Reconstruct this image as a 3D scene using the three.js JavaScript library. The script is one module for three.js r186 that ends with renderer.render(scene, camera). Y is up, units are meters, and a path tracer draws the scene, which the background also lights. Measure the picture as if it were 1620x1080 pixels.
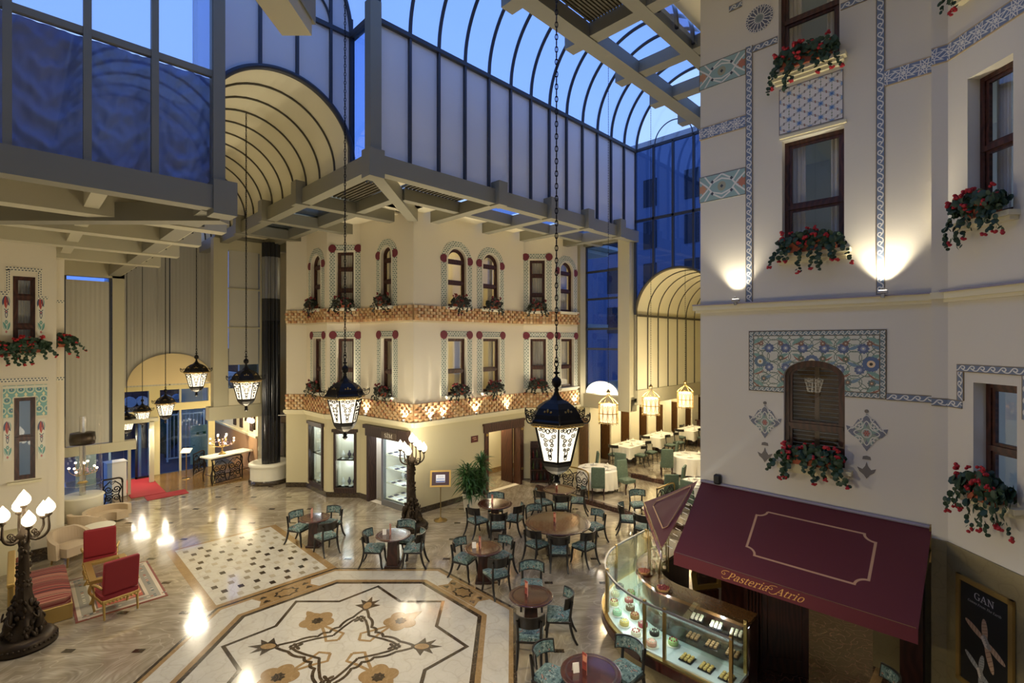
import * as THREE from 'three';
import { mergeGeometries, toCreasedNormals } from 'three/addons/utils/BufferGeometryUtils.js';
import { RoundedBoxGeometry } from 'three/addons/geometries/RoundedBoxGeometry.js';
import { RectAreaLightUniformsLib } from 'three/addons/lights/RectAreaLightUniformsLib.js';
import { createNoise2D, createNoise3D } from 'simplex-noise';

// ---------------------------------------------------------------- camera, sky, exposure
// The hall's grid: u runs along +x, v along -z, h is up; the camera looks along the diagonal of u and v.
const scene = new THREE.Scene();
const EYE = 5.4, FOCAL = 785, R2 = Math.SQRT2;
const camera = new THREE.PerspectiveCamera(2 * Math.atan(540 / FOCAL) * 180 / Math.PI, 1.5, 0.1, 200);
camera.position.set(0, EYE, 0);
camera.lookAt(10, EYE, -10);
const renderer = new THREE.WebGLRenderer({ antialias: true });
renderer.toneMapping = THREE.LinearToneMapping;
renderer.toneMappingExposure = 1.22;
renderer.shadowMap.enabled = true;
RectAreaLightUniformsLib.init();
{ // dusk sky: deep blue overhead, paler towards the horizon, the same all round
  const W = 8, H = 128, d = new Float32Array(W * H * 4);
  for (let y = 0; y < H; y++) {
    const e = Math.max(0, ((y + 0.5) / H - 0.5) * 2), t = Math.pow(1 - e, 2.2);
    const c = [0.20 + 0.20 * t, 0.38 + 0.20 * t, 0.92 + 0.08 * t];
    for (let x = 0; x < W; x++) { const i = (y * W + x) * 4; d[i] = c[0]; d[i + 1] = c[1]; d[i + 2] = c[2]; d[i + 3] = 1; }
  }
  const t = new THREE.DataTexture(d, W, H, THREE.RGBAFormat, THREE.FloatType);
  t.mapping = THREE.EquirectangularReflectionMapping; t.magFilter = THREE.LinearFilter; t.needsUpdate = true;
  scene.background = t; scene.backgroundIntensity = 1.25;
}

// ---------------------------------------------------------------- helpers
function rng(seed) { let s = seed >>> 0; return () => { s = (s + 0x6d2b79f5) | 0; let t = Math.imul(s ^ (s >>> 15), 1 | s); t = (t + Math.imul(t ^ (t >>> 7), 61 | t)) ^ t; return ((t ^ (t >>> 14)) >>> 0) / 4294967296; }; }
const noise2 = createNoise2D(rng(7)), noise3 = createNoise3D(rng(11));
const P = (u, v, h = 0) => new THREE.Vector3(u, h, -v);
const V3 = (x, y, z) => new THREE.Vector3(x, y, z);
const PI = Math.PI, sin = Math.sin, cos = Math.cos;
// a pixel of the photograph to a point on a level, on a plane v = const or on a plane u = const
const onLevel = (px, py, h = 0) => { const D = (EYE - h) * FOCAL / (py - 540), s = (px - 810) / FOCAL; return [D * (1 + s) / R2, D * (1 - s) / R2]; };
const uAt = (px, v) => { const s = (px - 810) / FOCAL; return v * (1 + s) / (1 - s); };
const vAt = (px, u) => { const s = (px - 810) / FOCAL; return u * (1 - s) / (1 + s); };
const hAt = (py, u, v) => EYE - (py - 540) * ((u + v) / R2) / FOCAL;

const taken = {};
function numbered(name) { const n = taken[name] ?? 0; taken[name] = n + 1; return n ? name + '_' + String(n).padStart(3, '0') : name; }
function thing(name, label, category, at = [0, 0, 0], turn = 0, group, kind) {
  const o = new THREE.Group(); o.name = numbered(name); scene.add(o);
  o.position.copy(P(at[0], at[1], at[2] ?? 0)); o.rotation.y = turn;
  o.userData = { label, category };
  if (group) o.userData.group = group;
  if (kind) o.userData.kind = kind;
  return o;
}
function copyOf(root, at, turn = 0, label, group) {
  const r = root.clone(); r.name = numbered(root.name.replace(/_\d{3}$/, '')); scene.add(r);
  r.userData = { ...root.userData };
  r.position.copy(P(at[0], at[1], at[2] ?? 0)); r.rotation.y = turn;
  if (label) r.userData.label = label;
  if (group) r.userData.group = group;
  return r;
}
function mesh(name, geo, mat, parent = scene, label) {
  const m = new THREE.Mesh(Array.isArray(geo) ? merge(geo) : geo, mat);
  m.name = parent === scene ? numbered(name) : name; m.castShadow = m.receiveShadow = true;
  if (label) m.userData.label = label;
  parent.add(m); return m;
}
function tag(o, label, category, group, kind) { o.userData = { ...o.userData, label, category }; if (group) o.userData.group = group; if (kind) o.userData.kind = kind; return o; }
function merge(list) {
  const a = list.map((g) => { const n = g.index ? g.toNonIndexed() : g; for (const k of Object.keys(n.attributes)) if (!['position', 'normal', 'uv'].includes(k)) n.deleteAttribute(k); return n; });
  return a.length === 1 ? a[0] : mergeGeometries(a);
}
const box = (w, h, d, x = 0, y = 0, z = 0) => { // a box with uv in metres
  const g = new THREE.BoxGeometry(w, h, d).translate(x, y, z), p = g.attributes.position, n = g.attributes.normal, uv = g.attributes.uv;
  for (let i = 0; i < uv.count; i++) { if (Math.abs(n.getY(i)) > 0.5) uv.setXY(i, p.getX(i), p.getZ(i)); else if (Math.abs(n.getX(i)) > 0.5) uv.setXY(i, p.getZ(i), p.getY(i)); else uv.setXY(i, p.getX(i), p.getY(i)); }
  return g;
};
const pic = (w, h, d, x = 0, y = 0, z = 0) => new THREE.BoxGeometry(w, h, d).translate(x, y, z); // a box whose faces each show a whole picture
// a level beam between two plan points
const beamAt = (a, b, h0, h1, w) => { const L = Math.hypot(b[0] - a[0], b[1] - a[1]); return box(L, h1 - h0, w).rotateY(Math.atan2(b[1] - a[1], b[0] - a[0])).translate((a[0] + b[0]) / 2, (h0 + h1) / 2, -(a[1] + b[1]) / 2); };
// a box by its limits
const lim = (x0, x1, y0, y1, z0, z1) => box(x1 - x0, y1 - y0, z1 - z0, (x0 + x1) / 2, (y0 + y1) / 2, (z0 + z1) / 2);
// a box on the hall's grid
const grid = (u0, u1, v0, v1, h0, h1) => lim(u0, u1, h0, h1, -v1, -v0);
const rbox = (w, h, d, x, y, z, r = 0.01, seg = 2) => new RoundedBoxGeometry(w, h, d, seg, r).translate(x, y, z);
const cyl = (r0, r1, h, x = 0, y = 0, z = 0, n = 16) => new THREE.CylinderGeometry(r0, r1, h, n).translate(x, y, z);
const ball = (r, x = 0, y = 0, z = 0, n = 10) => new THREE.SphereGeometry(r, n, Math.max(6, n * 0.7 | 0)).translate(x, y, z);
const lathe = (pts, n = 24) => new THREE.LatheGeometry(pts.map(([r, y]) => new THREE.Vector2(Math.max(r, 0.0001), y)), n);
const tube = (pts, r, seg = 12, n = 6, closed = false) => new THREE.TubeGeometry(new THREE.CatmullRomCurve3(pts, closed), seg, r, n, closed);
function bar(a, b, w, d = w) { // a square bar between two points
  const L = a.distanceTo(b), g = new THREE.BoxGeometry(w, L, d), q = new THREE.Quaternion().setFromUnitVectors(V3(0, 1, 0), b.clone().sub(a).normalize());
  return g.applyQuaternion(q).translate((a.x + b.x) / 2, (a.y + b.y) / 2, (a.z + b.z) / 2);
}
function rod(a, b, r, n = 8) {
  const L = a.distanceTo(b), g = new THREE.CylinderGeometry(r, r, L, n), q = new THREE.Quaternion().setFromUnitVectors(V3(0, 1, 0), b.clone().sub(a).normalize());
  return g.applyQuaternion(q).translate((a.x + b.x) / 2, (a.y + b.y) / 2, (a.z + b.z) / 2);
}
function taper(pts, radii, n = 8, seg = 12) { // a limb whose thickness changes along its course
  const c = new THREE.CatmullRomCurve3(pts), g = new THREE.TubeGeometry(c, seg, 1, n, false), p = g.attributes.position;
  for (let i = 0; i <= seg; i++) {
    const t = i / seg, c0 = c.getPointAt(t), k = t * (radii.length - 1), a = Math.min(radii.length - 2, k | 0), r = radii[a] + (radii[a + 1] - radii[a]) * (k - a);
    for (let j = 0; j <= n; j++) { const q = i * (n + 1) + j; p.setXYZ(q, c0.x + (p.getX(q) - c0.x) * r, c0.y + (p.getY(q) - c0.y) * r, c0.z + (p.getZ(q) - c0.z) * r); }
  }
  return g;
}
const flat = (g) => { const n = g.index ? g.toNonIndexed() : g; n.computeVertexNormals(); return n; };
function shapeOf(pts) { const s = new THREE.Shape(); pts.forEach(([x, y], i) => (i ? s.lineTo(x, y) : s.moveTo(x, y))); s.closePath(); return s; }
const slab = (shape, depth, seg = 12) => new THREE.ExtrudeGeometry(shape, { depth, bevelEnabled: false, curveSegments: seg });
// a floor piece: outline in (u, v), laid flat with its top at h
const inlay = (shape, h, d = 0.004) => slab(shape, d, 10).rotateX(-PI / 2).translate(0, h - d, 0);
function ribbonShape(pts, w, closed = false) { // a strip of even width along a course
  const n = pts.length, L = [], R = [];
  for (let i = 0; i < n; i++) {
    const a = pts[closed ? (i - 1 + n) % n : Math.max(0, i - 1)], b = pts[closed ? (i + 1) % n : Math.min(n - 1, i + 1)];
    const dx = b[0] - a[0], dy = b[1] - a[1], l = Math.hypot(dx, dy) || 1, k = typeof w === 'function' ? w(i / (n - 1)) : w;
    L.push([pts[i][0] - dy / l * k / 2, pts[i][1] + dx / l * k / 2]); R.push([pts[i][0] + dy / l * k / 2, pts[i][1] - dx / l * k / 2]);
  }
  if (closed) { const s = shapeOf(L), h = new THREE.Path(); R.forEach(([x, y], i) => (i ? h.lineTo(x, y) : h.moveTo(x, y))); h.closePath(); s.holes.push(h); return s; }
  return shapeOf([...L, ...R.reverse()]);
}
function spiral2(cx, cy, r0, r1, a0, turns, n = 14) { const o = []; for (let i = 0; i <= n; i++) { const t = i / n, r = r0 + (r1 - r0) * t, a = a0 + turns * 2 * PI * t; o.push([cx + r * cos(a), cy + r * sin(a)]); } return o; }
const wire2 = (pts, r, z = 0, seg, n = 4) => tube(pts.map(([x, y]) => V3(x, y, z)), r, seg ?? Math.max(8, pts.length), n);

// ---------------------------------------------------------------- textures
function canvasTex(w, h, draw, repeat) {
  const c = document.createElement('canvas'); c.width = w; c.height = h;
  const x = c.getContext('2d'); draw(x, w, h);
  const t = new THREE.CanvasTexture(c); t.colorSpace = THREE.SRGBColorSpace; t.wrapS = t.wrapT = THREE.RepeatWrapping;
  if (repeat) t.repeat.set(repeat[0], repeat[1]);
  return t;
}
function dataTex(n, fn, srgb = true) { // fn(x, y) in 0..1 -> [r, g, b] in 0..255; it wraps
  const d = new Uint8Array(n * n * 4);
  for (let y = 0; y < n; y++) for (let x = 0; x < n; x++) { const c = fn(x / n, y / n), i = (y * n + x) * 4; d[i] = c[0]; d[i + 1] = c[1]; d[i + 2] = c[2]; d[i + 3] = 255; }
  const t = new THREE.DataTexture(d, n, n); t.magFilter = THREE.LinearFilter; t.minFilter = THREE.LinearMipmapLinearFilter; t.generateMipmaps = true;
  t.wrapS = t.wrapT = THREE.RepeatWrapping; if (srgb) t.colorSpace = THREE.SRGBColorSpace; t.needsUpdate = true; return t;
}
// noise that wraps round in x and y: a blend of four shifted samples
function wrapNoise(x, y, f) {
  const s = (a, b) => noise2(a * f, b * f), bx = x * x * (3 - 2 * x), by = y * y * (3 - 2 * y);
  return (s(x, y) * (1 - bx) + s(x - 1, y) * bx) * (1 - by) + (s(x, y - 1) * (1 - bx) + s(x - 1, y - 1) * bx) * by;
}
const mixc = (a, b, t) => { t = Math.max(0, Math.min(1, t)); return [a[0] + (b[0] - a[0]) * t, a[1] + (b[1] - a[1]) * t, a[2] + (b[2] - a[2]) * t]; };
function marble(base, dark, vein, f, amount, veinAmount, size = 512, stretch = 1) {
  return dataTex(size, (x, y) => {
    const w = wrapNoise(x, y, f) * 0.5 + wrapNoise(x, y, f * 2.3) * 0.3 + wrapNoise(x, y, f * 6) * 0.2;
    const q = wrapNoise(x + 0.06 * w, y * stretch % 1, f * 1.3) + 0.5 * w, v = Math.pow(1 - Math.min(1, Math.abs(q) * 3.2), 5);
    const q2 = wrapNoise(y, x + 0.04 * w, f * 3.1), v2 = Math.pow(1 - Math.min(1, Math.abs(q2) * 4), 6);
    let c = mixc(base, dark, amount * (0.5 + 0.6 * w));
    c = mixc(c, vein, veinAmount * Math.max(v, 0.6 * v2));
    return c;
  });
}
const rep = (t, sx, sy = sx) => { const c = t.clone(); c.repeat.set(sx, sy); c.needsUpdate = true; return c; };
const std = (o) => new THREE.MeshStandardMaterial(o);
const phys = (o) => new THREE.MeshPhysicalMaterial(o);

const T = {};
T.floor = dataTex(1024, (x, y) => { // streaked beige marble; it mirrors at its edges
  const a = x * 0.8 + y * 0.6, b = -x * 0.6 + y * 0.8, w = noise2(x * 3, y * 3) * 0.09, n = noise2(a * 3 + w * 4, b * 14 + 5), m = noise2(a * 9 + 3, b * 40 + w * 30), k = noise2(x * 5 + 9, y * 5), v = Math.pow(1 - Math.min(1, Math.abs(noise2(a * 4 + w * 8, b * 11 + 40)) * 4), 4), v2 = Math.pow(1 - Math.min(1, Math.abs(noise2(x * 9 + 70 + w * 6, y * 9)) * 6), 4);
  let c = mixc([172, 161, 139], [122, 108, 86], 0.45 + 0.3 * n + 0.14 * m + 0.2 * k); c = mixc(c, [205, 195, 172], 0.5 * v + 0.06 * v2); return mixc(c, [84, 70, 52], 0.3 * Math.max(0, m) * Math.max(0, -n)); });
T.floor.wrapS = T.floor.wrapT = THREE.MirroredRepeatWrapping;
T.white = marble([196, 191, 176], [168, 160, 142], [148, 140, 122], 3, 0.5, 0.35);
T.tan = marble([150, 122, 82], [120, 94, 58], [182, 158, 118], 5, 0.6, 0.4, 256);
T.emperador = marble([58, 47, 34], [36, 28, 20], [150, 132, 100], 4, 0.6, 0.6, 256);
T.rosso = marble([70, 40, 33], [42, 22, 18], [176, 152, 138], 5, 0.7, 0.5, 1024);
T.plaster = dataTex(256, (x, y) => { const n = 128 + 40 * wrapNoise(x, y, 6) + 30 * wrapNoise(x, y, 24); return [n, n, n]; }, false);
T.wood = dataTex(512, (x, y) => {
  const r = wrapNoise(x, y, 2) * 0.06, g = sin((x + r) * 2 * PI * 14 + 3 * wrapNoise(x, y, 3)) * 0.5 + 0.5, f = wrapNoise(x * 1, y * 0.12 % 1, 40) * 0.5 + 0.5;
  const k = 0.62 + 0.28 * g + 0.18 * f; return [255 * Math.min(1, k), 255 * Math.min(1, k * 0.97), 255 * Math.min(1, k * 0.93)];
});
function leafy(x, n, seed, draw) { const r = rng(seed); for (let i = 0; i < n; i++) draw(r, i); }
// teal damask of the chairs
T.damask = canvasTex(256, 256, (x, w, h) => {
  x.fillStyle = '#5c7370'; x.fillRect(0, 0, w, h);
  leafy(x, 95, 3, (r) => {
    const px = r() * w, py = r() * h, s = 8 + r() * 12, a = r() * 7;
    for (const ox of [-w, 0, w]) for (const oy of [-h, 0, h]) {
      x.save(); x.translate(px + ox, py + oy); x.rotate(a); x.strokeStyle = ['#1f3032', '#8fa098', '#2e4341', '#aab4a6', '#243536'][r() * 5 | 0]; x.lineWidth = 4;
      x.beginPath(); x.arc(0, 0, s, 0, 4.2); x.stroke(); x.beginPath(); x.arc(s * 0.4, 0, s * 0.45, 1, 5.5); x.stroke();
      x.fillStyle = '#244a4c'; x.beginPath(); x.ellipse(-s * 0.6, s * 0.3, s * 0.5, s * 0.22, 0.6, 0, 7); x.fill(); x.restore();
    }
  });
  leafy(x, 5, 9, (r) => { const px = r() * w, py = r() * h; x.fillStyle = '#7a4f45'; x.beginPath(); x.arc(px, py, 13, 0, 7); x.fill(); x.fillStyle = '#c8b9a0'; x.beginPath(); x.arc(px, py, 5, 0, 7); x.fill(); });
});
T.velvetGreen = canvasTex(256, 256, (x, w, h) => {
  x.fillStyle = '#505f50'; x.fillRect(0, 0, w, h);
  leafy(x, 60, 5, (r) => { const px = r() * w, py = r() * h, s = 6 + r() * 14; for (const ox of [-w, 0, w]) for (const oy of [-h, 0, h]) { x.strokeStyle = ['#42554a', '#6f8470', '#3a4c42'][r() * 3 | 0]; x.lineWidth = 3; x.beginPath(); x.arc(px + ox, py + oy, s, r() * 6, r() * 6 + 4); x.stroke(); } });
});
// small brickwork printed round the windows of the corner house
T.mosaic = canvasTex(256, 256, (x, w, h) => {
  x.fillStyle = '#d9d8c6'; x.fillRect(0, 0, w, h); const r = rng(4);
  for (let j = 0; j < 8; j++) for (let i = -1; i < 5; i++) { x.fillStyle = ['#66776c', '#707f74', '#5e6f66', '#7c897e'][r() * 4 | 0]; x.fillRect(i * 56 + (j % 2) * 28 + 7, j * 32 + 7, 40, 19); }
});
const ornamental = { blue: '#56779b', deep: '#31456b', teal: '#6f9d92', sand: '#c9ad86', rose: '#a5604e', pale: '#d9d5c6', line: '#4d5a4f' };
function wave(x, w, h, bg = '#d6d5cc', fg = '#68758a') { // running wave border, one unit per tile
  x.fillStyle = fg; x.fillRect(0, 0, w, h); x.fillStyle = '#7c6c4c'; x.fillRect(0, 0, w, h * 0.09); x.fillRect(0, h * 0.91, w, h * 0.09);
  x.strokeStyle = bg; x.lineWidth = h * 0.13;
  for (const o of [-w, 0, w]) { x.beginPath(); x.moveTo(o, h * 0.8); x.bezierCurveTo(o + w * 0.3, h * 0.8, o + w * 0.35, h * 0.2, o + w * 0.62, h * 0.2); x.bezierCurveTo(o + w * 0.95, h * 0.2, o + w * 0.9, h * 0.66, o + w * 0.66, h * 0.6); x.stroke();
    x.beginPath(); x.moveTo(o + w * 0.5, h * 0.45); x.quadraticCurveTo(o + w * 0.7, h * 0.8, o + w, h * 0.8); x.stroke(); }
}
T.wave = canvasTex(128, 128, (x, w, h) => wave(x, w, h));
T.starBand = canvasTex(256, 128, (x, w, h) => {
  x.fillStyle = '#6c7a92'; x.fillRect(0, 0, w, h); x.strokeStyle = '#d9d6cb'; x.lineWidth = 7;
  for (const ox of [0, w / 2, w]) for (let k = 0; k < 8; k++) { const a = k * PI / 4; x.beginPath(); x.moveTo(ox + 24 * cos(a), h / 2 + 24 * sin(a)); x.lineTo(ox + 74 * cos(a + 0.5), h / 2 + 74 * sin(a + 0.5)); x.lineTo(ox + 24 * cos(a + PI / 2), h / 2 + 24 * sin(a + PI / 2)); x.stroke(); }
  for (const ox of [0, w / 2, w]) { x.fillStyle = '#d9d6cb'; x.beginPath(); for (let k = 0; k < 16; k++) { const a = k * PI / 8, r = k % 2 ? 12 : 26; x.lineTo(ox + r * cos(a), h / 2 + r * sin(a)); } x.fill(); }
  x.fillStyle = '#b09a72'; x.fillRect(0, 0, w, 9); x.fillRect(0, h - 9, w, 9);
});
T.knotBand = canvasTex(512, 256, (x, w, h) => {
  x.fillStyle = '#8fa9a2'; x.fillRect(0, 0, w, h);
  for (const [px, c] of [[40, '#bb8a66'], [472, '#b06f52']]) { x.fillStyle = c; x.beginPath(); for (let k = 0; k < 16; k++) { const a = k * PI / 8, r = k % 2 ? 34 : 56; x.lineTo(px + r * cos(a), h / 2 + r * sin(a)); } x.fill(); }
  x.fillStyle = '#9c9a80'; x.beginPath(); x.arc(256, 128, 46, 0, 7); x.fill();
  x.strokeStyle = '#dcd9ce'; x.lineWidth = 15;
  for (const s of [-1, 1]) { x.beginPath(); x.moveTo(0, 128 + s * 90); x.lineTo(90, 128 + s * 20); x.lineTo(170, 128 - s * 70); x.lineTo(256, 128 - s * 120); x.lineTo(342, 128 - s * 70); x.lineTo(422, 128 + s * 20); x.lineTo(512, 128 + s * 90); x.stroke();
    x.beginPath(); x.moveTo(60, 128 + s * 128); x.lineTo(130, 128 + s * 40); x.lineTo(256, 128 + s * 76); x.lineTo(382, 128 + s * 40); x.lineTo(452, 128 + s * 128); x.stroke(); }
  x.fillStyle = '#3a3f45'; for (const [px, py] of [[150, 70], [150, 186], [362, 70], [362, 186], [256, 128]]) { x.save(); x.translate(px, py); x.rotate(PI / 4); x.fillRect(-13, -13, 26, 26); x.restore(); }
  x.strokeStyle = '#54473a'; x.lineWidth = 8; x.strokeRect(2, 2, w - 4, h - 4);
});
// lattice of blue stars under the upper sill
T.lattice = canvasTex(512, 420, (x, w, h) => {
  x.fillStyle = '#ddd8cd'; x.fillRect(0, 0, w, h); x.strokeStyle = '#8a8a72'; x.lineWidth = 3;
  const dx = w / 6, dy = h / 4; const node = (i, j) => [i * dx + dx / 2 - dx / 2 + (0), j * dy];
  for (let i = 0; i <= 6; i++) for (let j = 0; j <= 8; j++) if ((i + j) % 2 === 0) {
    const px = i * dx, py = j * dy / 1 * 0.5 * 1.14;
    for (let k = 0; k < 6; k++) { const a = k * PI / 3 + PI / 6; x.beginPath(); x.moveTo(px, py); x.lineTo(px + dx * 1.15 * cos(a), py + dx * 1.15 * sin(a)); x.stroke(); x.fillStyle = ['#8c5c4c', '#7d8c64', '#6c5f58'][k % 3]; x.beginPath(); x.arc(px + dx * 0.56 * cos(a), py + dx * 0.56 * sin(a), 6, 0, 7); x.fill(); }
    x.fillStyle = '#7396c0'; x.beginPath(); for (let k = 0; k < 16; k++) { const a = k * PI / 8, r = k % 2 ? 14 : 28; x.lineTo(px + r * cos(a), py + r * sin(a)); } x.fill(); x.fillStyle = '#42639c'; x.beginPath(); x.arc(px, py, 8, 0, 7); x.fill();
  }
  x.strokeStyle = '#7a6d62'; x.lineWidth = 8; x.strokeRect(3, 3, w - 6, h - 6);
});
function blossom(x, px, py, r, petals, c1, c2, c3) {
  for (let k = 0; k < petals; k++) { const a = k * 2 * PI / petals; x.fillStyle = c1; x.beginPath(); x.ellipse(px + r * 0.62 * cos(a), py + r * 0.62 * sin(a), r * 0.42, r * 0.3, a, 0, 7); x.fill(); }
  x.fillStyle = c2; x.beginPath(); x.arc(px, py, r * 0.48, 0, 7); x.fill(); x.fillStyle = c3; x.beginPath(); x.arc(px, py, r * 0.2, 0, 7); x.fill();
}
function ogee(x, px, py, a, s, c1, c2) { x.save(); x.translate(px, py); x.rotate(a); x.fillStyle = c1; x.beginPath(); x.moveTo(-s, 0); x.bezierCurveTo(-s * 0.4, -s * 0.7, s * 0.6, -s * 0.5, s, -s * 0.1); x.bezierCurveTo(s * 0.5, s * 0.1, -s * 0.3, s * 0.1, -s, 0); x.fill(); x.fillStyle = c2; x.beginPath(); x.moveTo(-s * 0.8, 0); x.bezierCurveTo(-s * 0.2, s * 0.5, s * 0.3, s * 0.5, s * 0.9, s * 0.2); x.bezierCurveTo(s * 0.3, s * 0.2, -s * 0.2, s * 0.2, -s * 0.8, 0); x.fill(); x.restore(); }
// the large flower panel over the arched window
T.iznik = canvasTex(1024, 536, (x, w, h) => {
  x.fillStyle = '#c5c4b4'; x.fillRect(0, 0, w, h); x.strokeStyle = '#5f6f60'; x.lineWidth = 5; for (let k = 0; k < 12; k++) for (let j = 0; j < 6; j++) { x.beginPath(); x.arc(40 + k * 86, 30 + j * 96, 52, 0, 7); x.stroke(); }
  for (let k = -2; k < 8; k++) for (const s of [-1, 1]) { x.beginPath(); for (let i = 0; i <= 40; i++) { const yy = i / 40 * h, xx = 40 + k * 157 + s * 78 * sin(yy / h * 4 * PI + (k % 2) * PI); i ? x.lineTo(xx, yy) : x.moveTo(xx, yy); } x.stroke(); }
  for (let k = 0; k < 6; k++) { const s = k % 2 ? 1 : -1; for (const [yy, f] of [[95, 1], [230, -1], [360, 1], [470, -1]]) { ogee(x, 100 + k * 165 + s * 20, yy, f * 0.5 * s, 58, '#77998c', '#94604c'); ogee(x, 150 + k * 165, yy + 40, PI + f * 0.4 * s, 48, '#6c8696', '#8b9c86'); } }
  for (let k = 0; k < 6; k++) { blossom(x, 175 + k * 135 + (k > 2 ? 25 : 0), 150, 40, 9, '#566280', '#8790a6', '#d2cdb4'); blossom(x, 108 + k * 162, 236, 26, 8, '#5f6a57', '#8d6a55', '#e0d7ba'); blossom(x, 175 + k * 135, 318, 36, 9, '#5a6683', '#8790a6', '#d6d2bc'); blossom(x, 108 + k * 162, 110, 22, 7, '#7a5a4c', '#9b7c66', '#d9cfae'); blossom(x, 130 + k * 160, 420, 28, 8, '#5c6f6a', '#87624f', '#dacfa8'); }
  blossom(x, 100, 270, 50, 14, '#5c7280', '#d6d0b8', '#b8964e'); blossom(x, 512, 262, 56, 14, '#5a6c86', '#d0c8aa', '#6b4d2f'); blossom(x, 926, 270, 58, 14, '#54688a', '#dcc29a', '#3b3226');
  const b = 44; // running border
  x.save(); const strip = (len) => { for (let o = 0; o < len; o += b) { x.save(); x.beginPath(); x.rect(o, 0, b + 1, b); x.clip(); x.translate(o, 0); wave(x, b, b, '#cfcec2', '#66787c'); x.restore(); } };
  strip(w); x.translate(0, h - b); strip(w); x.restore(); x.save(); x.rotate(-PI / 2); x.translate(-h, 0); strip(h); x.translate(0, w - b); strip(h); x.restore();
  x.strokeStyle = '#5b4c38'; x.lineWidth = 8; x.strokeRect(3, 3, w - 6, h - 6); x.lineWidth = 4; x.strokeRect(b, b, w - 2 * b, h - 2 * b);
});
T.ornament = canvasTex(512, 512, (x, w, h) => {
  x.fillStyle = '#666a78'; x.fillRect(0, 0, w, h); const c = w / 2;
  for (let k = 0; k < 8; k++) { const a = k * PI / 4 + PI / 8; x.fillStyle = k % 2 ? '#7b9488' : '#83907f'; x.beginPath(); x.ellipse(c + 92 * cos(a), c + 92 * sin(a), 58, 30, a, 0, 7); x.fill(); }
  x.strokeStyle = '#cbc8ba'; x.lineWidth = 12;
  for (let k = 0; k < 4; k++) for (const s of [-1, 1]) { x.save(); x.translate(c, c); x.rotate(k * PI / 2); x.scale(s, 1); x.beginPath(); x.moveTo(0, -225); x.bezierCurveTo(70, -190, 40, -130, 100, -110); x.bezierCurveTo(150, -96, 140, -40, 96, -52); x.bezierCurveTo(70, -60, 80, -92, 104, -84); x.stroke(); x.beginPath(); x.moveTo(0, -150); x.bezierCurveTo(46, -120, 30, -70, 74, -40); x.stroke(); x.beginPath(); x.arc(64, -168, 18, 0, 5); x.stroke(); x.restore(); }
  x.fillStyle = '#90988f'; x.beginPath(); x.arc(c, c, 52, 0, 7); x.fill(); x.lineWidth = 8; x.stroke(); blossom(x, c, c, 38, 6, '#95524a', '#a8685c', '#74382f');
});
T.rosette = canvasTex(256, 256, (x, w, h) => {
  x.fillStyle = '#54596a'; x.fillRect(0, 0, w, h);
  for (let k = 0; k < 16; k++) { const a = k * PI / 8; x.save(); x.translate(128, 128); x.rotate(a); x.strokeStyle = '#d6d3c8'; x.lineWidth = 5; x.beginPath(); x.ellipse(78, 0, 40, 15, 0, 0, 7); x.stroke(); x.beginPath(); x.arc(112, 0, 12, 0, 7); x.stroke(); x.restore(); }
  x.fillStyle = '#8c9390'; x.beginPath(); x.arc(128, 128, 42, 0, 7); x.fill(); x.strokeStyle = '#d6d3c8'; x.lineWidth = 4; x.stroke(); x.fillStyle = '#707c7c'; x.beginPath(); x.arc(128, 128, 28, 0, 7); x.fill();
});
// the house on the lobby side
T.dashes = canvasTex(128, 64, (x, w, h) => { x.fillStyle = '#e2ddc6'; x.fillRect(0, 0, w, h); x.fillStyle = '#3d4658'; for (const o of [0, 64]) { x.fillRect(o + 4, 8, 38, 15); x.fillRect(o + 30, 40, 38, 15); x.fillRect(o - 34, 40, 38, 15); } });
T.peacock = canvasTex(512, 256, (x, w, h) => {
  x.fillStyle = '#79aaa4'; x.fillRect(0, 0, w, h);
  for (let i = -1; i < 6; i++) for (let j = -1; j < 4; j++) { const px = i * 102 + (j % 2 ? 51 : 0), py = j * 85 + 20; x.strokeStyle = '#dad9b8'; x.lineWidth = 9; x.beginPath(); x.ellipse(px, py, 40, 26, 0, 0, 7); x.stroke(); x.fillStyle = '#4e7380'; x.beginPath(); x.ellipse(px, py, 24, 13, 0, 0, 7); x.fill(); x.fillStyle = '#d9d9c2'; x.beginPath(); x.arc(px, py, 6, 0, 7); x.fill(); x.fillStyle = '#e2dcae'; x.save(); x.translate(px + 51, py + 42); x.rotate(PI / 4); x.fillRect(-13, -13, 26, 26); x.restore(); }
  x.strokeStyle = '#d9d6bf'; x.lineWidth = 10; x.strokeRect(5, 5, w - 10, h - 10);
});
T.tulip = canvasTex(128, 512, (x, w, h) => {
  x.fillStyle = '#dcd8c4'; x.fillRect(0, 0, w, h);
  ogee(x, 34, 90, -1.2, 66, '#3e4d6a', '#5f8f86'); ogee(x, 94, 90, -1.9, 66, '#3e4d6a', '#5f8f86'); ogee(x, 64, 110, -1.57, 80, '#b0443c', '#93403c');
  x.strokeStyle = '#3b4660'; x.lineWidth = 10; x.beginPath(); x.moveTo(30, 190); x.quadraticCurveTo(110, 240, 64, 300); x.stroke(); x.beginPath(); x.moveTo(98, 190); x.quadraticCurveTo(18, 240, 64, 300); x.stroke(); blossom(x, 64, 225, 26, 6, '#42506e', '#b65148', '#e2dcc8');
  ogee(x, 34, 400, 1.1, 56, '#5f9a90', '#86b0a4'); ogee(x, 94, 400, 2.0, 56, '#5f9a90', '#86b0a4'); blossom(x, 64, 350, 26, 6, '#4a8880', '#86b0a4', '#e2dcc8'); blossom(x, 64, 470, 18, 5, '#b65148', '#d88', '#633');
});
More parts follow.
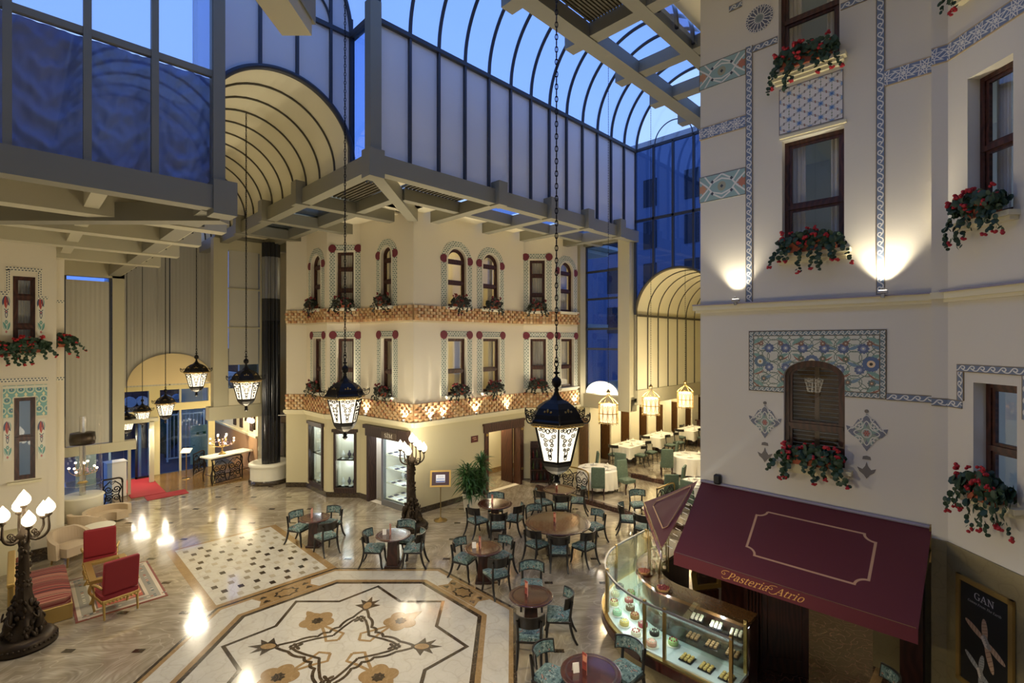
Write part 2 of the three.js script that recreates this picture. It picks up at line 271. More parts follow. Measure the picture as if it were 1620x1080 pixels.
T.rug = canvasTex(512, 768, (x, w, h) => {
  x.fillStyle = '#a8563f'; x.fillRect(0, 0, w, h);
  const bands = [['#7d4a40', 14], ['#bdb09a', 22], ['#8f897b', 62], ['#bdb09a', 20], ['#6c5a4e', 10]]; let o = 0;
  for (const [c, t] of bands) { x.fillStyle = c; x.fillRect(o, o, w - 2 * o, h - 2 * o); o += t; }
  x.fillStyle = '#ad5a45'; x.fillRect(o, o, w - 2 * o, h - 2 * o);
  const r = rng(8); for (let i = 0; i < 130; i++) { const px = o + 15 + r() * (w - 2 * o - 30), py = o + 15 + r() * (h - 2 * o - 30); blossom(x, px, py, 8 + r() * 12, 6, ['#c0a184', '#8e4636', '#c8b092', '#7a7464'][r() * 4 | 0], '#8d3f33', '#d8c6a6'); }
  x.fillStyle = '#8f3b33'; x.beginPath(); x.ellipse(w / 2, h / 2, 90, 150, 0, 0, 7); x.fill(); blossom(x, w / 2, h / 2, 70, 12, '#c7a684', '#6c5148', '#d9c7a4');
  for (let i = 0; i < 90; i++) { const t = r() * 4 | 0, s = r(), q = 36 + 31; const px = t < 2 ? s * w : t === 2 ? q : w - q, py = t < 2 ? (t ? q : h - q) : s * h; x.fillStyle = ['#9c6a58', '#c4b8a2', '#5d6664'][i % 3]; x.fillRect(px - 8, py - 8, 16, 16); }
});
T.stripes = canvasTex(64, 512, (x, w, h) => { const r = rng(2); let y = 0; while (y < h) { const t = 5 + r() * 14; x.fillStyle = ['#6e2a25', '#44201d', '#8a4f42', '#7a322b', '#552724', '#9a6c56'][r() * 6 | 0]; x.fillRect(0, y, w, t); y += t; } });
// awning prints
const MAROON = '#5a1620', GOLD = '#c9a06a';
T.awning = canvasTex(1024, 640, (x, w, h) => {
  x.fillStyle = MAROON; x.fillRect(0, 0, w, h); x.strokeStyle = '#c59a72'; x.lineWidth = 11;
  const a = 335, b = 842, c = 150, d = 500, q = 46; x.beginPath(); x.moveTo(a + q, c); x.lineTo(b - q, c); x.arc(b, c, q, PI, PI / 2, true); x.lineTo(b, d - q); x.arc(b, d, q, -PI / 2, PI, true); x.lineTo(a + q, d); x.arc(a, d, q, 0, -PI / 2, true); x.lineTo(a, c + q); x.arc(a, c, q, PI / 2, 0, true); x.stroke();
});
function script(x, text, px, py, size, color) { // slanted lettering with a flourish before each capital
  x.save(); x.font = 'italic ' + size + 'px serif'; x.fillStyle = color; x.textAlign = 'left'; let at = px - (x.measureText(text).width + size * 0.4) / 2;
  for (const word of text.split(' ')) { swash(x, at, py, size / 105, color); x.save(); x.translate(at, py); x.transform(1, 0, -0.34, 1, 0, 0); x.fillText(word, 0, 0); x.restore(); at += x.measureText(word).width + size * 0.62; } x.restore();
}
function swash(x, px, py, s, color) { x.save(); x.translate(px, py); x.scale(s, s); x.strokeStyle = color; x.lineWidth = 5; x.beginPath(); x.moveTo(30, -78); x.bezierCurveTo(-40, -92, -74, -40, -34, -34); x.bezierCurveTo(-10, -32, -8, -58, -28, -56); x.stroke(); x.beginPath(); x.moveTo(14, -4); x.bezierCurveTo(-10, 16, -50, 12, -46, -6); x.stroke(); x.restore(); }
T.valance = canvasTex(2048, 128, (x, w, h) => { x.fillStyle = '#571520'; x.fillRect(0, 0, w, h); script(x, 'Pasteria Atrio', 900, 94, 98, '#c9994f'); });
T.valanceSmall = canvasTex(1024, 96, (x, w, h) => { x.fillStyle = '#571520'; x.fillRect(0, 0, w, h); script(x, 'Pasteria Atrio', w / 2, 70, 72, '#b98a4a'); });
T.poster = canvasTex(512, 1024, (x, w, h) => {
  x.fillStyle = '#2b2b29'; x.fillRect(0, 0, w, h); x.fillStyle = '#d8d4cc'; x.textAlign = 'center'; x.font = '92px serif'; x.fillText('GAN', 256, 150); x.font = 'italic 30px serif'; x.fillText('Comes From The Earth', 256, 200);
  const fly = (px, py, s, a, c1, c2) => { x.save(); x.translate(px, py); x.rotate(a); x.scale(s, s);
    for (const [q, l] of [[-0.5, 190], [0.25, 240], [2.6, 200], [3.6, 180]]) { x.save(); x.rotate(q); x.fillStyle = c1; x.beginPath(); x.ellipse(l / 2, 0, l / 2, 26, 0, 0, 7); x.fill(); x.strokeStyle = c2; x.lineWidth = 3; for (let k = 1; k < 7; k++) { x.beginPath(); x.moveTo(k * l / 7, -22); x.lineTo(k * l / 7 + 20, 22); x.stroke(); } x.restore(); }
    for (let k = 0; k < 9; k++) { x.fillStyle = k % 2 ? '#d9cfc4' : '#9d9a96'; x.beginPath(); x.arc(-30 + k * 9, k % 2 ? 10 : -10, 20, 0, 7); x.fill(); } x.restore(); };
  fly(270, 500, 1.15, 1.05, '#c4a488', '#7c5a44'); fly(220, 830, 1.0, 1.25, '#a9aaa8', '#5e6060');
});
T.menu = canvasTex(128, 256, (x, w, h) => { x.fillStyle = '#8c3a2e'; x.fillRect(0, 0, w, h); x.fillStyle = '#c98a6a'; x.fillRect(14, 40, w - 28, 90); x.fillStyle = '#5c211c'; x.fillRect(20, 150, w - 40, 14); x.fillRect(30, 176, w - 60, 10); });
T.notice = canvasTex(256, 192, (x, w, h) => { x.fillStyle = '#3c2530'; x.fillRect(0, 0, w, h); x.fillStyle = '#dfe3ee'; x.fillRect(64, 42, 128, 108); x.fillStyle = '#7a8cc0'; x.fillRect(72, 96, 112, 12); x.fillStyle = '#44559a'; x.fillRect(66, 128, 124, 18); x.fillStyle = '#99a'; for (let k = 0; k < 3; k++) x.fillRect(84, 56 + k * 12, 88, 4); });
T.plaque = canvasTex(128, 64, (x, w, h) => { x.fillStyle = '#5a2018'; x.fillRect(0, 0, w, h); x.fillStyle = '#c79a78'; x.fillRect(20, 16, 70, 7); x.fillRect(40, 34, 60, 7); });
T.blueSign = canvasTex(128, 64, (x, w, h) => { x.fillStyle = '#3f72b4'; x.fillRect(0, 0, w, h); x.fillStyle = '#fff'; x.beginPath(); x.moveTo(14, 32); x.lineTo(38, 14); x.lineTo(38, 50); x.fill(); x.fillRect(38, 26, 20, 12); x.fillRect(72, 14, 18, 36); x.fillRect(98, 14, 14, 36); });
T.exitSign = canvasTex(128, 32, (x, w, h) => { x.fillStyle = '#3c6b33'; x.fillRect(0, 0, w, h); x.fillStyle = '#dfe8d2'; x.font = 'bold 24px sans-serif'; x.textAlign = 'center'; x.fillText('EXIT', 64, 25); });

// ---------------------------------------------------------------- materials
const M = {};
M.floor = phys({ map: rep(T.floor, 0.28), roughness: 0.13, clearcoat: 0.5, clearcoatRoughness: 0.06 });
M.floorWhite = phys({ map: rep(T.white, 0.5), roughness: 0.12, clearcoat: 0.5, clearcoatRoughness: 0.05 });
M.floorTan = phys({ map: rep(T.tan, 0.8), roughness: 0.14, clearcoat: 0.5, clearcoatRoughness: 0.06 });
M.floorDark = phys({ map: rep(T.emperador, 1.2), roughness: 0.14, clearcoat: 0.5, clearcoatRoughness: 0.06 });
M.rosso = phys({ map: rep(T.rosso, 0.7), roughness: 0.15, clearcoat: 0.5, clearcoatRoughness: 0.06 });
M.plaster = std({ color: '#d3cdbd', roughness: 0.85, bumpMap: rep(T.plaster, 0.8), bumpScale: 0.002 });
M.plasterHouse = std({ color: '#dcd3bc', roughness: 0.85, bumpMap: rep(T.plaster, 0.8), bumpScale: 0.002 });
M.plasterDado = std({ color: '#c3b994', roughness: 0.7, bumpMap: rep(T.plaster, 0.8), bumpScale: 0.0015 });
M.cream = std({ color: '#e0d6b6', roughness: 0.8 });
M.ceiling = std({ color: '#ddd4b8', roughness: 0.9 });
M.beam = std({ color: '#84806e', roughness: 0.55, metalness: 0.15 });
M.beamPale = std({ color: '#b5ae92', roughness: 0.6 });
M.rib = std({ color: '#3c3f46', roughness: 0.5, metalness: 0.3 });
M.ribLight = std({ color: '#4c4636', roughness: 0.6 });
M.panelWhite = std({ color: '#d5d6d8', roughness: 0.6 });
M.vaultCream = std({ color: '#ded7b8', roughness: 0.75 });
M.pane = phys({ color: '#ffffff', roughness: 0, transmission: 1, thickness: 0, ior: 1.45 });
M.paneFrost = phys({ color: '#e6eefc', roughness: 0.25, transmission: 1, thickness: 0, ior: 1.3 });
M.paneBlue = phys({ color: '#bcd0f0', roughness: 0.02, transmission: 1, thickness: 0, ior: 1.5 });
M.shopGlass = phys({ color: '#f4fbf8', roughness: 0, transmission: 1, thickness: 0, ior: 1.4 });
M.greenGlass = phys({ color: '#f7fcf9', roughness: 0, transmission: 1, thickness: 0, ior: 1.45 });
M.frame = std({ color: '#4e2a1e', roughness: 0.45, map: rep(T.wood, 0.7) });
M.frameDark = std({ color: '#3a2620', roughness: 0.5, map: rep(T.wood, 0.7) });
M.mahogany = phys({ color: '#451c15', roughness: 0.25, map: rep(T.wood, 1), clearcoat: 0.8, clearcoatRoughness: 0.06 });
M.walnut = phys({ color: '#3c1e16', roughness: 0.35, map: rep(T.wood, 0.6), clearcoat: 0.3, clearcoatRoughness: 0.15 });
M.blackWood = phys({ color: '#171310', roughness: 0.35, clearcoat: 0.4, clearcoatRoughness: 0.2 });
M.damask = std({ map: rep(T.damask, 3.4), roughness: 0.8 });
M.velvetGreen = std({ map: rep(T.velvetGreen, 2), roughness: 0.85 });
M.mosaic = std({ map: rep(T.mosaic, 2.0), roughness: 0.7 });
M.roundel = std({ color: '#6e2632', roughness: 0.6 });
M.brickA = std({ color: '#c9a474', roughness: 0.75 });
M.brickB = std({ color: '#e4cfa6', roughness: 0.75 });
M.brickC = std({ color: '#b5845a', roughness: 0.75 });
M.brickBed = std({ color: '#a5855c', roughness: 0.85 });
M.stoneTrim = std({ color: '#dbd2ae', roughness: 0.75 });
M.greyTrim = std({ color: '#8d8795', roughness: 0.7 });
M.whiteStone = std({ color: '#d9d4c0', roughness: 0.5 });
M.iron = std({ color: '#1d1a17', roughness: 0.45, metalness: 0.6 });
M.ironBrown = std({ color: '#2c2218', roughness: 0.5, metalness: 0.55 });
M.bronze = std({ color: '#3a2f22', roughness: 0.45, metalness: 0.7 });
M.brass = std({ color: '#a58c58', roughness: 0.28, metalness: 0.9 });
M.gilt = std({ color: '#b99a58', roughness: 0.4, metalness: 0.65 });
M.chrome = std({ color: '#c4c4c4', roughness: 0.15, metalness: 0.95 });
M.steel = std({ color: '#8c8e92', roughness: 0.3, metalness: 0.8 });
M.darkSteel = std({ color: '#2c2d31', roughness: 0.25, metalness: 0.7 });
M.cloth = std({ color: '#e4dfcf', roughness: 0.9 });
M.curtain = std({ color: '#cfcabc', roughness: 0.95 });
M.blind = std({ color: '#b4b0a2', roughness: 0.9 });
M.blueDrape = std({ color: '#7d90c4', roughness: 0.6 });
M.leaf = std({ color: '#27402a', roughness: 0.55 });
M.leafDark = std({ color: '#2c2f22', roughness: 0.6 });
M.leafGreen = std({ color: '#2f5228', roughness: 0.45 });
M.petal = std({ color: '#b0222a', roughness: 0.6 });
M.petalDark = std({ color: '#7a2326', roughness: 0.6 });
M.terracotta = std({ color: '#a95a3c', roughness: 0.8 });
M.redVelvet = phys({ color: '#7a0f17', roughness: 0.7, sheen: 0.6, sheenColor: new THREE.Color('#c0404a'), sheenRoughness: 0.4 });
M.beigeVelvet = phys({ color: '#b5a184', roughness: 0.75, sheen: 0.4, sheenColor: new THREE.Color('#d8c8b0') });
M.redCarpet = std({ color: '#8c1418', roughness: 0.95 });
M.white = std({ color: '#e6e2d4', roughness: 0.5 });
M.black = std({ color: '#16171a', roughness: 0.5 });
M.lampWhite = std({ color: '#fff6e2', emissive: '#fff0d2', emissiveIntensity: 1.25, roughness: 0.6 });
M.lampBulb = std({ color: '#fff6e2', emissive: '#fff0d0', emissiveIntensity: 2.6, roughness: 0.5 });
M.lampDim = std({ color: '#ffffff', emissive: '#eef2ff', emissiveIntensity: 1.0, roughness: 0.5 });
M.lampCool = std({ color: '#ffffff', emissive: '#eef2ff', emissiveIntensity: 4, roughness: 0.5 });
const WARM = 0xffedc6, WARMW = 0xfff2d8;
function lampPoint(u, v, h, power, color = WARM, size = 3, parent) {
  const l = new THREE.PointLight(color, power); l.name = 'lamp_glow'; l.position.copy(P(u, v, h)); l.castShadow = true; l.shadow.radius = size; scene.add(l); return l;
}
function spot(u, v, h, tu, tv, th, power, angle, color = WARM, pen = 0.5, size = 2) {
  const l = new THREE.SpotLight(color, power, 0, angle, pen); l.name = 'spot_glow'; l.position.copy(P(u, v, h)); l.target.position.copy(P(tu, tv, th)); scene.add(l.target); l.castShadow = true; l.shadow.radius = size; scene.add(l); return l;
}
// ---------------------------------------------------------------- floor and its inlay
const floor = thing('floor', 'polished beige marble floor with inlaid star medallion', 'floor', [0, 0, 0], 0, undefined, 'structure');
mesh('floor_slab', grid(-6, 13.4, -6, 24.4, -0.2, 0), M.floor, floor);
{
  const g = merge([grid(13.4, 34, -6, 24.4, -0.2, 0)]); mesh('floor_slab', g, M.floor, floor);
  const C = [4.12, 8.3];
  const oct = (a) => { const r = a / cos(PI / 8); return shapeOf(Array.from({ length: 8 }, (_, k) => [C[0] + r * cos(PI / 8 + k * PI / 4), C[1] + r * sin(PI / 8 + k * PI / 4)])); };
  const ring = (a, b) => { const s = oct(a); s.holes.push(new THREE.Path(oct(b).getPoints())); return s; };
  const put = (name, s, h, m) => mesh(name, inlay(s, h), m, floor);
  put('medallion_field', oct(3.02), 0.003, M.floorWhite);
  put('dark_border', ring(3.04, 2.98), 0.005, M.floorDark); put('tan_border', ring(2.98, 2.9), 0.005, M.floorTan);
  put('tan_border', ring(2.46, 2.36), 0.005, M.floorTan); put('dark_border', ring(2.36, 2.28), 0.005, M.floorDark);
  const star = (r) => Array.from({ length: 16 }, (_, k) => { const q = k % 2 ? r * 0.7654 : r; return [C[0] + q * cos(k * PI / 8), C[1] + q * sin(k * PI / 8)]; });
  const st = shapeOf(star(2.2)); st.holes.push(new THREE.Path(shapeOf(star(2.11)).getPoints())); put('star_line', st, 0.006, M.floorDark);
  const at = (r, a) => [C[0] + r * cos(a), C[1] + r * sin(a)];
  // arabesque: dark ogee bands, tan straps, tulips on the diagonals, blossoms on the axes
  const course = (fn, n = 160) => Array.from({ length: n }, (_, i) => { const a = i / n * 2 * PI; return at(fn(a), a); });
  const strip = (pts, w, h) => { const pos = [], uv = [], idx = [], n = pts.length; pts.forEach((p, i) => { const a = pts[(i - 1 + n) % n], b = pts[(i + 1) % n], dx = b[0] - a[0], dy = b[1] - a[1], l = Math.hypot(dx, dy) || 1; for (const s of [-1, 1]) for (const y of [h, h - 0.004]) { const u = p[0] - s * dy / l * w / 2, v = p[1] + s * dx / l * w / 2; pos.push(u, y, -v); uv.push(u, v); } }); for (let i = 0; i < n; i++) { const a = i * 4, b = ((i + 1) % n) * 4; idx.push(a, a + 2, b, a + 2, b + 2, b, a, b, a + 1, b, b + 1, a + 1, a + 2, a + 3, b + 2, b + 2, a + 3, b + 3); } const g = new THREE.BufferGeometry(); g.setAttribute('position', new THREE.Float32BufferAttribute(pos, 3)); g.setAttribute('uv', new THREE.Float32BufferAttribute(uv, 2)); g.setIndex(idx); return flat(g); };
  const lobed = (a) => { const q = Math.abs(((a - PI / 4 + 4 * PI) % (PI / 2)) - PI / 4) / (PI / 4); return 0.6 + 0.6 * Math.pow(q, 2.4) + 0.06 * Math.abs(sin(q * PI * 2.5)); };
  mesh('dark_band', strip(course(lobed), 0.055, 0.006), M.floorDark, floor);
  for (let k = 0; k < 4; k++) {
    const d = PI / 4 + k * PI / 2, a = k * PI / 2;
    for (const s of [-1, 1]) put('dark_band', ribbonShape([at(0.98, d), at(0.82, d + s * 0.16), at(0.66, d + s * 0.34), at(0.55, d + s * 0.52), at(0.5, d + s * 0.66), at(0.46, d + s * 0.785)], 0.05), 0.0065, M.floorDark);
    put('dark_knot', (() => { const p = at(0.86, d), o = []; for (let i = 0; i < 40; i++) { const q = i / 40 * 2 * PI, r = 0.08 + 0.045 * cos(4 * q); o.push([p[0] + r * cos(q), p[1] + r * sin(q)]); } return shapeOf(o); })(), 0.0075, M.floorDark);
    // tulip
    const p = at(1.36, d), tip = (r, q) => [p[0] + r * cos(d + q), p[1] + r * sin(d + q)];
    put('tulip', shapeOf([tip(0.2, PI), tip(0.13, 2.3), tip(0.26, 1.5), tip(0.13, 1.1), tip(0.3, 0.72), tip(0.16, 0.35), tip(0.36, 0), tip(0.16, -0.35), tip(0.3, -0.72), tip(0.13, -1.1), tip(0.26, -1.5), tip(0.13, -2.3)]), 0.0065, M.floorDark);
    const eye = []; for (let i = 0; i < 24; i++) { const q = i / 24 * 2 * PI; eye.push([p[0] + 0.13 * cos(q) * cos(d) - 0.08 * sin(q) * sin(d), p[1] + 0.13 * cos(q) * sin(d) + 0.08 * sin(q) * cos(d)]); }
    put('tulip_eye', shapeOf(eye), 0.0085, M.floorTan);
    // blossom
    const b = at(1.14, a), o = []; for (let i = 0; i < 90; i++) { const q = i / 90 * 2 * PI, r = 0.25 + 0.08 * Math.abs(cos(2.5 * (q - a))) + (Math.abs(((q - a + 3 * PI) % (2 * PI)) - PI) < 0.25 ? 0.16 * (1 - Math.abs(((q - a + 3 * PI) % (2 * PI)) - PI) / 0.25) : 0); o.push([b[0] + r * cos(q), b[1] + r * sin(q)]); }
    put('blossom', shapeOf(o), 0.0065, M.floorTan);
    const e = []; for (let i = 0; i < 24; i++) { const q = i / 24 * 2 * PI, r = 0.1 + 0.016 * cos(8 * q); e.push([b[0] + r * cos(q), b[1] + r * sin(q)]); } put('blossom_eye', shapeOf(e), 0.0085, M.floorDark);
    for (const s of [-1, 1]) { put('tan_strap', ribbonShape([at(0.95, a), at(0.78, a + s * 0.06), at(0.6, a + s * 0.16), at(0.43, a + s * 0.4), at(0.27, a)], 0.055), 0.006, M.floorTan); }
    // block of inlay in the middle of each straight side
    const m = at(2.68, a), X = cos(a), Y = sin(a), rel = (r, t) => [m[0] + r * X - t * Y, m[1] + r * Y + t * X];
    put('side_block', shapeOf([rel(-0.21, -0.62), rel(0, -0.52), rel(0.21, -0.62), rel(0.21, 0.62), rel(0, 0.52), rel(-0.21, 0.62)]), 0.006, M.floorTan);
    const s8 = (r0) => Array.from({ length: 16 }, (_, i) => { const r = i % 2 ? r0 * 0.78 : r0, q = i * PI / 8; return rel(r * cos(q), 1.35 * r * sin(q)); });
    put('side_star', shapeOf(s8(0.2)), 0.0075, M.floorDark); put('side_star', shapeOf(s8(0.155)), 0.009, M.floorTan);
    for (const t of [-0.44, 0.44]) for (const r of [-0.1, 0.1]) put('side_knot', shapeOf(Array.from({ length: 12 }, (_, i) => { const q = i * PI / 6, z = 0.05 + 0.015 * cos(3 * q); return rel(r + z * cos(q), t + 1.3 * z * sin(q)); })), 0.0075, M.floorDark);
  }
  // panel of small insets beside the medallion
  const rect = (u0, u1, v0, v1) => shapeOf([[u0, v0], [u1, v0], [u1, v1], [u0, v1]]);
  put('panel_border', rect(2.72, 5.42, 11.32, 15.3), 0.003, M.floorTan);
  put('panel_field', rect(2.9, 5.25, 11.46, 15.2), 0.0045, M.floorWhite);
  const tileA = inlay(rect(-0.055, 0.055, -0.075, 0.075), 0.0075), r = rng(21), shades = [M.floorDark, std({ color: '#857b66', roughness: 0.15 }), std({ color: '#a39a84', roughness: 0.15 })];
  for (let i = 0; i < 7; i++) for (let j = 0; j < 11; j++) {
    const t = mesh('inset_tile', tileA, shades[r() < 0.4 ? 0 : r() < 0.6 ? 1 : 2], floor); t.position.set(3.08 + i * 0.33 + (j % 2 ? 0.11 : 0), 0, -(11.66 + j * 0.325));
  }
  // scattered dark insets of the hall floor
  const tileB = inlay(rect(-0.05, 0.05, -0.09, 0.09), 0.005);
  for (let i = -9; i < 12; i++) for (let j = -9; j < 12; j++) {
    const u = 0.65 + 0.865 * (i + j), v = 11.6 + 0.865 * (j - i);
    if (u < -0.2 || u > 13 || v < 4.2 || v > 20.5 || Math.hypot(u - C[0], v - C[1]) < 3.35 || (u > 2.6 && u < 5.5 && v > 11.2 && v < 15.4)) continue;
    if ((u > 7.55 && v > 13) || u - v > 3.2) continue;
    const t = mesh('floor_inset', tileB, M.floorDark, floor); t.position.set(u, 0, -v); t.rotation.y = PI / 4;
  }
}
// raised dining floor
{
  const p = thing('floor_terrace', 'raised marble dining floor with dark red stone step edges', 'floor', [0, 0, 0], 0, undefined, 'structure');
  mesh('tread', grid(13.55, 34, 1, 14, 0.001, 0.15), M.floor, p); mesh('step_edge', grid(13.4, 13.55, 4.6, 12.2, 0.001, 0.151), M.rosso, p);
  mesh('tread', grid(16.95, 34, 1, 14, 0.151, 0.3), M.floor, p); mesh('step_edge', grid(16.8, 16.95, 4.6, 10.3, 0.151, 0.302), M.rosso, p);
}

// ---------------------------------------------------------------- walls with openings
function openingPath(o) {
  const p = new THREE.Path();
  if (o.rise) {
    const s = o.y1 - o.rise, c = (o.x0 + o.x1) / 2, rx = (o.x1 - o.x0) / 2; p.moveTo(o.x0, o.y0); p.lineTo(o.x1, o.y0); p.lineTo(o.x1, s);
    for (let i = 1; i <= 16; i++) { const a = i / 16 * PI; p.lineTo(c + rx * cos(a), s + o.rise * sin(a)); }
    p.closePath();
  } else { p.moveTo(o.x0, o.y0); p.lineTo(o.x1, o.y0); p.lineTo(o.x1, o.y1); p.lineTo(o.x0, o.y1); p.closePath(); }
  return p;
}
const grow = (o, k, b = k) => ({ x0: o.x0 - k, x1: o.x1 + k, y0: o.y0 - b, y1: o.y1 + k, rise: o.rise ? o.rise + k : 0 });
const openShape = (o) => new THREE.Shape(openingPath(o).getPoints());
function wallSeg(name, label, a, b, h0, h1, openings, mat, thick = 0.25, out = 0) {
  const du = b[0] - a[0], dv = b[1] - a[1], L = Math.hypot(du, dv), turn = Math.atan2(dv, du);
  const g = thing(name, label, 'wall', [a[0], a[1], 0], turn, undefined, 'structure');
  const s = shapeOf([[-out, h0], [L + out, h0], [L + out, h1], [-out, h1]]); for (const o of openings) s.holes.push(openingPath(o));
  mesh('wall_face', slab(s, thick).translate(0, 0, -thick), mat, g);
  const ex = du / L, ey = dv / L;
  return { g, L, a, b, turn, at(px, py) { // where the sight line of a pixel meets this wall: [x along it, height]
    const k = (px - 810) / FOCAL, p = (1 + k) / R2, q = (1 - k) / R2, det = p * ey - q * ex, D = (a[0] * ey - a[1] * ex) / det, u = D * p, v = D * q; return [(u - a[0]) * ex + (v - a[1]) * ey, EYE - (py - 540) * D / FOCAL]; },
    uv(x) { return [a[0] + ex * x, a[1] + ey * x]; } };
}
let windowCount = 0;
const foldGeo = (w, h, n, amp, z) => { const g = new THREE.PlaneGeometry(w, h, n * 6, 1), p = g.attributes.position; for (let i = 0; i < p.count; i++) p.setZ(i, z + amp * sin((p.getX(i) / w + 0.5) * n * 2 * PI)); g.computeVertexNormals(); return g; };
function windowIn(W, o, label, { bars = [0.45], depth = 0.14, mat = M.frame, curtain = 'sides', glass = M.pane, bar = 0.07, louvre = false } = {}) {
  const g = new THREE.Group(); g.name = 'window_' + (++windowCount); scene.add(g); g.position.copy(W.g.position); g.rotation.copy(W.g.rotation);
  g.userData = { label, category: 'window', kind: 'structure' };
  const w = o.x1 - o.x0, h = o.y1 - o.y0, cx = (o.x0 + o.x1) / 2;
  const f = openShape(o), inner = { x0: o.x0 + bar, x1: o.x1 - bar, y0: o.y0 + bar, y1: o.y1 - bar, rise: o.rise ? Math.max(0.02, o.rise - bar) : 0 }; f.holes.push(openingPath(inner));
  mesh('frame', slab(f, 0.07).translate(0, 0, -depth - 0.03), mat, g);
  const ys = [inner.y0, ...bars.map((k) => o.y0 + k * h), inner.y1];
  bars.forEach((k) => mesh('transom', box(w - bar, 0.075, 0.09, cx, o.y0 + k * h, -depth + 0.01), mat, g));
  for (let i = 0; i < ys.length - 1; i++) {
    const lo = ys[i] + (i ? 0.035 : 0), hi = ys[i + 1] - (i < ys.length - 2 ? 0.035 : 0), top = i === ys.length - 2 && o.rise, q = 0.045;
    const so = { x0: inner.x0, x1: inner.x1, y0: lo, y1: hi, rise: top ? Math.min(inner.rise, hi - lo - 0.01) : 0 }, si = { x0: so.x0 + q, x1: so.x1 - q, y0: lo + q, y1: hi - q, rise: so.rise ? Math.max(0.02, so.rise - q) : 0 };
    const s = openShape(so); s.holes.push(openingPath(si)); const sash = mesh('sash', slab(s, 0.05).translate(0, 0, -depth - 0.03), mat, g);
    mesh('pane', slab(openShape(si), 0.004).translate(0, 0, -depth - 0.01), glass, sash);
  }
  if (curtain === 'sides') for (const s of [-1, 1]) mesh('curtain', foldGeo(w * 0.3, h, 4, 0.02, 0).translate(cx + s * w * 0.36, o.y0 + h / 2, -depth - 0.22), M.curtain, g);
  if (curtain === 'full') mesh('curtain', foldGeo(w * 1.1, h, 8, 0.025, 0).translate(cx, o.y0 + h / 2, -depth - 0.22), M.curtain, g);
  if (louvre) { const n = Math.round(h / 0.075), y0 = o.y0 + 0.05; for (const s of [-1, 1]) { for (let i = 0; i < n - 2; i++) mesh('slat', slatGeo(w * 0.44), M.slat, g).position.set(cx + s * w * 0.23, y0 + i * 0.075, -depth - 0.16); mesh('shutter_stile', box(0.04, h - 0.1, 0.03, cx + s * 0.02, o.y0 + h / 2 - 0.05, -depth - 0.15), M.slat, g); } }
  return g;
}
M.slat = std({ color: '#5c4a2e', roughness: 0.6 });
const slats = {}; const slatGeo = (w) => (slats[w] ??= box(w, 0.075, 0.012).rotateX(0.6));
// tiles set on a wall
function panelOn(W, name, x0, x1, y0, y1, tex, rx = 1, ry = 1, z = 0.012, label) {
  const g = new THREE.BoxGeometry(x1 - x0, y1 - y0, z).translate((x0 + x1) / 2, (y0 + y1) / 2, z / 2), t = rep(tex, rx, ry);
  return mesh(name, g, std({ map: t, roughness: 0.45 }), W.g, label);
}
const stripMats = {};
function stripOn(W, name, x0, x1, y0, y1, tex, key, unit, vertical = false) { // a border whose pattern keeps its size
  const g = new THREE.BoxGeometry(x1 - x0, y1 - y0, 0.014).translate((x0 + x1) / 2, (y0 + y1) / 2, 0.007), w = x1 - x0, h = y1 - y0, uv = g.attributes.uv, p = g.attributes.position;
  for (let i = 0; i < uv.count; i++) { const X = p.getX(i) - x0, Y = p.getY(i) - y0; vertical ? uv.setXY(i, Y / unit, 1 - X / w) : uv.setXY(i, X / unit, Y / h); }
  stripMats[key] ??= std({ map: tex, roughness: 0.45 });
  return mesh(name, g, stripMats[key], W.g);
}

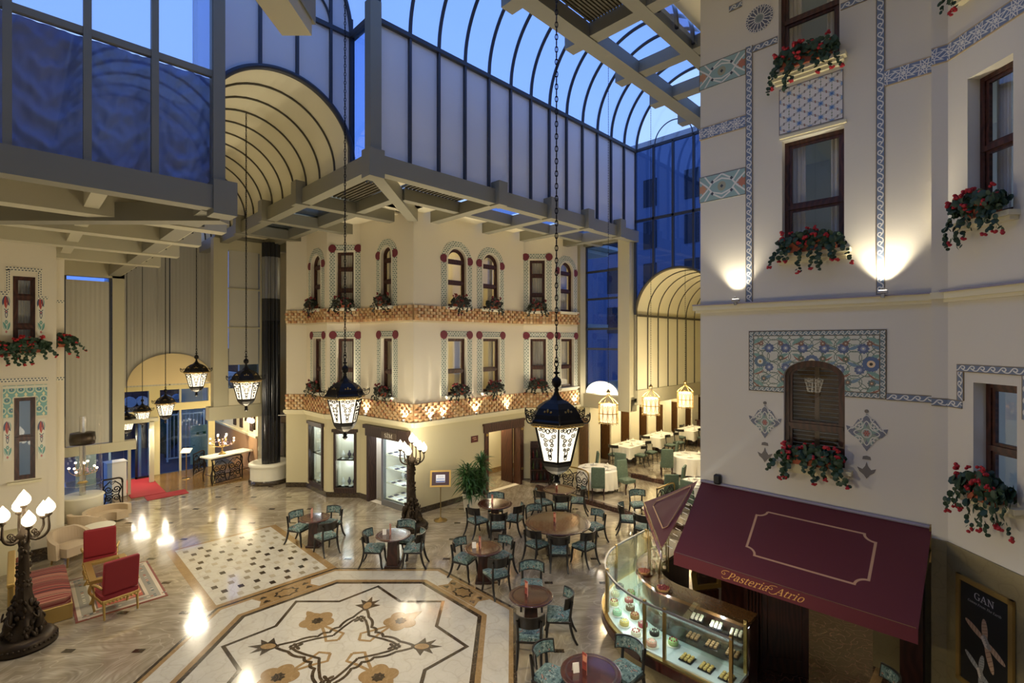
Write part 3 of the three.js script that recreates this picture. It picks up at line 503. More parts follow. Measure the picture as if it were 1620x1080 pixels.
// ---------------------------------------------------------------- the tall house with the awning
{
  const X = (v) => 4.54 - v;
  const w1 = { x0: X(2.95), x1: X(1.99), y0: 3.2, y1: 5.06, rise: 0.3 }, w2 = { x0: X(2.98), x1: X(2.0), y0: 7.0, y1: 9.13 }, w3 = { x0: X(3.04), x1: X(2.07), y0: 10.35, y1: 12.5 }, door = { x0: 1.25, x1: 3.6, y0: 0.002, y1: 2.3 };
  const W = wallSeg('wall_awning_house', 'cream plaster wall with tile bands above the maroon awning', [10.1, 4.54], [10.1, 0.8], 0, 13.4, [w1, w2, w3, door], M.plaster, 0.35);
  windowIn(W, w1, 'arched brown window with slatted shutters set in the flower tile panel', { bars: [0.36], louvre: true, curtain: 'none', depth: 0.12 });
  windowIn(W, w2, 'brown sash window under the lattice tiles with geraniums', { bars: [0.42], depth: 0.2 });
  windowIn(W, w3, 'brown sash window above the lattice tiles', { bars: [0.48], depth: 0.2 });
  // large panel round the arched window
  const ps = shapeOf([[X(3.57), 4.45], [X(1.41), 4.45], [X(1.41), 5.6], [X(3.57), 5.6]]); ps.holes.push(openingPath({ ...w1, y0: 4.449, x0: w1.x0 - 0.005, x1: w1.x1 + 0.005 }));
  { const cut = shapeOf([[X(3.57), 4.45], [w1.x0, 4.45], [w1.x0, w1.y1 - w1.rise], ...Array.from({ length: 17 }, (_, i) => { const a = PI - i / 16 * PI, c = (w1.x0 + w1.x1) / 2; return [c + (w1.x1 - w1.x0) / 2 * cos(a), w1.y1 - w1.rise + w1.rise * sin(a)]; }), [w1.x1, 4.45], [X(1.41), 4.45], [X(1.41), 5.6], [X(3.57), 5.6]]);
    const g = slab(cut, 0.015), uv = g.attributes.uv, p = g.attributes.position; for (let i = 0; i < uv.count; i++) uv.setXY(i, (p.getX(i) - X(3.57)) / 2.16, (p.getY(i) - 4.45) / 1.15);
    mesh('flower_tile_panel', g, std({ map: T.iznik, roughness: 0.4 }), W.g, 'flower tile panel with wave border'); }
  panelOn(W, 'lattice_tile_panel', X(3.03), X(2.01), 9.25, 10.1, T.lattice, 1, 1, 0.012, 'blue star lattice tiles');
  panelOn(W, 'knot_tile_band', X(4.56), X(3.63), 10.62, 11.12, T.knotBand); panelOn(W, 'knot_tile_band', X(4.56), X(3.63), 8.28, 8.81, T.knotBand);
  stripOn(W, 'star_tile_band', X(4.56), X(3.63), 9.58, 9.84, T.starBand, 'star', 0.5); stripOn(W, 'star_tile_band', X(1.44), X(0.8), 9.58, 9.85, T.starBand, 'star', 0.5);
  stripOn(W, 'wave_tile_border', X(3.63), X(3.5), 6.17, 11.14, T.wave, 'wave', 0.15, true); stripOn(W, 'wave_tile_border', X(3.5), X(3.06), 10.99, 11.12, T.wave, 'wave', 0.15);
  stripOn(W, 'wave_tile_border', X(1.55), X(1.43), 6.17, 13, T.wave, 'wave', 0.15, true); stripOn(W, 'wave_tile_border', X(2.05), X(1.56), 11.12, 11.24, T.wave, 'wave', 0.15);
  stripOn(W, 'wave_tile_border', X(3.95), X(3.7), 11.98, 12.1, T.wave, 'wave', 0.15);
  stripOn(W, 'wave_tile_border', X(1.41), X(0.8), 4.44, 4.555, T.wave, 'wave', 0.15);
  { const c = slab(shapeOf(Array.from({ length: 48 }, (_, i) => { const a = i / 48 * 2 * PI, r = 0.25 + 0.014 * cos(16 * a); return [r * cos(a), r * sin(a)]; })), 0.012), uv = c.attributes.uv, p = c.attributes.position; for (let i = 0; i < uv.count; i++) uv.setXY(i, p.getX(i) / 0.54 + 0.5, p.getY(i) / 0.54 + 0.5);
    mesh('rosette_tile', c, std({ map: T.rosette, roughness: 0.45 }), W.g).position.set(X(3.38), 11.6, 0); }
  // pendant ornaments beside the arched window
  const orn = slab(shapeOf([[0, 0.33], [0.05, 0.26], [0.12, 0.22], [0.16, 0.15], [0.2, 0.08], [0.29, 0.1], [0.27, 0.02], [0.2, -0.06], [0.13, -0.1], [0.09, -0.18], [0.03, -0.25], [0, -0.3], [-0.03, -0.25], [-0.09, -0.18], [-0.13, -0.1], [-0.2, -0.06], [-0.27, 0.02], [-0.29, 0.1], [-0.2, 0.08], [-0.16, 0.15], [-0.12, 0.22], [-0.05, 0.26]]), 0.01);
  { const uv = orn.attributes.uv, p = orn.attributes.position; for (let i = 0; i < uv.count; i++) uv.setXY(i, p.getX(i) / 0.62 + 0.5, p.getY(i) / 0.7 + 0.5); }
  const drop = slab(shapeOf([[0, 0.12], [0.02, 0.05], [0.06, -0.01], [0.13, 0.02], [0.1, -0.05], [0.04, -0.1], [0, -0.16], [-0.04, -0.1], [-0.1, -0.05], [-0.13, 0.02], [-0.06, -0.01], [-0.02, 0.05]]), 0.009), neck = slab(shapeOf([[-0.06, -0.02], [0.06, -0.02], [0.05, 0.03], [0, 0.045], [-0.05, 0.03]]), 0.009), dotm = cyl(0.03, 0.03, 0.01, 0, 0, 0, 12).rotateX(PI / 2);
  const ornMat = std({ map: T.ornament, roughness: 0.45 }), ornDark = std({ color: '#6c6660', roughness: 0.5 });
  for (const v of [3.28, 1.68]) { const x = X(v); const o = mesh('pendant_tile', orn, ornMat, W.g); o.position.set(x, 3.86, 0); mesh('pendant_drop', drop, ornDark, o).position.set(0, -0.6, 0); mesh('pendant_neck', neck, ornDark, o).position.set(0, -0.42, 0); mesh('pendant_bead', dotm, ornDark, o).position.set(0, 0.37, 0.004); }
  // string course, plinth course, window sills
  mesh('string_course', [box(3.9, 0.1, 0.1, 1.83, 6.09, 0.05), box(3.86, 0.05, 0.07, 1.85, 6.015, 0.035)], M.stoneTrim, W.g); mesh('string_course_cap', box(3.9, 0.025, 0.13, 1.83, 6.15, 0.065), M.greyTrim, W.g);
  for (const [o, y] of [[w1, 3.12], [w2, 6.93], [w3, 10.28]]) mesh('window_sill', [box(1.2, 0.07, 0.2, (o.x0 + o.x1) / 2, y + 0.04, 0.06), box(1.12, 0.06, 0.14, (o.x0 + o.x1) / 2, y - 0.02, 0.05), box(1.06, 0.06, 0.08, (o.x0 + o.x1) / 2, y - 0.08, 0.03)], M.stoneTrim, W.g);
  mesh('lintel_trim', box(1.06, 0.05, 0.04, (w2.x0 + w2.x1) / 2, 9.19, 0.02), M.stoneTrim, W.g);
  mesh('end_wall', lim(-0.02, 0.25, 0, 13.4, -7, -0.35), M.plaster, W.g);
  for (const h of [2.45, 6.0, 9.6, 13.2]) mesh('storey_slab', lim(0.1, 7, h, h + 0.15, -6, -0.36), M.ceiling, W.g);
  mesh('room_back_wall', lim(0.1, 7, 2.6, 13, -3.4, -3.2), M.plaster, W.g);

  // the bay beside it
  const B1 = wallSeg('wall_bay_return', 'narrow cream return of the bay beside the awning', [9.9, 0.83], [9.9, 0.64], 0, 13.4, [], M.plaster, 0.3);
  const b1 = { x0: 0.32, x1: 0.97, y0: 7.1, y1: 9.17 }, b2 = { x0: 0.41, x1: 1.02, y0: 3.25, y1: 4.82 }, b3 = { x0: 0.3, x1: 0.97, y0: 10.4, y1: 12.4 };
  const B2 = wallSeg('wall_bay', 'angled cream bay wall with star tile band beside the awning', [9.9, 0.64], [6.9, -2.36], 0, 13.4, [b1, b2, b3], M.plaster, 0.35);
  windowIn(B2, b1, 'brown sash window of the angled bay below the star tile band', { bars: [0.5], depth: 0.22 });
  windowIn(B2, b2, 'brown window of the angled bay framed by a stepped wave border', { bars: [0.42], depth: 0.22, curtain: 'none' });
  windowIn(B2, b3, 'brown window of the angled bay over the star tile band', { bars: [0.5], depth: 0.22 });
  stripOn(B1, 'star_tile_band', 0, 0.19, 9.6, 9.87, T.starBand, 'star', 0.5); stripOn(B2, 'star_tile_band', 0, 3, 9.6, 9.87, T.starBand, 'star', 0.5);
  stripOn(B1, 'wave_tile_border', 0, 0.19, 4.42, 4.54, T.wave, 'wave', 0.15); stripOn(B2, 'wave_tile_border', 0, 0.24, 4.42, 4.54, T.wave, 'wave', 0.15);
  stripOn(B2, 'wave_tile_border', 0.16, 0.27, 4.54, 4.96, T.wave, 'wave', 0.15, true); stripOn(B2, 'wave_tile_border', 0.16, 1.2, 4.96, 5.07, T.wave, 'wave', 0.15); stripOn(B2, 'wave_tile_border', 1.09, 1.2, 4.4, 4.96, T.wave, 'wave', 0.15, true);
  mesh('string_course', [box(0.22, 0.1, 0.1, 0.1, 6.09, 0.05)], M.stoneTrim, B1.g); mesh('string_course', [box(4.2, 0.1, 0.1, 2.1, 6.09, 0.05), box(4.2, 0.05, 0.07, 2.1, 6.015, 0.035)], M.stoneTrim, B2.g); mesh('string_course_cap', box(4.2, 0.025, 0.13, 2.1, 6.15, 0.065), M.greyTrim, B2.g);
  mesh('stone_dado', box(0.2, 2.4, 0.03, 0.1, 1.2, 0.015), M.dado ??= std({ color: '#b9ad88', roughness: 0.5, map: rep(T.white, 0.6) }), B1.g); mesh('stone_dado', box(4.2, 2.4, 0.03, 2.1, 1.2, 0.015), M.dado, B2.g);
  for (const [o, y] of [[b1, 7.03], [b2, 3.18], [b3, 10.33]]) mesh('window_sill', [box(0.85, 0.07, 0.2, (o.x0 + o.x1) / 2, y + 0.04, 0.06), box(0.8, 0.06, 0.14, (o.x0 + o.x1) / 2, y - 0.02, 0.05)], M.stoneTrim, B2.g);
  mesh('stone_dado', box(0.8, 2.4, 0.03, 3.75 - 0.4 + 0.0, 1.2, 0.015), M.dado, W.g);
  mesh('room_back_wall', lim(0, 4.2, 2.6, 13, -2.6, -2.4), M.plaster, B2.g);
  const C = wallSeg('wall_behind', 'plain cream wall closing the hall beside the bay', [6.9, -2.36], [6.9, -5.5], 0, 13.4, [], M.plaster, 0.3);
}
// enclosing walls outside the view
wallSeg('wall_gallery', 'plain cream wall behind the gallery', [6.9, -5.4], [-5, -5.4], 0, 15.2, [], M.plaster, 0.3);
wallSeg('wall_gallery', 'plain cream wall beside the gallery', [-5, -5.4], [-5, 17], 0, 15.2, [], M.plaster, 0.3);

// ---------------------------------------------------------------- the corner house
const Q = [[7.1, 18.95], [7.63, 18.4], [7.65, 16.75], [8.42, 15.85], [8.74, 13.07], [13.7, 13.07], [14.55, 12.25], [15.97, 12.25]];
const house = [];
{
  const F2 = [6.56, 8.5], F1 = [3.62, 5.5], segs = [
    [0, [], 'narrow'], [1, [[493.5, 508, 'arch', F2], [496.5, 509, 'rect', F1], [492, 511, 'case', [0.35, 2.35]]], 'recessed'], [2, [[533, 560, 'rect', F2], [534, 560, 'rect', F1], [532, 561, 'case', [0.35, 2.2]]], 'angled'],
    [3, [[603.5, 620, 'arch', F2], [604.5, 621, 'rect', F1], [583, 648, 'shop', [0.002, 2.5]]], 'shop'], [4, [[708, 737, 'arch', F2], [763.5, 788.5, 'arch', F2], [708, 737, 'rect', F1], [763.5, 790, 'rect', F1], [771, 822, 'door', [0.002, 2.2]]], 'long'],
    [5, [[838, 862, 'rect', F2], [839, 864, 'rect', F1]], 'angled'], [6, [[886, 906, 'arch', F2], [887, 907, 'rect', F1]], 'end'] ];
  const where = ['narrow far facet', 'recessed facet above the slim display case', 'angled facet between the two display cases', 'facet above the jewellery shop', 'long facet above the open doorway', 'angled facet behind the big lantern', 'end facet beside the dark glass'];
  const bg = [0, 1, 2].map(() => box(0.096, 0.084, 0.1));
  for (const [k, list, kind] of segs) {
    const a = Q[k], b = Q[k + 1]; const tmp = { a, b }; const L = Math.hypot(b[0] - a[0], b[1] - a[1]), ex = (b[0] - a[0]) / L, ey = (b[1] - a[1]) / L;
    const xAt = (px) => { const s = (px - 810) / FOCAL, p = (1 + s) / R2, q = (1 - s) / R2, D = (a[0] * ey - a[1] * ex) / (p * ey - q * ex); return (D * p - a[0]) * ex + (D * q - a[1]) * ey; };
    const ops = list.map(([p0, p1, type, [y0, y1]]) => { const x0 = xAt(p0), x1 = xAt(p1); return { x0, x1, y0, y1, rise: type === 'arch' ? (x1 - x0) * 0.5 : 0, type, p0 }; });
    const W = wallSeg('wall_corner_house', 'cream plaster corner house wall, ' + where[k], a, b, 0, 9.6, ops, M.plasterHouse, 0.22); W.ops = ops; W.k = k; house.push(W);
    // cornice lip, dado, base course
    mesh('cornice_lip', [box(L + 0.1, 0.1, 0.16, L / 2, 2.83, 0.06), box(L + 0.05, 0.07, 0.1, L / 2, 2.75, 0.04)], M.stoneTrim, W.g);
    const ds = shapeOf([[0, 0.18], [L, 0.18], [L, 2.71], [0, 2.71]]); for (const o of ops) if (o.y0 < 2) ds.holes.push(openingPath(grow(o, 0.0, o.type === 'door' || o.type === 'shop' ? -0.18 : 0)));
    { const s = new THREE.Shape(); const holes = ops.filter((o) => o.y0 < 2).sort((p, q) => p.x0 - q.x0); let x = 0; const parts = []; // pieces between openings, so that openings may reach the floor
      for (const o of holes) { if (o.x0 > x) parts.push(lim(x, o.x0, 0.18, 2.71, 0, 0.012)); parts.push(lim(o.x0, o.x1, o.y1, 2.71, 0, 0.012)); if (o.y0 > 0.2) parts.push(lim(o.x0, o.x1, 0.18, o.y0, 0, 0.012)); x = o.x1; }
      if (x < L) parts.push(lim(x, L, 0.18, 2.71, 0, 0.012)); mesh('painted_dado', parts, M.plasterDado, W.g);
      x = 0; const base = []; for (const o of holes) { if (o.x0 > x) base.push(lim(x, o.x0, 0, 0.18, 0, 0.03)); if (o.y0 > 0.2) base.push(lim(o.x0, o.x1, 0, 0.18, 0, 0.03)); x = o.x1; } if (x < L) base.push(lim(x, L, 0, 0.18, 0, 0.03)); mesh('base_course', base, M.floorDark, W.g); }
    // relief brick bands
    for (const [y0, rows] of [[2.89, 6], [6.07, 5]]) {
      mesh('brick_bed', lim(0, L, y0, y0 + rows * 0.094, 0, 0.03), M.brickBed, W.g);
      const piles = [[], [], []], r = rng(50 + k * 7 + rows);
      for (let j = 0; j < rows; j++) { const n = Math.round(L / 0.115); for (let i = 0; i < n; i++) { const z = (i + j) % 2 ? 0.035 : -0.015, t = (i + j) % 2 ? (r() < 0.65 ? 0 : 2) : (r() < 0.7 ? 1 : 0); piles[t].push(bg[t].clone().translate((i + 0.5) * L / n, y0 + (j + 0.5) * 0.094, 0.03 + z)); } }
      piles.forEach((p, t) => { if (p.length) mesh('relief_bricks', p, [M.brickA, M.brickB, M.brickC][t], W.g).userData.kind = 'stuff'; });
    }
    mesh('sill_line', box(L, 0.02, 0.02, L / 2, 6.02, 0.01), M.stoneTrim, W.g);
    // windows with printed brick surrounds
    const up = ops.filter((o) => o.y0 > 2);
    for (const o of up) {
      const arch = o.type === 'arch';
      windowIn(W, o, `${arch ? 'arched' : 'tall'} brown window with brickwork surround, ${o.y0 > 6 ? 'upper' : 'middle'} storey, ${where[k]}` + (k === 4 ? (o.p0 < 740 ? ', beside the corner' : ', beside the doorway end') : ''), { bars: arch ? [0.42, 0.78] : o.y0 > 6 ? [0.32, 0.7] : [0.42], depth: 0.12, bar: 0.05, curtain: k === 4 ? (o.y0 > 6 && o.p0 < 740 ? 'none' : 'sides') : 'full' });
      const t0 = grow(o, 0.055, 0), t1 = grow(o, 0.26, 0), s0 = openShape(t0); s0.holes.push(openingPath(o)); mesh('window_trim', slab(s0, 0.03), M.whiteStone, W.g);
      const s1 = openShape({ ...t1, y0: o.y0 - 0.05 }); s1.holes.push(openingPath({ ...t0, y0: o.y0 - 0.049 })); { // open at the foot: two legs and a head
        const legs = [lim(t1.x0, t0.x0, o.y0 - 0.02, o.y1 - o.rise, 0, 0.014), lim(t0.x1, t1.x1, o.y0 - 0.02, o.y1 - o.rise, 0, 0.014)];
        if (arch) { const c = (o.x0 + o.x1) / 2, sy = o.y1 - o.rise, hs = []; for (let i = 0; i <= 20; i++) { const q = i / 20 * PI; hs.push([c + (t1.x1 - t1.x0) / 2 * cos(q), sy + (o.rise + 0.26) * sin(q)]); } for (let i = 20; i >= 0; i--) { const q = i / 20 * PI; hs.push([c + (t0.x1 - t0.x0) / 2 * cos(q), sy + (o.rise + 0.055) * sin(q)]); } legs.push(slab(shapeOf(hs), 0.014)); }
        else legs.push(lim(t1.x0, t1.x1, o.y1 + 0.055, o.y1 + 0.24, 0, 0.014));
        for (const g of legs) { const p = g.attributes.position, uv = g.attributes.uv; for (let i = 0; i < uv.count; i++) uv.setXY(i, p.getX(i), p.getY(i)); }
        mesh('brickwork_band', legs, M.mosaic, W.g); }
      const ry = arch ? o.y1 - o.rise + 0.02 : o.y1 + 0.12, disc = cyl(0.14, 0.14, 0.03, 0, 0, 0, 18).rotateX(PI / 2);
      for (const x of [(t0.x0 + t1.x0) / 2, (t0.x1 + t1.x1) / 2]) mesh('painted_roundel', disc, M.roundel, W.g).position.set(x, ry, 0.012);
      mesh('window_sill', [box(o.x1 - o.x0 + 0.3, 0.05, 0.22, (o.x0 + o.x1) / 2, o.y0 - 0.03, 0.09), box(o.x1 - o.x0 + 0.24, 0.05, 0.15, (o.x0 + o.x1) / 2, o.y0 - 0.08, 0.06)], M.whiteStone, W.g);
    }
  }
  for (const [u, v, h] of [[11.0, 14.5, 8.6], [11.0, 14.5, 5.2], [9.5, 14.6, 5.2], [9.3, 15.6, 8.4], [14.9, 14.3, 8.4], [14.9, 14.3, 5.2]]) lampPoint(u, v, h, h > 8.5 ? 2.2 : 1.1, WARM, 0);
  // inside: storeys and back walls, seen dimly through the panes
  const I = thing('wall_rooms', 'inner walls and storey slabs of the corner house', 'wall', [0, 0, 0], 0, undefined, 'structure');
  for (const h of [2.62, 6.05, 9.45]) { mesh('storey_slab', grid(9.0, 20, 13.5, 24, h, h + 0.15), M.ceiling, I); }
  mesh('back_wall', grid(9.4, 20, 15.2, 15.35, 2.77, 9.45), M.cream, I); mesh('back_wall', grid(10.3, 10.45, 15.4, 24, 0, 9.45), M.cream, I); mesh('back_wall', grid(16.0, 16.2, 12.5, 24, 2.7, 9.45), M.cream, I);
}
// far end wall of the hall
{
  const E = thing('wall_end_glazed', 'tall glazed end wall with a cream barrel vault opening', 'wall', [0, 0, 0], 0, undefined, 'structure');
  const u = 16.5;
  const fr = (name, v0, v1, h0, h1, d = 0.1, m = M.rib) => mesh(name, grid(u - d / 2, u + d / 2, v0, v1, h0, h1), m, E);
  // dark window between the corner house and the pier
  for (const v of [12.2, 10.6]) fr('mullion', v - 0.04, v + 0.04, 3.3, 9.3); for (const h of [3.3, 5.1, 5.9, 7.1, 8.2, 9.25]) fr('transom', 10.6, 12.2, h - 0.04, h + 0.04);
  [[3.3, 5.1], [5.1, 5.9], [5.9, 7.1], [7.1, 8.2], [8.2, 9.25]].forEach(([a, b]) => mesh('pane', grid(u - 0.005, u + 0.005, 10.64, 12.16, a + 0.04, b - 0.04), M.paneBlue, E));
  mesh('pier', grid(16.2, 16.75, 10.0, 10.5, 2.76, 9.3), M.beamPale, E); mesh('pier', grid(16.1, 16.6, 12.2, 12.6, 2.77, 9.4), M.beamPale, E);
  mesh('lintel', grid(16.3, 16.7, 9.92, 12.4, 9.25, 9.6), M.beam, E); mesh('spandrel', grid(16.3, 16.7, 10.0, 12.4, 2.75, 3.3), M.beamPale, E);
  { const p = []; for (let i = 0; i <= 20; i++) { const q = i / 20 * PI; p.push([11.4 + 0.76 * cos(q), 3.32 + 0.5 * sin(q)]); } mesh('lit_fanlight_window', slab(shapeOf(p), 0.02).rotateY(PI / 2).translate(16.42, 0, 0), M.lampWhite, E, 'bright fanlight at the foot of the dark glazing'); lampPoint(16.3, 11.4, 3.5, 1.5, WARMW, 0); }
  // glazing over the barrel
  const vs = [9.92, 9.17, 8.41, 7.65, 6.89, 6.13, 5.3], bh = (v) => { const d = Math.abs(v - 8.3); return d < 1.62 ? 6.4 + Math.sqrt(1.62 * 1.62 - d * d) : 6.4; };
  vs.forEach((v) => fr('mullion', v - 0.035, v + 0.035, bh(v), 12.55)); for (const h of [9.9, 12.55]) fr('transom', 5.3, 9.92, h - 0.045, h + 0.045);
  for (let i = 0; i < 6; i++) { const a = vs[i + 1] + 0.035, b = vs[i] - 0.035; const pts = [[a, 9.86]]; for (let k = 0; k <= 6; k++) { const v = a + (b - a) * k / 6; pts.push([v, bh(v) + 0.02]); } pts.push([b, 9.86]);
    mesh('pane', slab(shapeOf(pts), 0.008).rotateY(PI / 2).translate(u, 0, 0), M.paneBlue, E); mesh('pane', grid(u - 0.004, u + 0.004, a, b, 9.95, 12.5), M.paneBlue, E); }
  { const s = []; for (let i = 0; i <= 24; i++) { const q = i / 24 * PI; s.push([7.61 + 2.28 * cos(q), 12.6 + 2.28 * sin(q)]); } mesh('lunette_pane', slab(shapeOf(s), 0.008).rotateY(PI / 2).translate(u, 0, 0), M.pane, E);
    mesh('lunette_arch', tube(Array.from({ length: 17 }, (_, i) => { const q = i / 16 * PI; return P(u, 8.41 + 0.72 * cos(q), 12.55 + 0.72 * sin(q)); }), 0.02, 32, 6), M.rib, E);
    mesh('lunette_arch', tube(Array.from({ length: 17 }, (_, i) => { const q = i / 16 * PI; return P(u, 6.8 + 0.72 * cos(q), 12.55 + 0.72 * sin(q)); }), 0.02, 32, 6), M.rib, E);
    mesh('arch_rim', tube(Array.from({ length: 25 }, (_, i) => { const q = i / 24 * PI; return P(u, 8.3 + 1.62 * cos(q), 6.4 + 1.62 * sin(q)); }), 0.05, 40, 6), M.ribLight, E); }
  mesh('side_wall', grid(16.4, 16.6, 4.2, 5.3, 0.15, 15), M.plaster, E);
}
// dining barrel vault behind it
function barrel(name, label, axis, c, R, spring, t0, t1, step, mat, ribMat, ribR, foot) { // axis 'u' or 'v': the way the vault runs; c: where its middle lies across
  const B = thing(name, label, 'ceiling', [0, 0, 0], 0, undefined, 'structure'), at = (q, t, r = R) => (axis === 'u' ? P(t, c + r * cos(q), spring + r * sin(q)) : P(c + r * cos(q), t, spring + r * sin(q)));
  const n = Math.round((t1 - t0) / step);
  for (let i = 0; i < n; i++) {
    const a = t0 + (t1 - t0) * i / n, b = t0 + (t1 - t0) * (i + 1) / n, pos = [], idx = [], K = 20;
    for (let k = 0; k <= K; k++) for (const [t, r] of [[a, R + 0.005], [b, R + 0.005], [b, R + 0.02], [a, R + 0.02]]) { const p = at(k / K * PI, t, r); pos.push(p.x, p.y, p.z); }
    for (let k = 0; k < K; k++) for (let e = 0; e < 4; e++) { const p = k * 4 + e, q = k * 4 + (e + 1) % 4; idx.push(p, q, p + 4, q, q + 4, p + 4); }
    const g = new THREE.BufferGeometry(); g.setAttribute('position', new THREE.Float32BufferAttribute(pos, 3)); g.setAttribute('uv', new THREE.Float32BufferAttribute(pos.filter((_, j) => j % 3 < 2), 2)); g.setIndex(idx);
    mesh('vault_pane', toCreasedNormals(flat(g), 0.6), mat, B);
  }
  for (let i = 0; i <= n; i++) { const t = t0 + (t1 - t0) * i / n; mesh('vault_rib', tube(Array.from({ length: 21 }, (_, k) => at(k / 20 * PI, t, R - ribR * 0.6)), ribR, 40, 6), ribMat, B);
    if (foot) for (const q of foot.sides) { const p = at(q, t, R - 0.02); mesh('vault_post', bar(p, V3(p.x, foot.h, p.z), ribR * 1.6), ribMat, B); } }
  if (foot) for (const q of foot.sides) for (let i = 0; i < n; i++) { const a = at(q, t0 + (t1 - t0) * i / n, R + 0.02), b = at(q, t0 + (t1 - t0) * (i + 1) / n, R + 0.02); const g = axis === 'u' ? lim(a.x, b.x, foot.h, spring, a.z - 0.015, a.z + 0.015) : lim(a.x - 0.015, a.x + 0.015, foot.h, spring, b.z, a.z); mesh('wall_panel', g, foot.mat, B); }
  return B;
}
{
  const B = barrel('ceiling_dining_vault', 'cream barrel vault with thin dark ribs over the dining tables', 'u', 8.3, 1.62, 6.4, 16.55, 27.9, 0.81, M.vaultCream, M.ribLight, 0.022, { sides: [0, PI], h: 3.55, mat: M.vaultCream });
  mesh('spring_rail', grid(16.55, 27.9, 9.84, 9.9, 6.34, 6.42), M.ribLight, B);
  const s = []; for (let i = 0; i <= 24; i++) { const q = i / 24 * PI; s.push([8.3 + 1.62 * cos(q), 6.4 + 1.62 * sin(q)]); } s.push([6.6, 0.3], [10, 0.3]); mesh('end_wall', slab(shapeOf(s), 0.1).rotateY(PI / 2).translate(27.9, 0, 0), M.cream, B);
  const D = thing('wall_dining', 'cream dining room wall with dark wood panels between pilasters', 'wall', [0, 0, 0], 0, undefined, 'structure');
  mesh('wall_face', grid(16, 30, 12.7, 12.95, 0.15, 3.6), M.cream, D); mesh('wall_face', grid(27.9, 28.1, 4, 12.7, 0.3, 3.6), M.cream, D); mesh('wall_face', grid(16.6, 28, 4.9, 5.1, 0.3, 3.6), M.cream, D);
  mesh('soffit', grid(16.55, 28, 9.9, 12.9, 3.1, 3.25), M.ceiling, D); mesh('soffit', grid(16.55, 28, 4.9, 6.7, 3.1, 3.25), M.ceiling, D); mesh('fascia', grid(16.55, 28, 9.86, 10.0, 3.0, 3.56), M.beamPale, D); mesh('fascia', grid(16.55, 28, 6.6, 6.74, 3.0, 3.56), M.beamPale, D);
  for (let i = 0; i < 8; i++) { const u = 16.6 + i * 1.55; mesh('pilaster', grid(u, u + 0.75, 12.1, 12.7, 0.15, 3.1), M.cream, D); mesh('end_panel', grid(u - 0.03, u, 12.17, 12.62, 0.3, 2.25), M.panelWood ??= phys({ color: '#6a4a28', roughness: 0.35, map: rep(T.wood, 1.2), clearcoat: 0.4 }), D); const p = mesh('wood_panel', grid(u + 0.8, u + 1.5, 12.62, 12.7, 0.3, 2.25), M.panelWood ??= phys({ color: '#6a4a28', roughness: 0.35, map: rep(T.wood, 1.2), clearcoat: 0.4 }), D); mesh('panel_frame', [grid(u + 0.78, u + 0.84, 12.58, 12.7, 0.3, 2.3), grid(u + 1.46, u + 1.52, 12.58, 12.7, 0.3, 2.3), grid(u + 0.78, u + 1.52, 12.58, 12.7, 2.24, 2.32)], M.frameDark, p); }
}

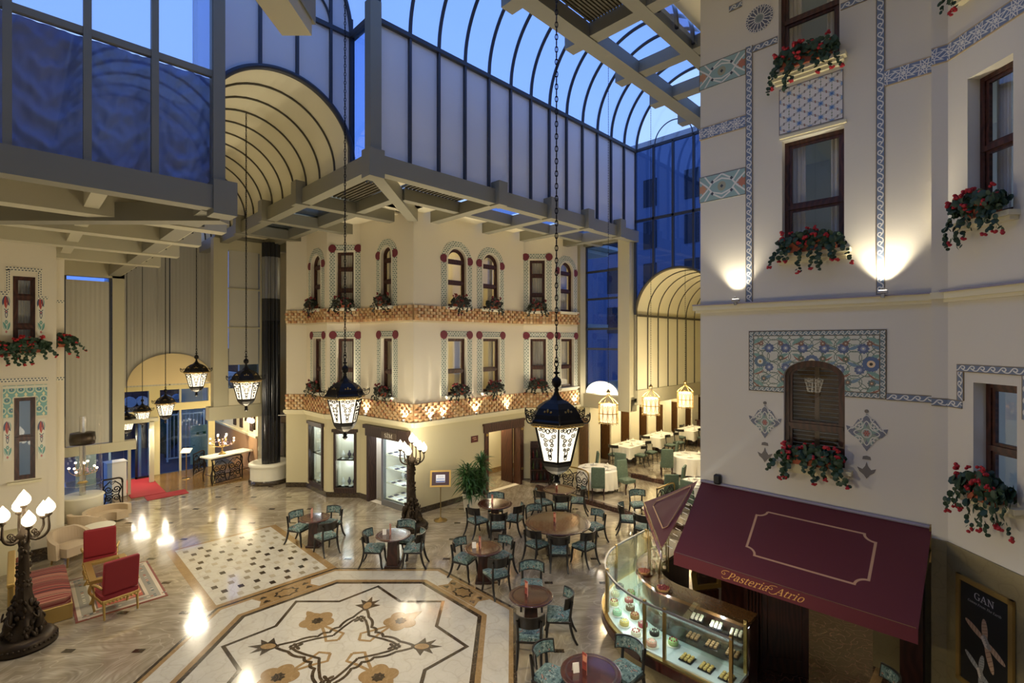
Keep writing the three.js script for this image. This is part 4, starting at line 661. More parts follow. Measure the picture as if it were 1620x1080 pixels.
// ---------------------------------------------------------------- glass vault over the hall
{
  barrel('ceiling_glass_vault', 'blue glass barrel vault on dark steel ribs', 'u', 7.62, 2.3, 12.55, 5.69, 16.5, 0.84, M.paneFrost, M.rib, 0.05);
  barrel('ceiling_glass_vault', 'short glass vault bay over the corner post', 'v', 3.28, 2.3, 12.55, 9.92, 10.88, 0.96, M.paneFrost, M.rib, 0.05);
  barrel('ceiling_glass_vault', 'glass vault arm running over the gallery', 'v', 3.28, 2.3, 12.55, -5.3, 5.3, 1.06, M.paneFrost, M.rib, 0.05);
  barrel('ceiling_glass_vault', 'glass vault arm beyond the draped windows', 'u', 7.62, 2.3, 12.55, -5, 0.98, 1.2, M.paneFrost, M.rib, 0.05);
  // the crossing: the higher of both vaults
  const N = 24, pos = [], uv = [], idx = [], zz = (d) => Math.sqrt(Math.max(0, 2.3 * 2.3 - d * d));
  for (let i = 0; i <= N; i++) for (let j = 0; j <= N; j++) { const u = 0.98 + 4.6 * i / N, v = 5.32 + 4.6 * j / N; const p = P(u, v, 12.56 + Math.max(zz(u - 3.28), zz(v - 7.62))); pos.push(p.x, p.y, p.z); uv.push(u, v); }
  for (let i = 0; i < N; i++) for (let j = 0; j < N; j++) { const a = i * (N + 1) + j; idx.push(a, a + 1, a + N + 1, a + 1, a + N + 2, a + N + 1); }
  const g = new THREE.BufferGeometry(); g.setAttribute('position', new THREE.Float32BufferAttribute(pos, 3)); g.setAttribute('uv', new THREE.Float32BufferAttribute(uv, 2)); g.setIndex(idx); g.computeVertexNormals();
  const X = thing('ceiling_crossing', 'glass groin where the two vault arms meet', 'ceiling', [0, 0, 0], 0, undefined, 'structure'); mesh('vault_pane', g, M.paneFrost, X);
  // white panel wall under the vault
  const W = thing('wall_white_panels', 'row of white panels between thin steel mullions under the vault', 'wall', [0, 0, 0], 0, undefined, 'structure');
  for (let i = 0; i < 13; i++) { const a = 5.69 + i * 0.8315; mesh('white_panel', grid(a + 0.03, a + 0.8, 9.94, 9.98, 9.5, 12.5), M.panelWhite, W); mesh('mullion', grid(a - 0.03, a + 0.03, 9.86, 9.98, 9.5, 12.55), M.rib, W); }
  mesh('top_rail', grid(5.5, 16.5, 9.84, 10.0, 12.48, 12.58), M.rib, W); mesh('backing', grid(5.6, 16.5, 10.0, 10.1, 9.45, 12.6), M.panelWhite, W);
  // corner post and strip of blue glass
  mesh('corner_post', grid(5.45, 5.72, 9.8, 10.05, 9.1, 12.9), M.beam, W); mesh('post_foot', grid(5.4, 5.77, 9.75, 10.1, 9.0, 9.62), M.beam, W);
  mesh('pane', grid(5.56, 5.58, 10.05, 10.86, 9.6, 12.5), M.paneBlue, W); mesh('mullion', grid(5.5, 5.62, 10.84, 10.94, 9.5, 12.6), M.rib, W); mesh('top_rail', grid(5.5, 5.66, 9.9, 10.9, 12.48, 12.6), M.rib, W);
  // wall over the cream barrel
  const A = thing('wall_over_barrel', 'pale panelled wall with a round arch opening into the cream barrel vault', 'wall', [0, 0, 0], 0, undefined, 'structure');
  const edges = [2.4, 2.75, 3.55, 4.3, 5.05, 5.55], bot = (u) => { const d = Math.abs(u - 4.05); return d < 1.53 ? 9.6 + Math.sqrt(1.53 * 1.53 - d * d) : 9.6; }, top = (u) => { const d = Math.abs(u - 3.28); return 12.55 + (d < 2.3 ? Math.sqrt(2.3 * 2.3 - d * d) : 0); };
  for (let i = 0; i < 5; i++) { const a = edges[i] + 0.03, b = edges[i + 1] - 0.03, lo = [], hi = [], up = []; for (let k = 0; k <= 6; k++) { const u = a + (b - a) * k / 6; lo.push([u, bot(u)]); up.push([u, top(u)]); }
    mesh('wall_panel', slab(shapeOf([...lo, [b, 12.5], [a, 12.5]]), 0.03).translate(0, 0, -10.92), M.panelWhite, A); mesh('lunette_panel', slab(shapeOf([[a, 12.6], [b, 12.6], ...up.reverse()]), 0.03).translate(0, 0, -10.92), M.panelWhite, A); }
  edges.forEach((u) => mesh('mullion', grid(u - 0.03, u + 0.03, 10.83, 10.93, bot(u), top(u)), M.rib, A)); mesh('transom', grid(2.4, 5.6, 10.82, 10.93, 12.48, 12.58), M.rib, A);
  mesh('lunette_arch', tube(Array.from({ length: 17 }, (_, i) => { const q = i / 16 * PI; return P(4.3 + 0.75 * cos(q), 10.86, 12.55 + 0.75 * sin(q)); }), 0.025, 32, 6), M.rib, A);
  mesh('arch_rim', tube(Array.from({ length: 25 }, (_, i) => { const q = i / 24 * PI; return P(4.05 + 1.53 * cos(q), 10.86, 9.6 + 1.53 * sin(q)); }), 0.06, 40, 6), M.rib, A);
  const B = barrel('ceiling_lobby_vault', 'cream barrel vault with dark ribs over the lobby', 'v', 4.05, 1.53, 9.6, 10.92, 24.4, 0.84, M.vaultCream, M.ribLight, 0.025, { sides: [PI], h: 7.6, mat: M.vaultCream });
  const s = []; for (let i = 0; i <= 24; i++) { const q = i / 24 * PI; s.push([4.05 + 1.52 * cos(q), 9.6 + 1.52 * sin(q)]); } mesh('end_pane', slab(shapeOf(s), 0.01).translate(0, 0, -24.41), M.paneFrost, B);
}
// slabs over the parts that are not glazed
{
  const S = thing('ceiling_slabs', 'cream plaster ceilings over the houses and galleries', 'ceiling', [0, 0, 0], 0, undefined, 'structure');
  for (const [u0, u1, v0, v1, h] of [[5.58, 16.6, -5.5, 5.3, 12.95], [-5, 0.98, -5.5, 5.3, 12.95], [-5, 2.3, 9.9, 17.2, 8.35], [5.6, 20, 12.9, 25, 9.62], [-5, 2.5, 17.1, 21.1, 8.1], [5.7, 7.2, 19, 25, 9.5]]) mesh('ceiling_slab', grid(u0, u1, v0, v1, h, h + 0.15), M.ceiling, S);
}

// ---------------------------------------------------------------- beam canopies
function canopy(name, label) { return thing(name, label, 'canopy', [0, 0, 0], 0, undefined, 'structure'); }
const beamU = (C, u0, u1, v, h, w = 0.28, d = 0.4, m = M.beam) => mesh('beam', grid(u0, u1, v - w / 2, v + w / 2, h, h + d), m, C);
const beamV = (C, v0, v1, u, h, w = 0.28, d = 0.4, m = M.beam) => mesh('beam', grid(u - w / 2, u + w / 2, v0, v1, h, h + d), m, C);
{
  const C = canopy('ceiling_beam_canopy', 'grey beam canopy around the corner house'), h = 9.1;
  beamU(C, 5.6, 16.5, 9.92, h + 0.02); beamV(C, 9.92, 24, 5.58, h + 0.02); beamU(C, 7.3, 16.4, 11.45, h + 0.06, 0.24, 0.32); beamV(C, 11.6, 22, 7.15, h + 0.06, 0.24, 0.32);
  mesh('diagonal_beam', beamAt([5.65, 9.99], [8.66, 12.98], h, h + 0.36, 0.3), M.beam, C);
  for (const u of [9.3, 11.45, 13.3, 15.2]) { beamV(C, 9.66, 12.75, u, h + 0.01, 0.3, 0.34); mesh('beam_head', grid(u - 0.16, u + 0.16, 9.62, 10.0, h - 0.02, h + 0.62), M.beam, C); }
  for (const v of [13.6, 16.2, 18.7, 21.2]) { beamU(C, 5.3, 8.3, v, h + 0.01, 0.3, 0.34); mesh('beam_head', grid(5.28, 5.66, v - 0.16, v + 0.16, h - 0.02, h + 0.62), M.beam, C); }
  // infill between the beams: plaster, dark grilles and glass
  const cell = (u0, u1, v0, v1, kind) => { if (kind === 'p') mesh('infill_panel', grid(u0, u1, v0, v1, h + 0.36, h + 0.42), M.ceiling, C); else if (kind === 'g') { const g = mesh('grille', grid(u0, u1, v0, v1, h + 0.4, h + 0.44), M.grilleBack ??= std({ color: '#6d6246', roughness: 0.8 }), C); const n = Math.round((u1 - u0) / 0.12); for (let i = 0; i < n; i++) mesh('grille_slat', grid(u0 + i * 0.12, u0 + i * 0.12 + 0.05, v0, v1, h + 0.36, h + 0.4), M.ribLight, g); } else mesh('skylight_pane', grid(u0, u1, v0, v1, h + 0.38, h + 0.39), M.paneBlue, C); };
  const us = [7.2, 9.15, 11.3, 13.15, 15.05, 16.4];
  ['g', 'x', 'x', 'x', 'p'].forEach((k, i) => cell(us[i] + 0.3 * (i > 0), us[i + 1], 10.05, 11.35, k)); ['p', 'p', 'p', 'p', 'p'].forEach((k, i) => cell(us[i] + 0.3 * (i > 0) + (i ? 0 : 0.6), us[i + 1], 11.55, 13.2, k)); cell(5.75, 7.1, 10.1, 11.3, 'p');
  const vs = [11.6, 13.45, 16.05, 18.55, 21, 24]; ['g', 'x', 'x', 'p', 'p'].forEach((k, i) => cell(5.72, 7.05, vs[i] + 0.3 * (i > 0), vs[i + 1], k)); ['p', 'p', 'p', 'p', 'p'].forEach((k, i) => cell(7.25, 8.7, vs[i] + (i ? 0.3 : 0.9), vs[i + 1], k));
}
{
  const C = canopy('ceiling_beam_canopy', 'high grey beam canopy beside the awning house'), h = 12.5;
  beamU(C, 5.6, 16.4, 7.12, h, 0.4, 0.34); beamU(C, 5.6, 16.4, 5.6, h + 0.02, 0.3, 0.34);
  for (const u of [7.5, 9.65, 11.85, 13.7, 15.5]) { beamV(C, 4.6, 7.66, u, h + 0.03, 0.34, 0.32); }
  for (const [a, b, k] of [[5.8, 7.3, 'p'], [7.7, 9.45, 'g'], [13.9, 15.3, 'x']]) if (k === 'p') mesh('infill_panel', grid(a, b, 5.75, 6.9, h + 0.3, h + 0.34), M.ceiling, C); else if (k === 'g') { const g = mesh('grille', grid(a, b, 5.75, 6.9, h + 0.34, h + 0.38), M.grilleBack, C); for (let i = 0; i < 14; i++) mesh('grille_slat', grid(a, b, 5.78 + i * 0.08, 5.82 + i * 0.08, h + 0.3, h + 0.34), M.ribLight, g); }
  const N = canopy('ceiling_beam_canopy', 'beam end of the canopy over the gallery'); mesh('diagonal_beam', beamAt([2.42, 6.12], [0.2, 3.9], 9.12, 9.5, 0.36), M.beamPale, N); mesh('beam_head', beamAt([2.47, 6.17], [2.15, 5.85], 9.3, 9.75, 0.4), M.beam, N);
}
{ // canopy and draped windows over the lobby side house
  const C = canopy('ceiling_beam_canopy', 'low grey beam canopy over the lobby side house'), h = 7.55;
  beamU(C, -5, 2.42, 9.3, h + 0.02, 0.3, 0.38); mesh('diagonal_beam', beamAt([2.6, 9.75], [-1.2, 13.55], h - 0.06, h + 0.26, 0.3), M.beam, C); mesh('beam_head', grid(2.27, 2.62, 9.11, 9.52, h - 0.06, h + 0.5), M.beam, C);
  beamV(C, 9.4, 21, 2.32, h + 0.02, 0.3, 0.36); for (const v of [11.1, 13.0, 15.1, 17.4]) beamU(C, -2.5, 2.95, v, h, 0.34, 0.36, M.beamPale);
  for (const [v0, v1] of [[9.6, 10.9], [11.3, 12.8], [13.2, 14.9], [15.3, 17]]) mesh('infill_panel', grid(-4, v0 === 13.2 ? 0.8 : 2.2, v0, v1, h + 0.5, h + 0.55), M.ceiling, C);
  beamV(C, 9.5, 17, 0.9, h + 0.1, 0.2, 0.3, M.beamPale);
  const D = thing('window_draped', 'tall steel framed glazing with blue festoon drapes behind its lower panes', 'window', [0, 0, 0], 0, undefined, 'structure');
  const us = [-2.44, -1.66, -0.88, -0.08, 0.72, 1.51, 2.32];
  us.forEach((u, i) => mesh('mullion', grid(u - 0.045, u + 0.045, 9.22, 9.34, h + 0.38, 12.6), M.beam, D)); for (const y of [9.8, 11.9]) mesh('transom', grid(-2.5, 2.29, 9.235, 9.325, y - 0.05, y + 0.05), M.beam, D);
  mesh('corner_post', grid(2.285, 2.46, 9.19, 9.42, h + 0.45, 12.7), M.beam, D);
  for (let i = 0; i < 6; i++) for (const [a, b] of [[h + 0.38, 9.75], [9.85, 11.85], [11.95, 12.6]]) mesh('pane', grid(us[i] + 0.045, us[i + 1] - 0.045, 9.28, 9.288, a, b), a > 9 ? M.paneFrost : M.pane, D);
  for (let i = 2; i < 6; i++) { const w = us[i + 1] - us[i], H = 1.9, g = new THREE.PlaneGeometry(w, H, 28, 60), p = g.attributes.position; for (let k = 0; k < p.count; k++) { const X = p.getX(k) / w, Y = p.getY(k) / H + 0.5, sag = 4 * X * X, ph = (Y - sag * 0.2) * 34 + i * 1.3 + 1.2 * noise2(X * 2 + i * 5, Y * 2); p.setZ(k, 0.055 * Math.pow(0.5 + 0.5 * sin(ph), 1.6) * (0.4 + 0.6 * (1 - Y)) * (1 - 0.5 * sag) + 0.03 * noise2(X * 5 + i * 9, Y * 6)); } g.computeVertexNormals(); mesh('festoon_drape', g.translate((us[i] + us[i + 1]) / 2, h + 0.38 + H / 2, -9.52), M.blueDrape, D); }
  mesh('side_pane', grid(2.36, 2.37, 9.42, 10.9, h + 0.4, 12.5), M.paneBlue, D);
}
// ---------------------------------------------------------------- the house on the lobby side
const lobbyHouse = (() => {
  const a = [-4, 16.9], X = (u) => u + 4, w1 = { x0: X(-0.05), x1: X(0.34), y0: 5.2, y1: 6.98 }, w2 = { x0: X(-0.03), x1: X(0.34), y0: 2.05, y1: 4.04 };
  const W = wallSeg('wall_lobby_house', 'cream house wall with teal tile panel and tulip tiles', a, [0.57, 16.9], 0, 8.1, [w1, w2], M.plasterHouse, 0.25);
  windowIn(W, w1, 'brown window with white curtains above the teal tile panel', { bars: [0.32, 0.72], depth: 0.1, bar: 0.045, curtain: 'full' });
  windowIn(W, w2, 'brown window under the teal tile panel', { bars: [0.5], depth: 0.1, bar: 0.045, curtain: 'none' });
  const S = wallSeg('wall_lobby_house', 'narrow set back end of the house with tulip tiles', [0.57, 17.5], [0.9, 17.5], 0, 8.1, [], M.plasterHouse, 0.2); mesh('return_wall', lim(-0.02, 0.15, 0, 8.1, -0.2, 0.6), M.plasterHouse, S.g);
  const d = (W, x0, x1, y0, y1, v) => stripOn(W, 'dash_tile_border', x0, x1, y0, y1, T.dashes, 'dash', 0.12, v);
  d(W, X(-0.26), X(-0.12), 6.5, 6.6); d(W, X(-0.17), X(-0.09), 6.6, 7.12, true); d(W, X(-0.17), X(0.46), 7.1, 7.2); d(W, X(0.38), X(0.46), 6.52, 7.1, true); d(W, X(0.38), X(0.57), 6.44, 6.52); d(S, 0, 0.33, 6.4, 6.48); d(W, X(-0.4), X(0.57), 4.42, 4.52); d(S, 0, 0.33, 4.38, 4.48);
  { const g = []; const tp = (x0, x1, y0, y1) => { const b = lim(x0, x1, y0, y1, 0, 0.012), p = b.attributes.position, uv = b.attributes.uv; for (let i = 0; i < uv.count; i++) uv.setXY(i, (p.getX(i) - X(-0.23)) / 0.8, (p.getY(i) - 3.55) / 0.75); g.push(b); }; tp(X(-0.23), X(0.55), 4.06, 4.34); tp(X(-0.23), X(-0.05), 3.58, 4.06); tp(X(0.36), X(0.55), 3.58, 4.06); mesh('teal_tile_panel', g, std({ map: T.peacock, roughness: 0.45 }), W.g, 'teal tile panel with oval motifs'); }
  for (const [x, y] of [[-0.16, 5.55], [0.44, 5.55], [-0.14, 2.55], [0.45, 2.5]]) panelOn(W, 'tulip_tile', X(x - 0.07), X(x + 0.07), y, y + 1.0, T.tulip);
  mesh('window_sill', box(0.6, 0.06, 0.16, X(0.15), 2.0, 0.05), M.stoneTrim, W.g); mesh('window_sill', box(0.6, 0.06, 0.2, X(0.15), 5.1, 0.07), M.stoneTrim, W.g);
  mesh('base_course', box(4.6, 0.3, 0.05, 2.28, 0.15, 0.025), M.floorDark, W.g); mesh('low_ledge', box(4.3, 0.9, 0.5, 2.1, 0.45, 0.25), M.plasterDado, W.g);
  mesh('base_course', box(0.4, 0.3, 0.05, 0.15, 0.15, 0.025), M.floorDark, S.g);
  return W;
})();

// ---------------------------------------------------------------- lobby end
{
  const E = thing('wall_entrance', 'glazed entrance wall with tall blinds and yellow stone piers', 'wall', [0, 0, 0], 0, undefined, 'structure'), v = 24.4, s = M.stonePier ??= std({ color: '#cdbf8a', roughness: 0.7 });
  const U = (px) => uAt(px, v), y = (py, px) => hAt(py, U(px), v);
  const fill = (p0, p1, h0, h1, m = s, name = 'stone_face', d = 0.3) => mesh(name, grid(U(p0), U(p1), v, v + d, h0, h1), m, E);
  fill(120, 152, 0, 3.6); fill(236, 253, 0, 3.42); fill(253, 330, 2.55, 2.85); fill(197, 236, 2.35, 2.62); fill(120, 197, 2.35, 2.62); fill(120, 340, 3.42, 3.7); fill(330, 340, 0, 3.42);
  // tall blinds above
  mesh('blind', foldGeo(U(267) - U(196), 6.1, 14, 0.004, 0).translate((U(196) + U(267)) / 2, 6.65, -v + 0.06), M.blind, E); mesh('blind', foldGeo(U(337) - U(269), 6.1, 12, 0.004, 0).translate((U(269) + U(337)) / 2, 6.65, -v + 0.06), M.blind, E);
  mesh('pane', grid(2.4, 6.0, v + 0.1, v + 0.11, 3.7, 9.6), M.paneBlue, E); for (const [p, w] of [[268, 0.05], [195, 0.1], [338, 0.1]]) mesh('mullion', grid(U(p) - w, U(p) + w, v - 0.02, v + 0.1, 3.6, 9.7), M.rib, E); for (const h of [5.2, 6.9, 8.4]) mesh('transom', grid(U(196), U(337), v + 0.02, v + 0.1, h, h + 0.06), M.rib, E);
  { const c = (U(200) + U(337)) / 2, R = (U(337) - U(200)) / 2, p = []; for (let i = 0; i <= 24; i++) { const q = i / 24 * PI; p.push([c + R * cos(q), 3.66 + 1.25 * sin(q)]); } mesh('arched_blind', slab(shapeOf(p), 0.02).translate(0, 0, -v + 0.1), std({ color: '#d9c596', roughness: 0.9 }), E, 'cream arch coloured as the lit canopy behind the blinds'); }  // lit canopy behind the blinds, its light put into the panel colour
  // transom lights and glazing below
  for (const [a, b, h0, h1] of [[197, 236, 2.62, 3.42], [253, 330, 2.85, 3.42], [253, 330, 0.0, 2.55], [197, 222, 0, 2.33], [152, 196, 0, 2.33]]) mesh('pane', grid(U(a), U(b), v + 0.14, v + 0.15, h0, h1), M.paneBlue, E);
  for (const p of [222, 286, 174]) mesh('mullion', grid(U(p) - 0.035, U(p) + 0.035, v + 0.06, v + 0.2, 0, p === 286 ? 3.42 : 2.35), M.beamPale, E);
  // jamb wall with the blind on the house side
  const J = thing('wall_blind_bay', 'tall window bay with a long beige blind beside a yellow pier', 'wall', [0, 0, 0], 0, undefined, 'structure'), w = 21, UJ = (px) => uAt(px, w);
  mesh('pier', grid(UJ(178), UJ(197), w, w + 0.35, 1.8, 7.7), M.beamPale, J); mesh('bay_beam', grid(UJ(97), UJ(215), w - 0.05, w + 0.3, 1.75, 2.05), M.beamPale, J); mesh('bay_beam', grid(UJ(97), UJ(197), w, w + 0.3, 7.5, 8.26), M.beamPale, J);
  mesh('blind', foldGeo(UJ(173) - UJ(104), 5.3, 9, 0.005, 0).translate((UJ(104) + UJ(173)) / 2, 4.72, -w - 0.05), M.blind, J); mesh('pane', grid(UJ(97), UJ(178), w + 0.25, w + 0.26, 2, 7.5), M.paneBlue, J);
  for (const p of [103, 175]) mesh('mullion', grid(UJ(p) - 0.035, UJ(p) + 0.035, w + 0.05, w + 0.2, 2, 7.5), M.rib, J); for (const h of [3.4, 4.6, 5.8, 6.9]) mesh('transom', grid(UJ(100), UJ(178), w + 0.1, w + 0.22, h, h + 0.06), M.rib, J);
  mesh('side_wall', grid(UJ(197) - 0.2, UJ(197), w + 0.35, v, 2.05, 7.7), M.beamPale, J); mesh('low_glass', grid(UJ(97), UJ(178), w + 0.1, w + 0.11, 0, 1.75), M.paneBlue, J);
  // bay on the other side of the entrance
  const K = thing('wall_blind_bay', 'window bay with a cream blind beside the dark fluted column', 'wall', [0, 0, 0], 0, undefined, 'structure');
  mesh('pier', grid(UJ(338), UJ(361), w, w + 0.4, 2.5, 9.3), M.beamPale, K); mesh('pier', grid(UJ(412), UJ(424), w, w + 0.4, 2.5, 9.3), M.beamPale, K); mesh('bay_beam', grid(UJ(330), UJ(432), w - 0.1, w + 0.4, 2.45, 2.95), M.beamPale, K); mesh('bay_beam', grid(UJ(361), UJ(412), w, w + 0.4, 8.9, 9.3), M.beamPale, K);
  mesh('blind', grid(UJ(363), UJ(410), w + 0.1, w + 0.12, 4.5, 8.9), M.blind, K); mesh('pane', grid(UJ(361), UJ(412), w + 0.2, w + 0.21, 3.6, 8.9), M.paneBlue, K); mesh('window_ledge', grid(UJ(361), UJ(412), w + 0.05, w + 0.4, 2.95, 3.6), M.cream, K); for (const h of [5.9, 7.4]) mesh('transom', grid(UJ(361), UJ(412), w + 0.06, w + 0.14, h, h + 0.06), M.beamPale, K);
  // passage wall behind it
  const G = thing('wall_passage', 'cream passage wall with tall slim windows and lit sconces', 'wall', [0, 0, 0], 0, undefined, 'structure');
  mesh('wall_face', grid(6.9, 7.1, 21.4, 30, 0, 4), M.cream, G); mesh('painted_dado', grid(6.87, 6.9, 21.4, 30, 0, 1.5), std({ color: '#b08a64', roughness: 0.7 }), G); mesh('dado_rail', grid(6.82, 6.9, 21.4, 30, 1.5, 1.58), M.stoneTrim, G);
  for (const vv of [22.1, 23.4, 24.3, 26.2]) mesh('slim_window', grid(6.86, 6.9, vv - 0.17, vv + 0.17, 1.7, 2.9), M.frameDark, G);
  mesh('wall_face', grid(5.9, 6.9, 29.8, 30, 0, 4), M.cream, G); mesh('passage_ceiling', grid(5.9, 7.0, 21.4, 30, 3.6, 3.7), M.ceiling, G);
}
// ---------------------------------------------------------------- hanging lanterns
const lantern = (() => {
  const g = thing('hanging_lantern', '', 'lantern', [0, 0, 0], -PI / 4, 'six sided hanging lanterns');
  const vtx = (i, r, y) => V3(r * sin(i * PI / 3), y, r * cos(i * PI / 3));
  const rt = 0.29, rb = 0.185, yt = -0.03, yb = -0.46;
  mesh('dome', flat(lathe([[0.345, 0], [0.345, 0.025], [0.32, 0.045], [0.3, 0.1], [0.25, 0.17], [0.17, 0.225], [0.09, 0.26], [0.045, 0.31], [0.025, 0.36], [0, 0.37]], 6)), M.iron, g);
  const crown = mesh('crown_band', flat(lathe([[0.335, -0.045], [0.35, -0.03], [0.35, 0], [0.33, 0.004]], 6)), M.gilt, g);
  const beads = []; for (let i = 0; i < 6; i++) for (let k = 0; k < 9; k++) { const p = vtx(i, 0.352, -0.022).lerp(vtx(i + 1, 0.352, -0.022), (k + 0.5) / 9); beads.push(ball(0.013, p.x, p.y, p.z, 5)); } mesh('bead_row', beads, M.brass, crown);
  mesh('spire', [lathe([[0.02, 0.34], [0.03, 0.38], [0.02, 0.4], [0.055, 0.43], [0.062, 0.47], [0.05, 0.51], [0.018, 0.535], [0.012, 0.56], [0.045, 0.585], [0.012, 0.6], [0.02, 0.64], [0.004, 0.655]], 12), new THREE.TorusGeometry(0.028, 0.008, 6, 14).scale(0.8, 1.3, 1).translate(0, 0.69, 0)], M.iron, g);
  for (let i = 0; i < 6; i++) {
    const a = vtx(i, rt, yt), b = vtx(i + 1, rt, yt), c = vtx(i + 1, rb, yb), d = vtx(i, rb, yb), n = b.clone().sub(a).cross(d.clone().sub(a)).normalize(); if (n.x * (a.x + b.x) + n.z * (a.z + b.z) < 0) n.negate();
    const quad = new THREE.BufferGeometry(), t = n.clone().multiplyScalar(-0.006), v = [a, b, c, d, a.clone().add(t), b.clone().add(t), c.clone().add(t), d.clone().add(t)];
    quad.setAttribute('position', new THREE.Float32BufferAttribute(v.flatMap((p) => [p.x, p.y, p.z]), 3)); quad.setAttribute('uv', new THREE.Float32BufferAttribute([0, 1, 1, 1, 1, 0, 0, 0, 0, 1, 1, 1, 1, 0, 0, 0], 2)); quad.setIndex([0, 3, 1, 1, 3, 2, 4, 5, 7, 5, 6, 7, 0, 1, 4, 1, 5, 4, 3, 7, 2, 2, 7, 6]);
    const pane = mesh('lamp_glass_panel', flat(quad), M.lampWhite, g, 'glowing milky glass');
    mesh('corner_bar', bar(a.clone().multiplyScalar(1.02), d.clone().multiplyScalar(1.02), 0.02), M.iron, g);
    // iron scrollwork in front of the glass
    const ex = b.clone().sub(a).normalize(), ey = a.clone().add(b).sub(d).sub(c).normalize(), mid = a.clone().add(b).multiplyScalar(0.5), W = (x, y) => mid.clone().addScaledVector(ex, x).addScaledVector(ey, y).addScaledVector(n, 0.008);
    const S = [], scroll = (cx, cy, r, a0, turns) => { for (const s of [-1, 1]) S.push(tube(spiral2(cx, cy, r, r * 0.25, a0, turns, 9).map(([x, y]) => W(s * x, y)), 0.0066, 11, 3)); };
    const loop = (cx, cy, rx, ry, w) => S.push(tube(Array.from({ length: 8 }, (_, k) => W(cx + rx * cos(k * PI / 4), cy + ry * sin(k * PI / 4))), w ?? 0.0066, 14, 3, true));
    loop(0, -0.06, 0.021, 0.027, 0.0075); scroll(0.055, -0.05, 0.034, 0.5, 1.4); scroll(0.1, -0.04, 0.024, 2, 1.3); scroll(0.07, -0.115, 0.032, 1, -1.4); scroll(0.038, -0.165, 0.03, 3, 1.3); scroll(0.035, -0.225, 0.028, 1.5, -1.4); scroll(0.026, -0.28, 0.022, 3.2, 1.3); loop(0, -0.33, 0.022, 0.026); scroll(0.014, -0.37, 0.016, 1, 1.2); loop(0, -0.395, 0.016, 0.02);
    mesh('scrollwork', S, M.iron, pane);
    // bracket at the corner of the crown
    const o = vtx(i, 1, 0), B = (r, y) => V3(o.x * r, y, o.z * r), br = [];
    br.push(tube([B(0.33, 0.0), B(0.4, 0.01), B(0.425, 0.05), B(0.43, 0.1), B(0.425, 0.13)], 0.008, 8, 4)); for (const [r, y, q, k] of [[0.375, 0.055, 0.036, 1], [0.33, 0.1, 0.03, -1], [0.405, 0.09, 0.02, 1]]) br.push(tube(spiral2(r, y, q, q * 0.25, 0.5, k * 1.4, 10).map(([x, z]) => B(x, z)), 0.006, 12, 4));
    mesh('bracket', br, M.iron, g);
    const fl = []; const em = vtx(i, 0.26, 0.135).add(vtx(i + 1, 0.26, 0.135)).multiplyScalar(0.5); const en = vtx(i, 1, 0).add(vtx(i + 1, 1, 0)).normalize(), et = V3(en.z, 0, -en.x); for (const s of [-1, 0, 1]) { const p = em.clone().addScaledVector(et, s * 0.04).addScaledVector(en, 0.012); fl.push(new THREE.SphereGeometry(0.018, 6, 5).scale(0.8, s ? 0.8 : 1.5, 0.8).translate(p.x, p.y + (s ? 0 : 0.012), p.z)); } mesh('dome_flower', fl, M.gilt, g);
  }
  mesh('bowl', flat(lathe([[0.2, -0.455], [0.2, -0.48], [0.185, -0.52], [0.14, -0.58], [0.07, -0.625], [0.03, -0.65], [0.02, -0.67]], 6)), M.iron, g);
  mesh('bottom_finial', lathe([[0.015, -0.65], [0.04, -0.68], [0.03, -0.71], [0.05, -0.735], [0.015, -0.77], [0, -0.78]], 10), M.iron, g);
  return g;
})();
function chainTo(root, from, to, r = 0.022) {
  const n = Math.round((to - from) / 0.075), L = []; const link = new THREE.TorusGeometry(r, r * 0.3, 4, 8).scale(0.8, 1.6, 1);
  for (let i = 0; i < n; i++) L.push((i % 2 ? link.clone().rotateY(PI / 2) : link.clone()).translate(0, from + (i + 0.5) * 0.075, 0)); L.push(cyl(r * 0.18, r * 0.18, to - from, 0, (from + to) / 2, 0, 5));
  mesh('chain', L, M.iron, root);
}
{
  const hang = [4.44, 4.44, 4.44, 4.44, 3.05, 2.75, 2.45], spots = [[4.62, 3.86, 14.8, 'black iron lantern with scrollwork hanging before the corner house, its dome dark blue'], [4.12, 8.3, 14.7, 'black iron lantern hanging above the star medallion'], [4.05, 13.4, 11.1, 'black iron lantern hanging above the checkered floor panel'], [4.05, 18.2, 11.1, 'black iron lantern hanging above the lobby floor short of the red carpet'], [4.05, 22.8, 11.1, 'iron lantern hanging in front of the entrance pier'], [3.42, 23.4, 9.0, 'small iron lantern hanging above the red carpet'], [2.98, 23.7, 8.4, 'small iron lantern half hidden by the yellow pier']];
  spots.forEach(([u, v, top, label], i) => {
    const o = i ? copyOf(lantern, [u, v, hang[i]], -PI / 4, label) : lantern; if (!i) { lantern.position.copy(P(u, v, hang[0])); lantern.userData.label = label; }
    if (i > 4) o.scale.setScalar(0.85);
  });
  const all = scene.children.filter((o) => /^hanging_lantern/.test(o.name)); all.forEach((o, i) => { chainTo(o, 0.7, (spots[i][2] - o.position.y) / o.scale.y); const [u, v] = spots[i], y = o.position.y - 0.84 * o.scale.y, k = i > 3 ? 0.25 : 1; lampPoint(u, v, y - 0.5, 7.5 * k, WARM, 0);
    const l = new THREE.RectAreaLight(WARMW, 62 * k, 0.5, 0.5); l.name = 'lantern_glow'; l.position.copy(P(u, v, y)); l.lookAt(P(u, v, 0)); scene.add(l); });
}
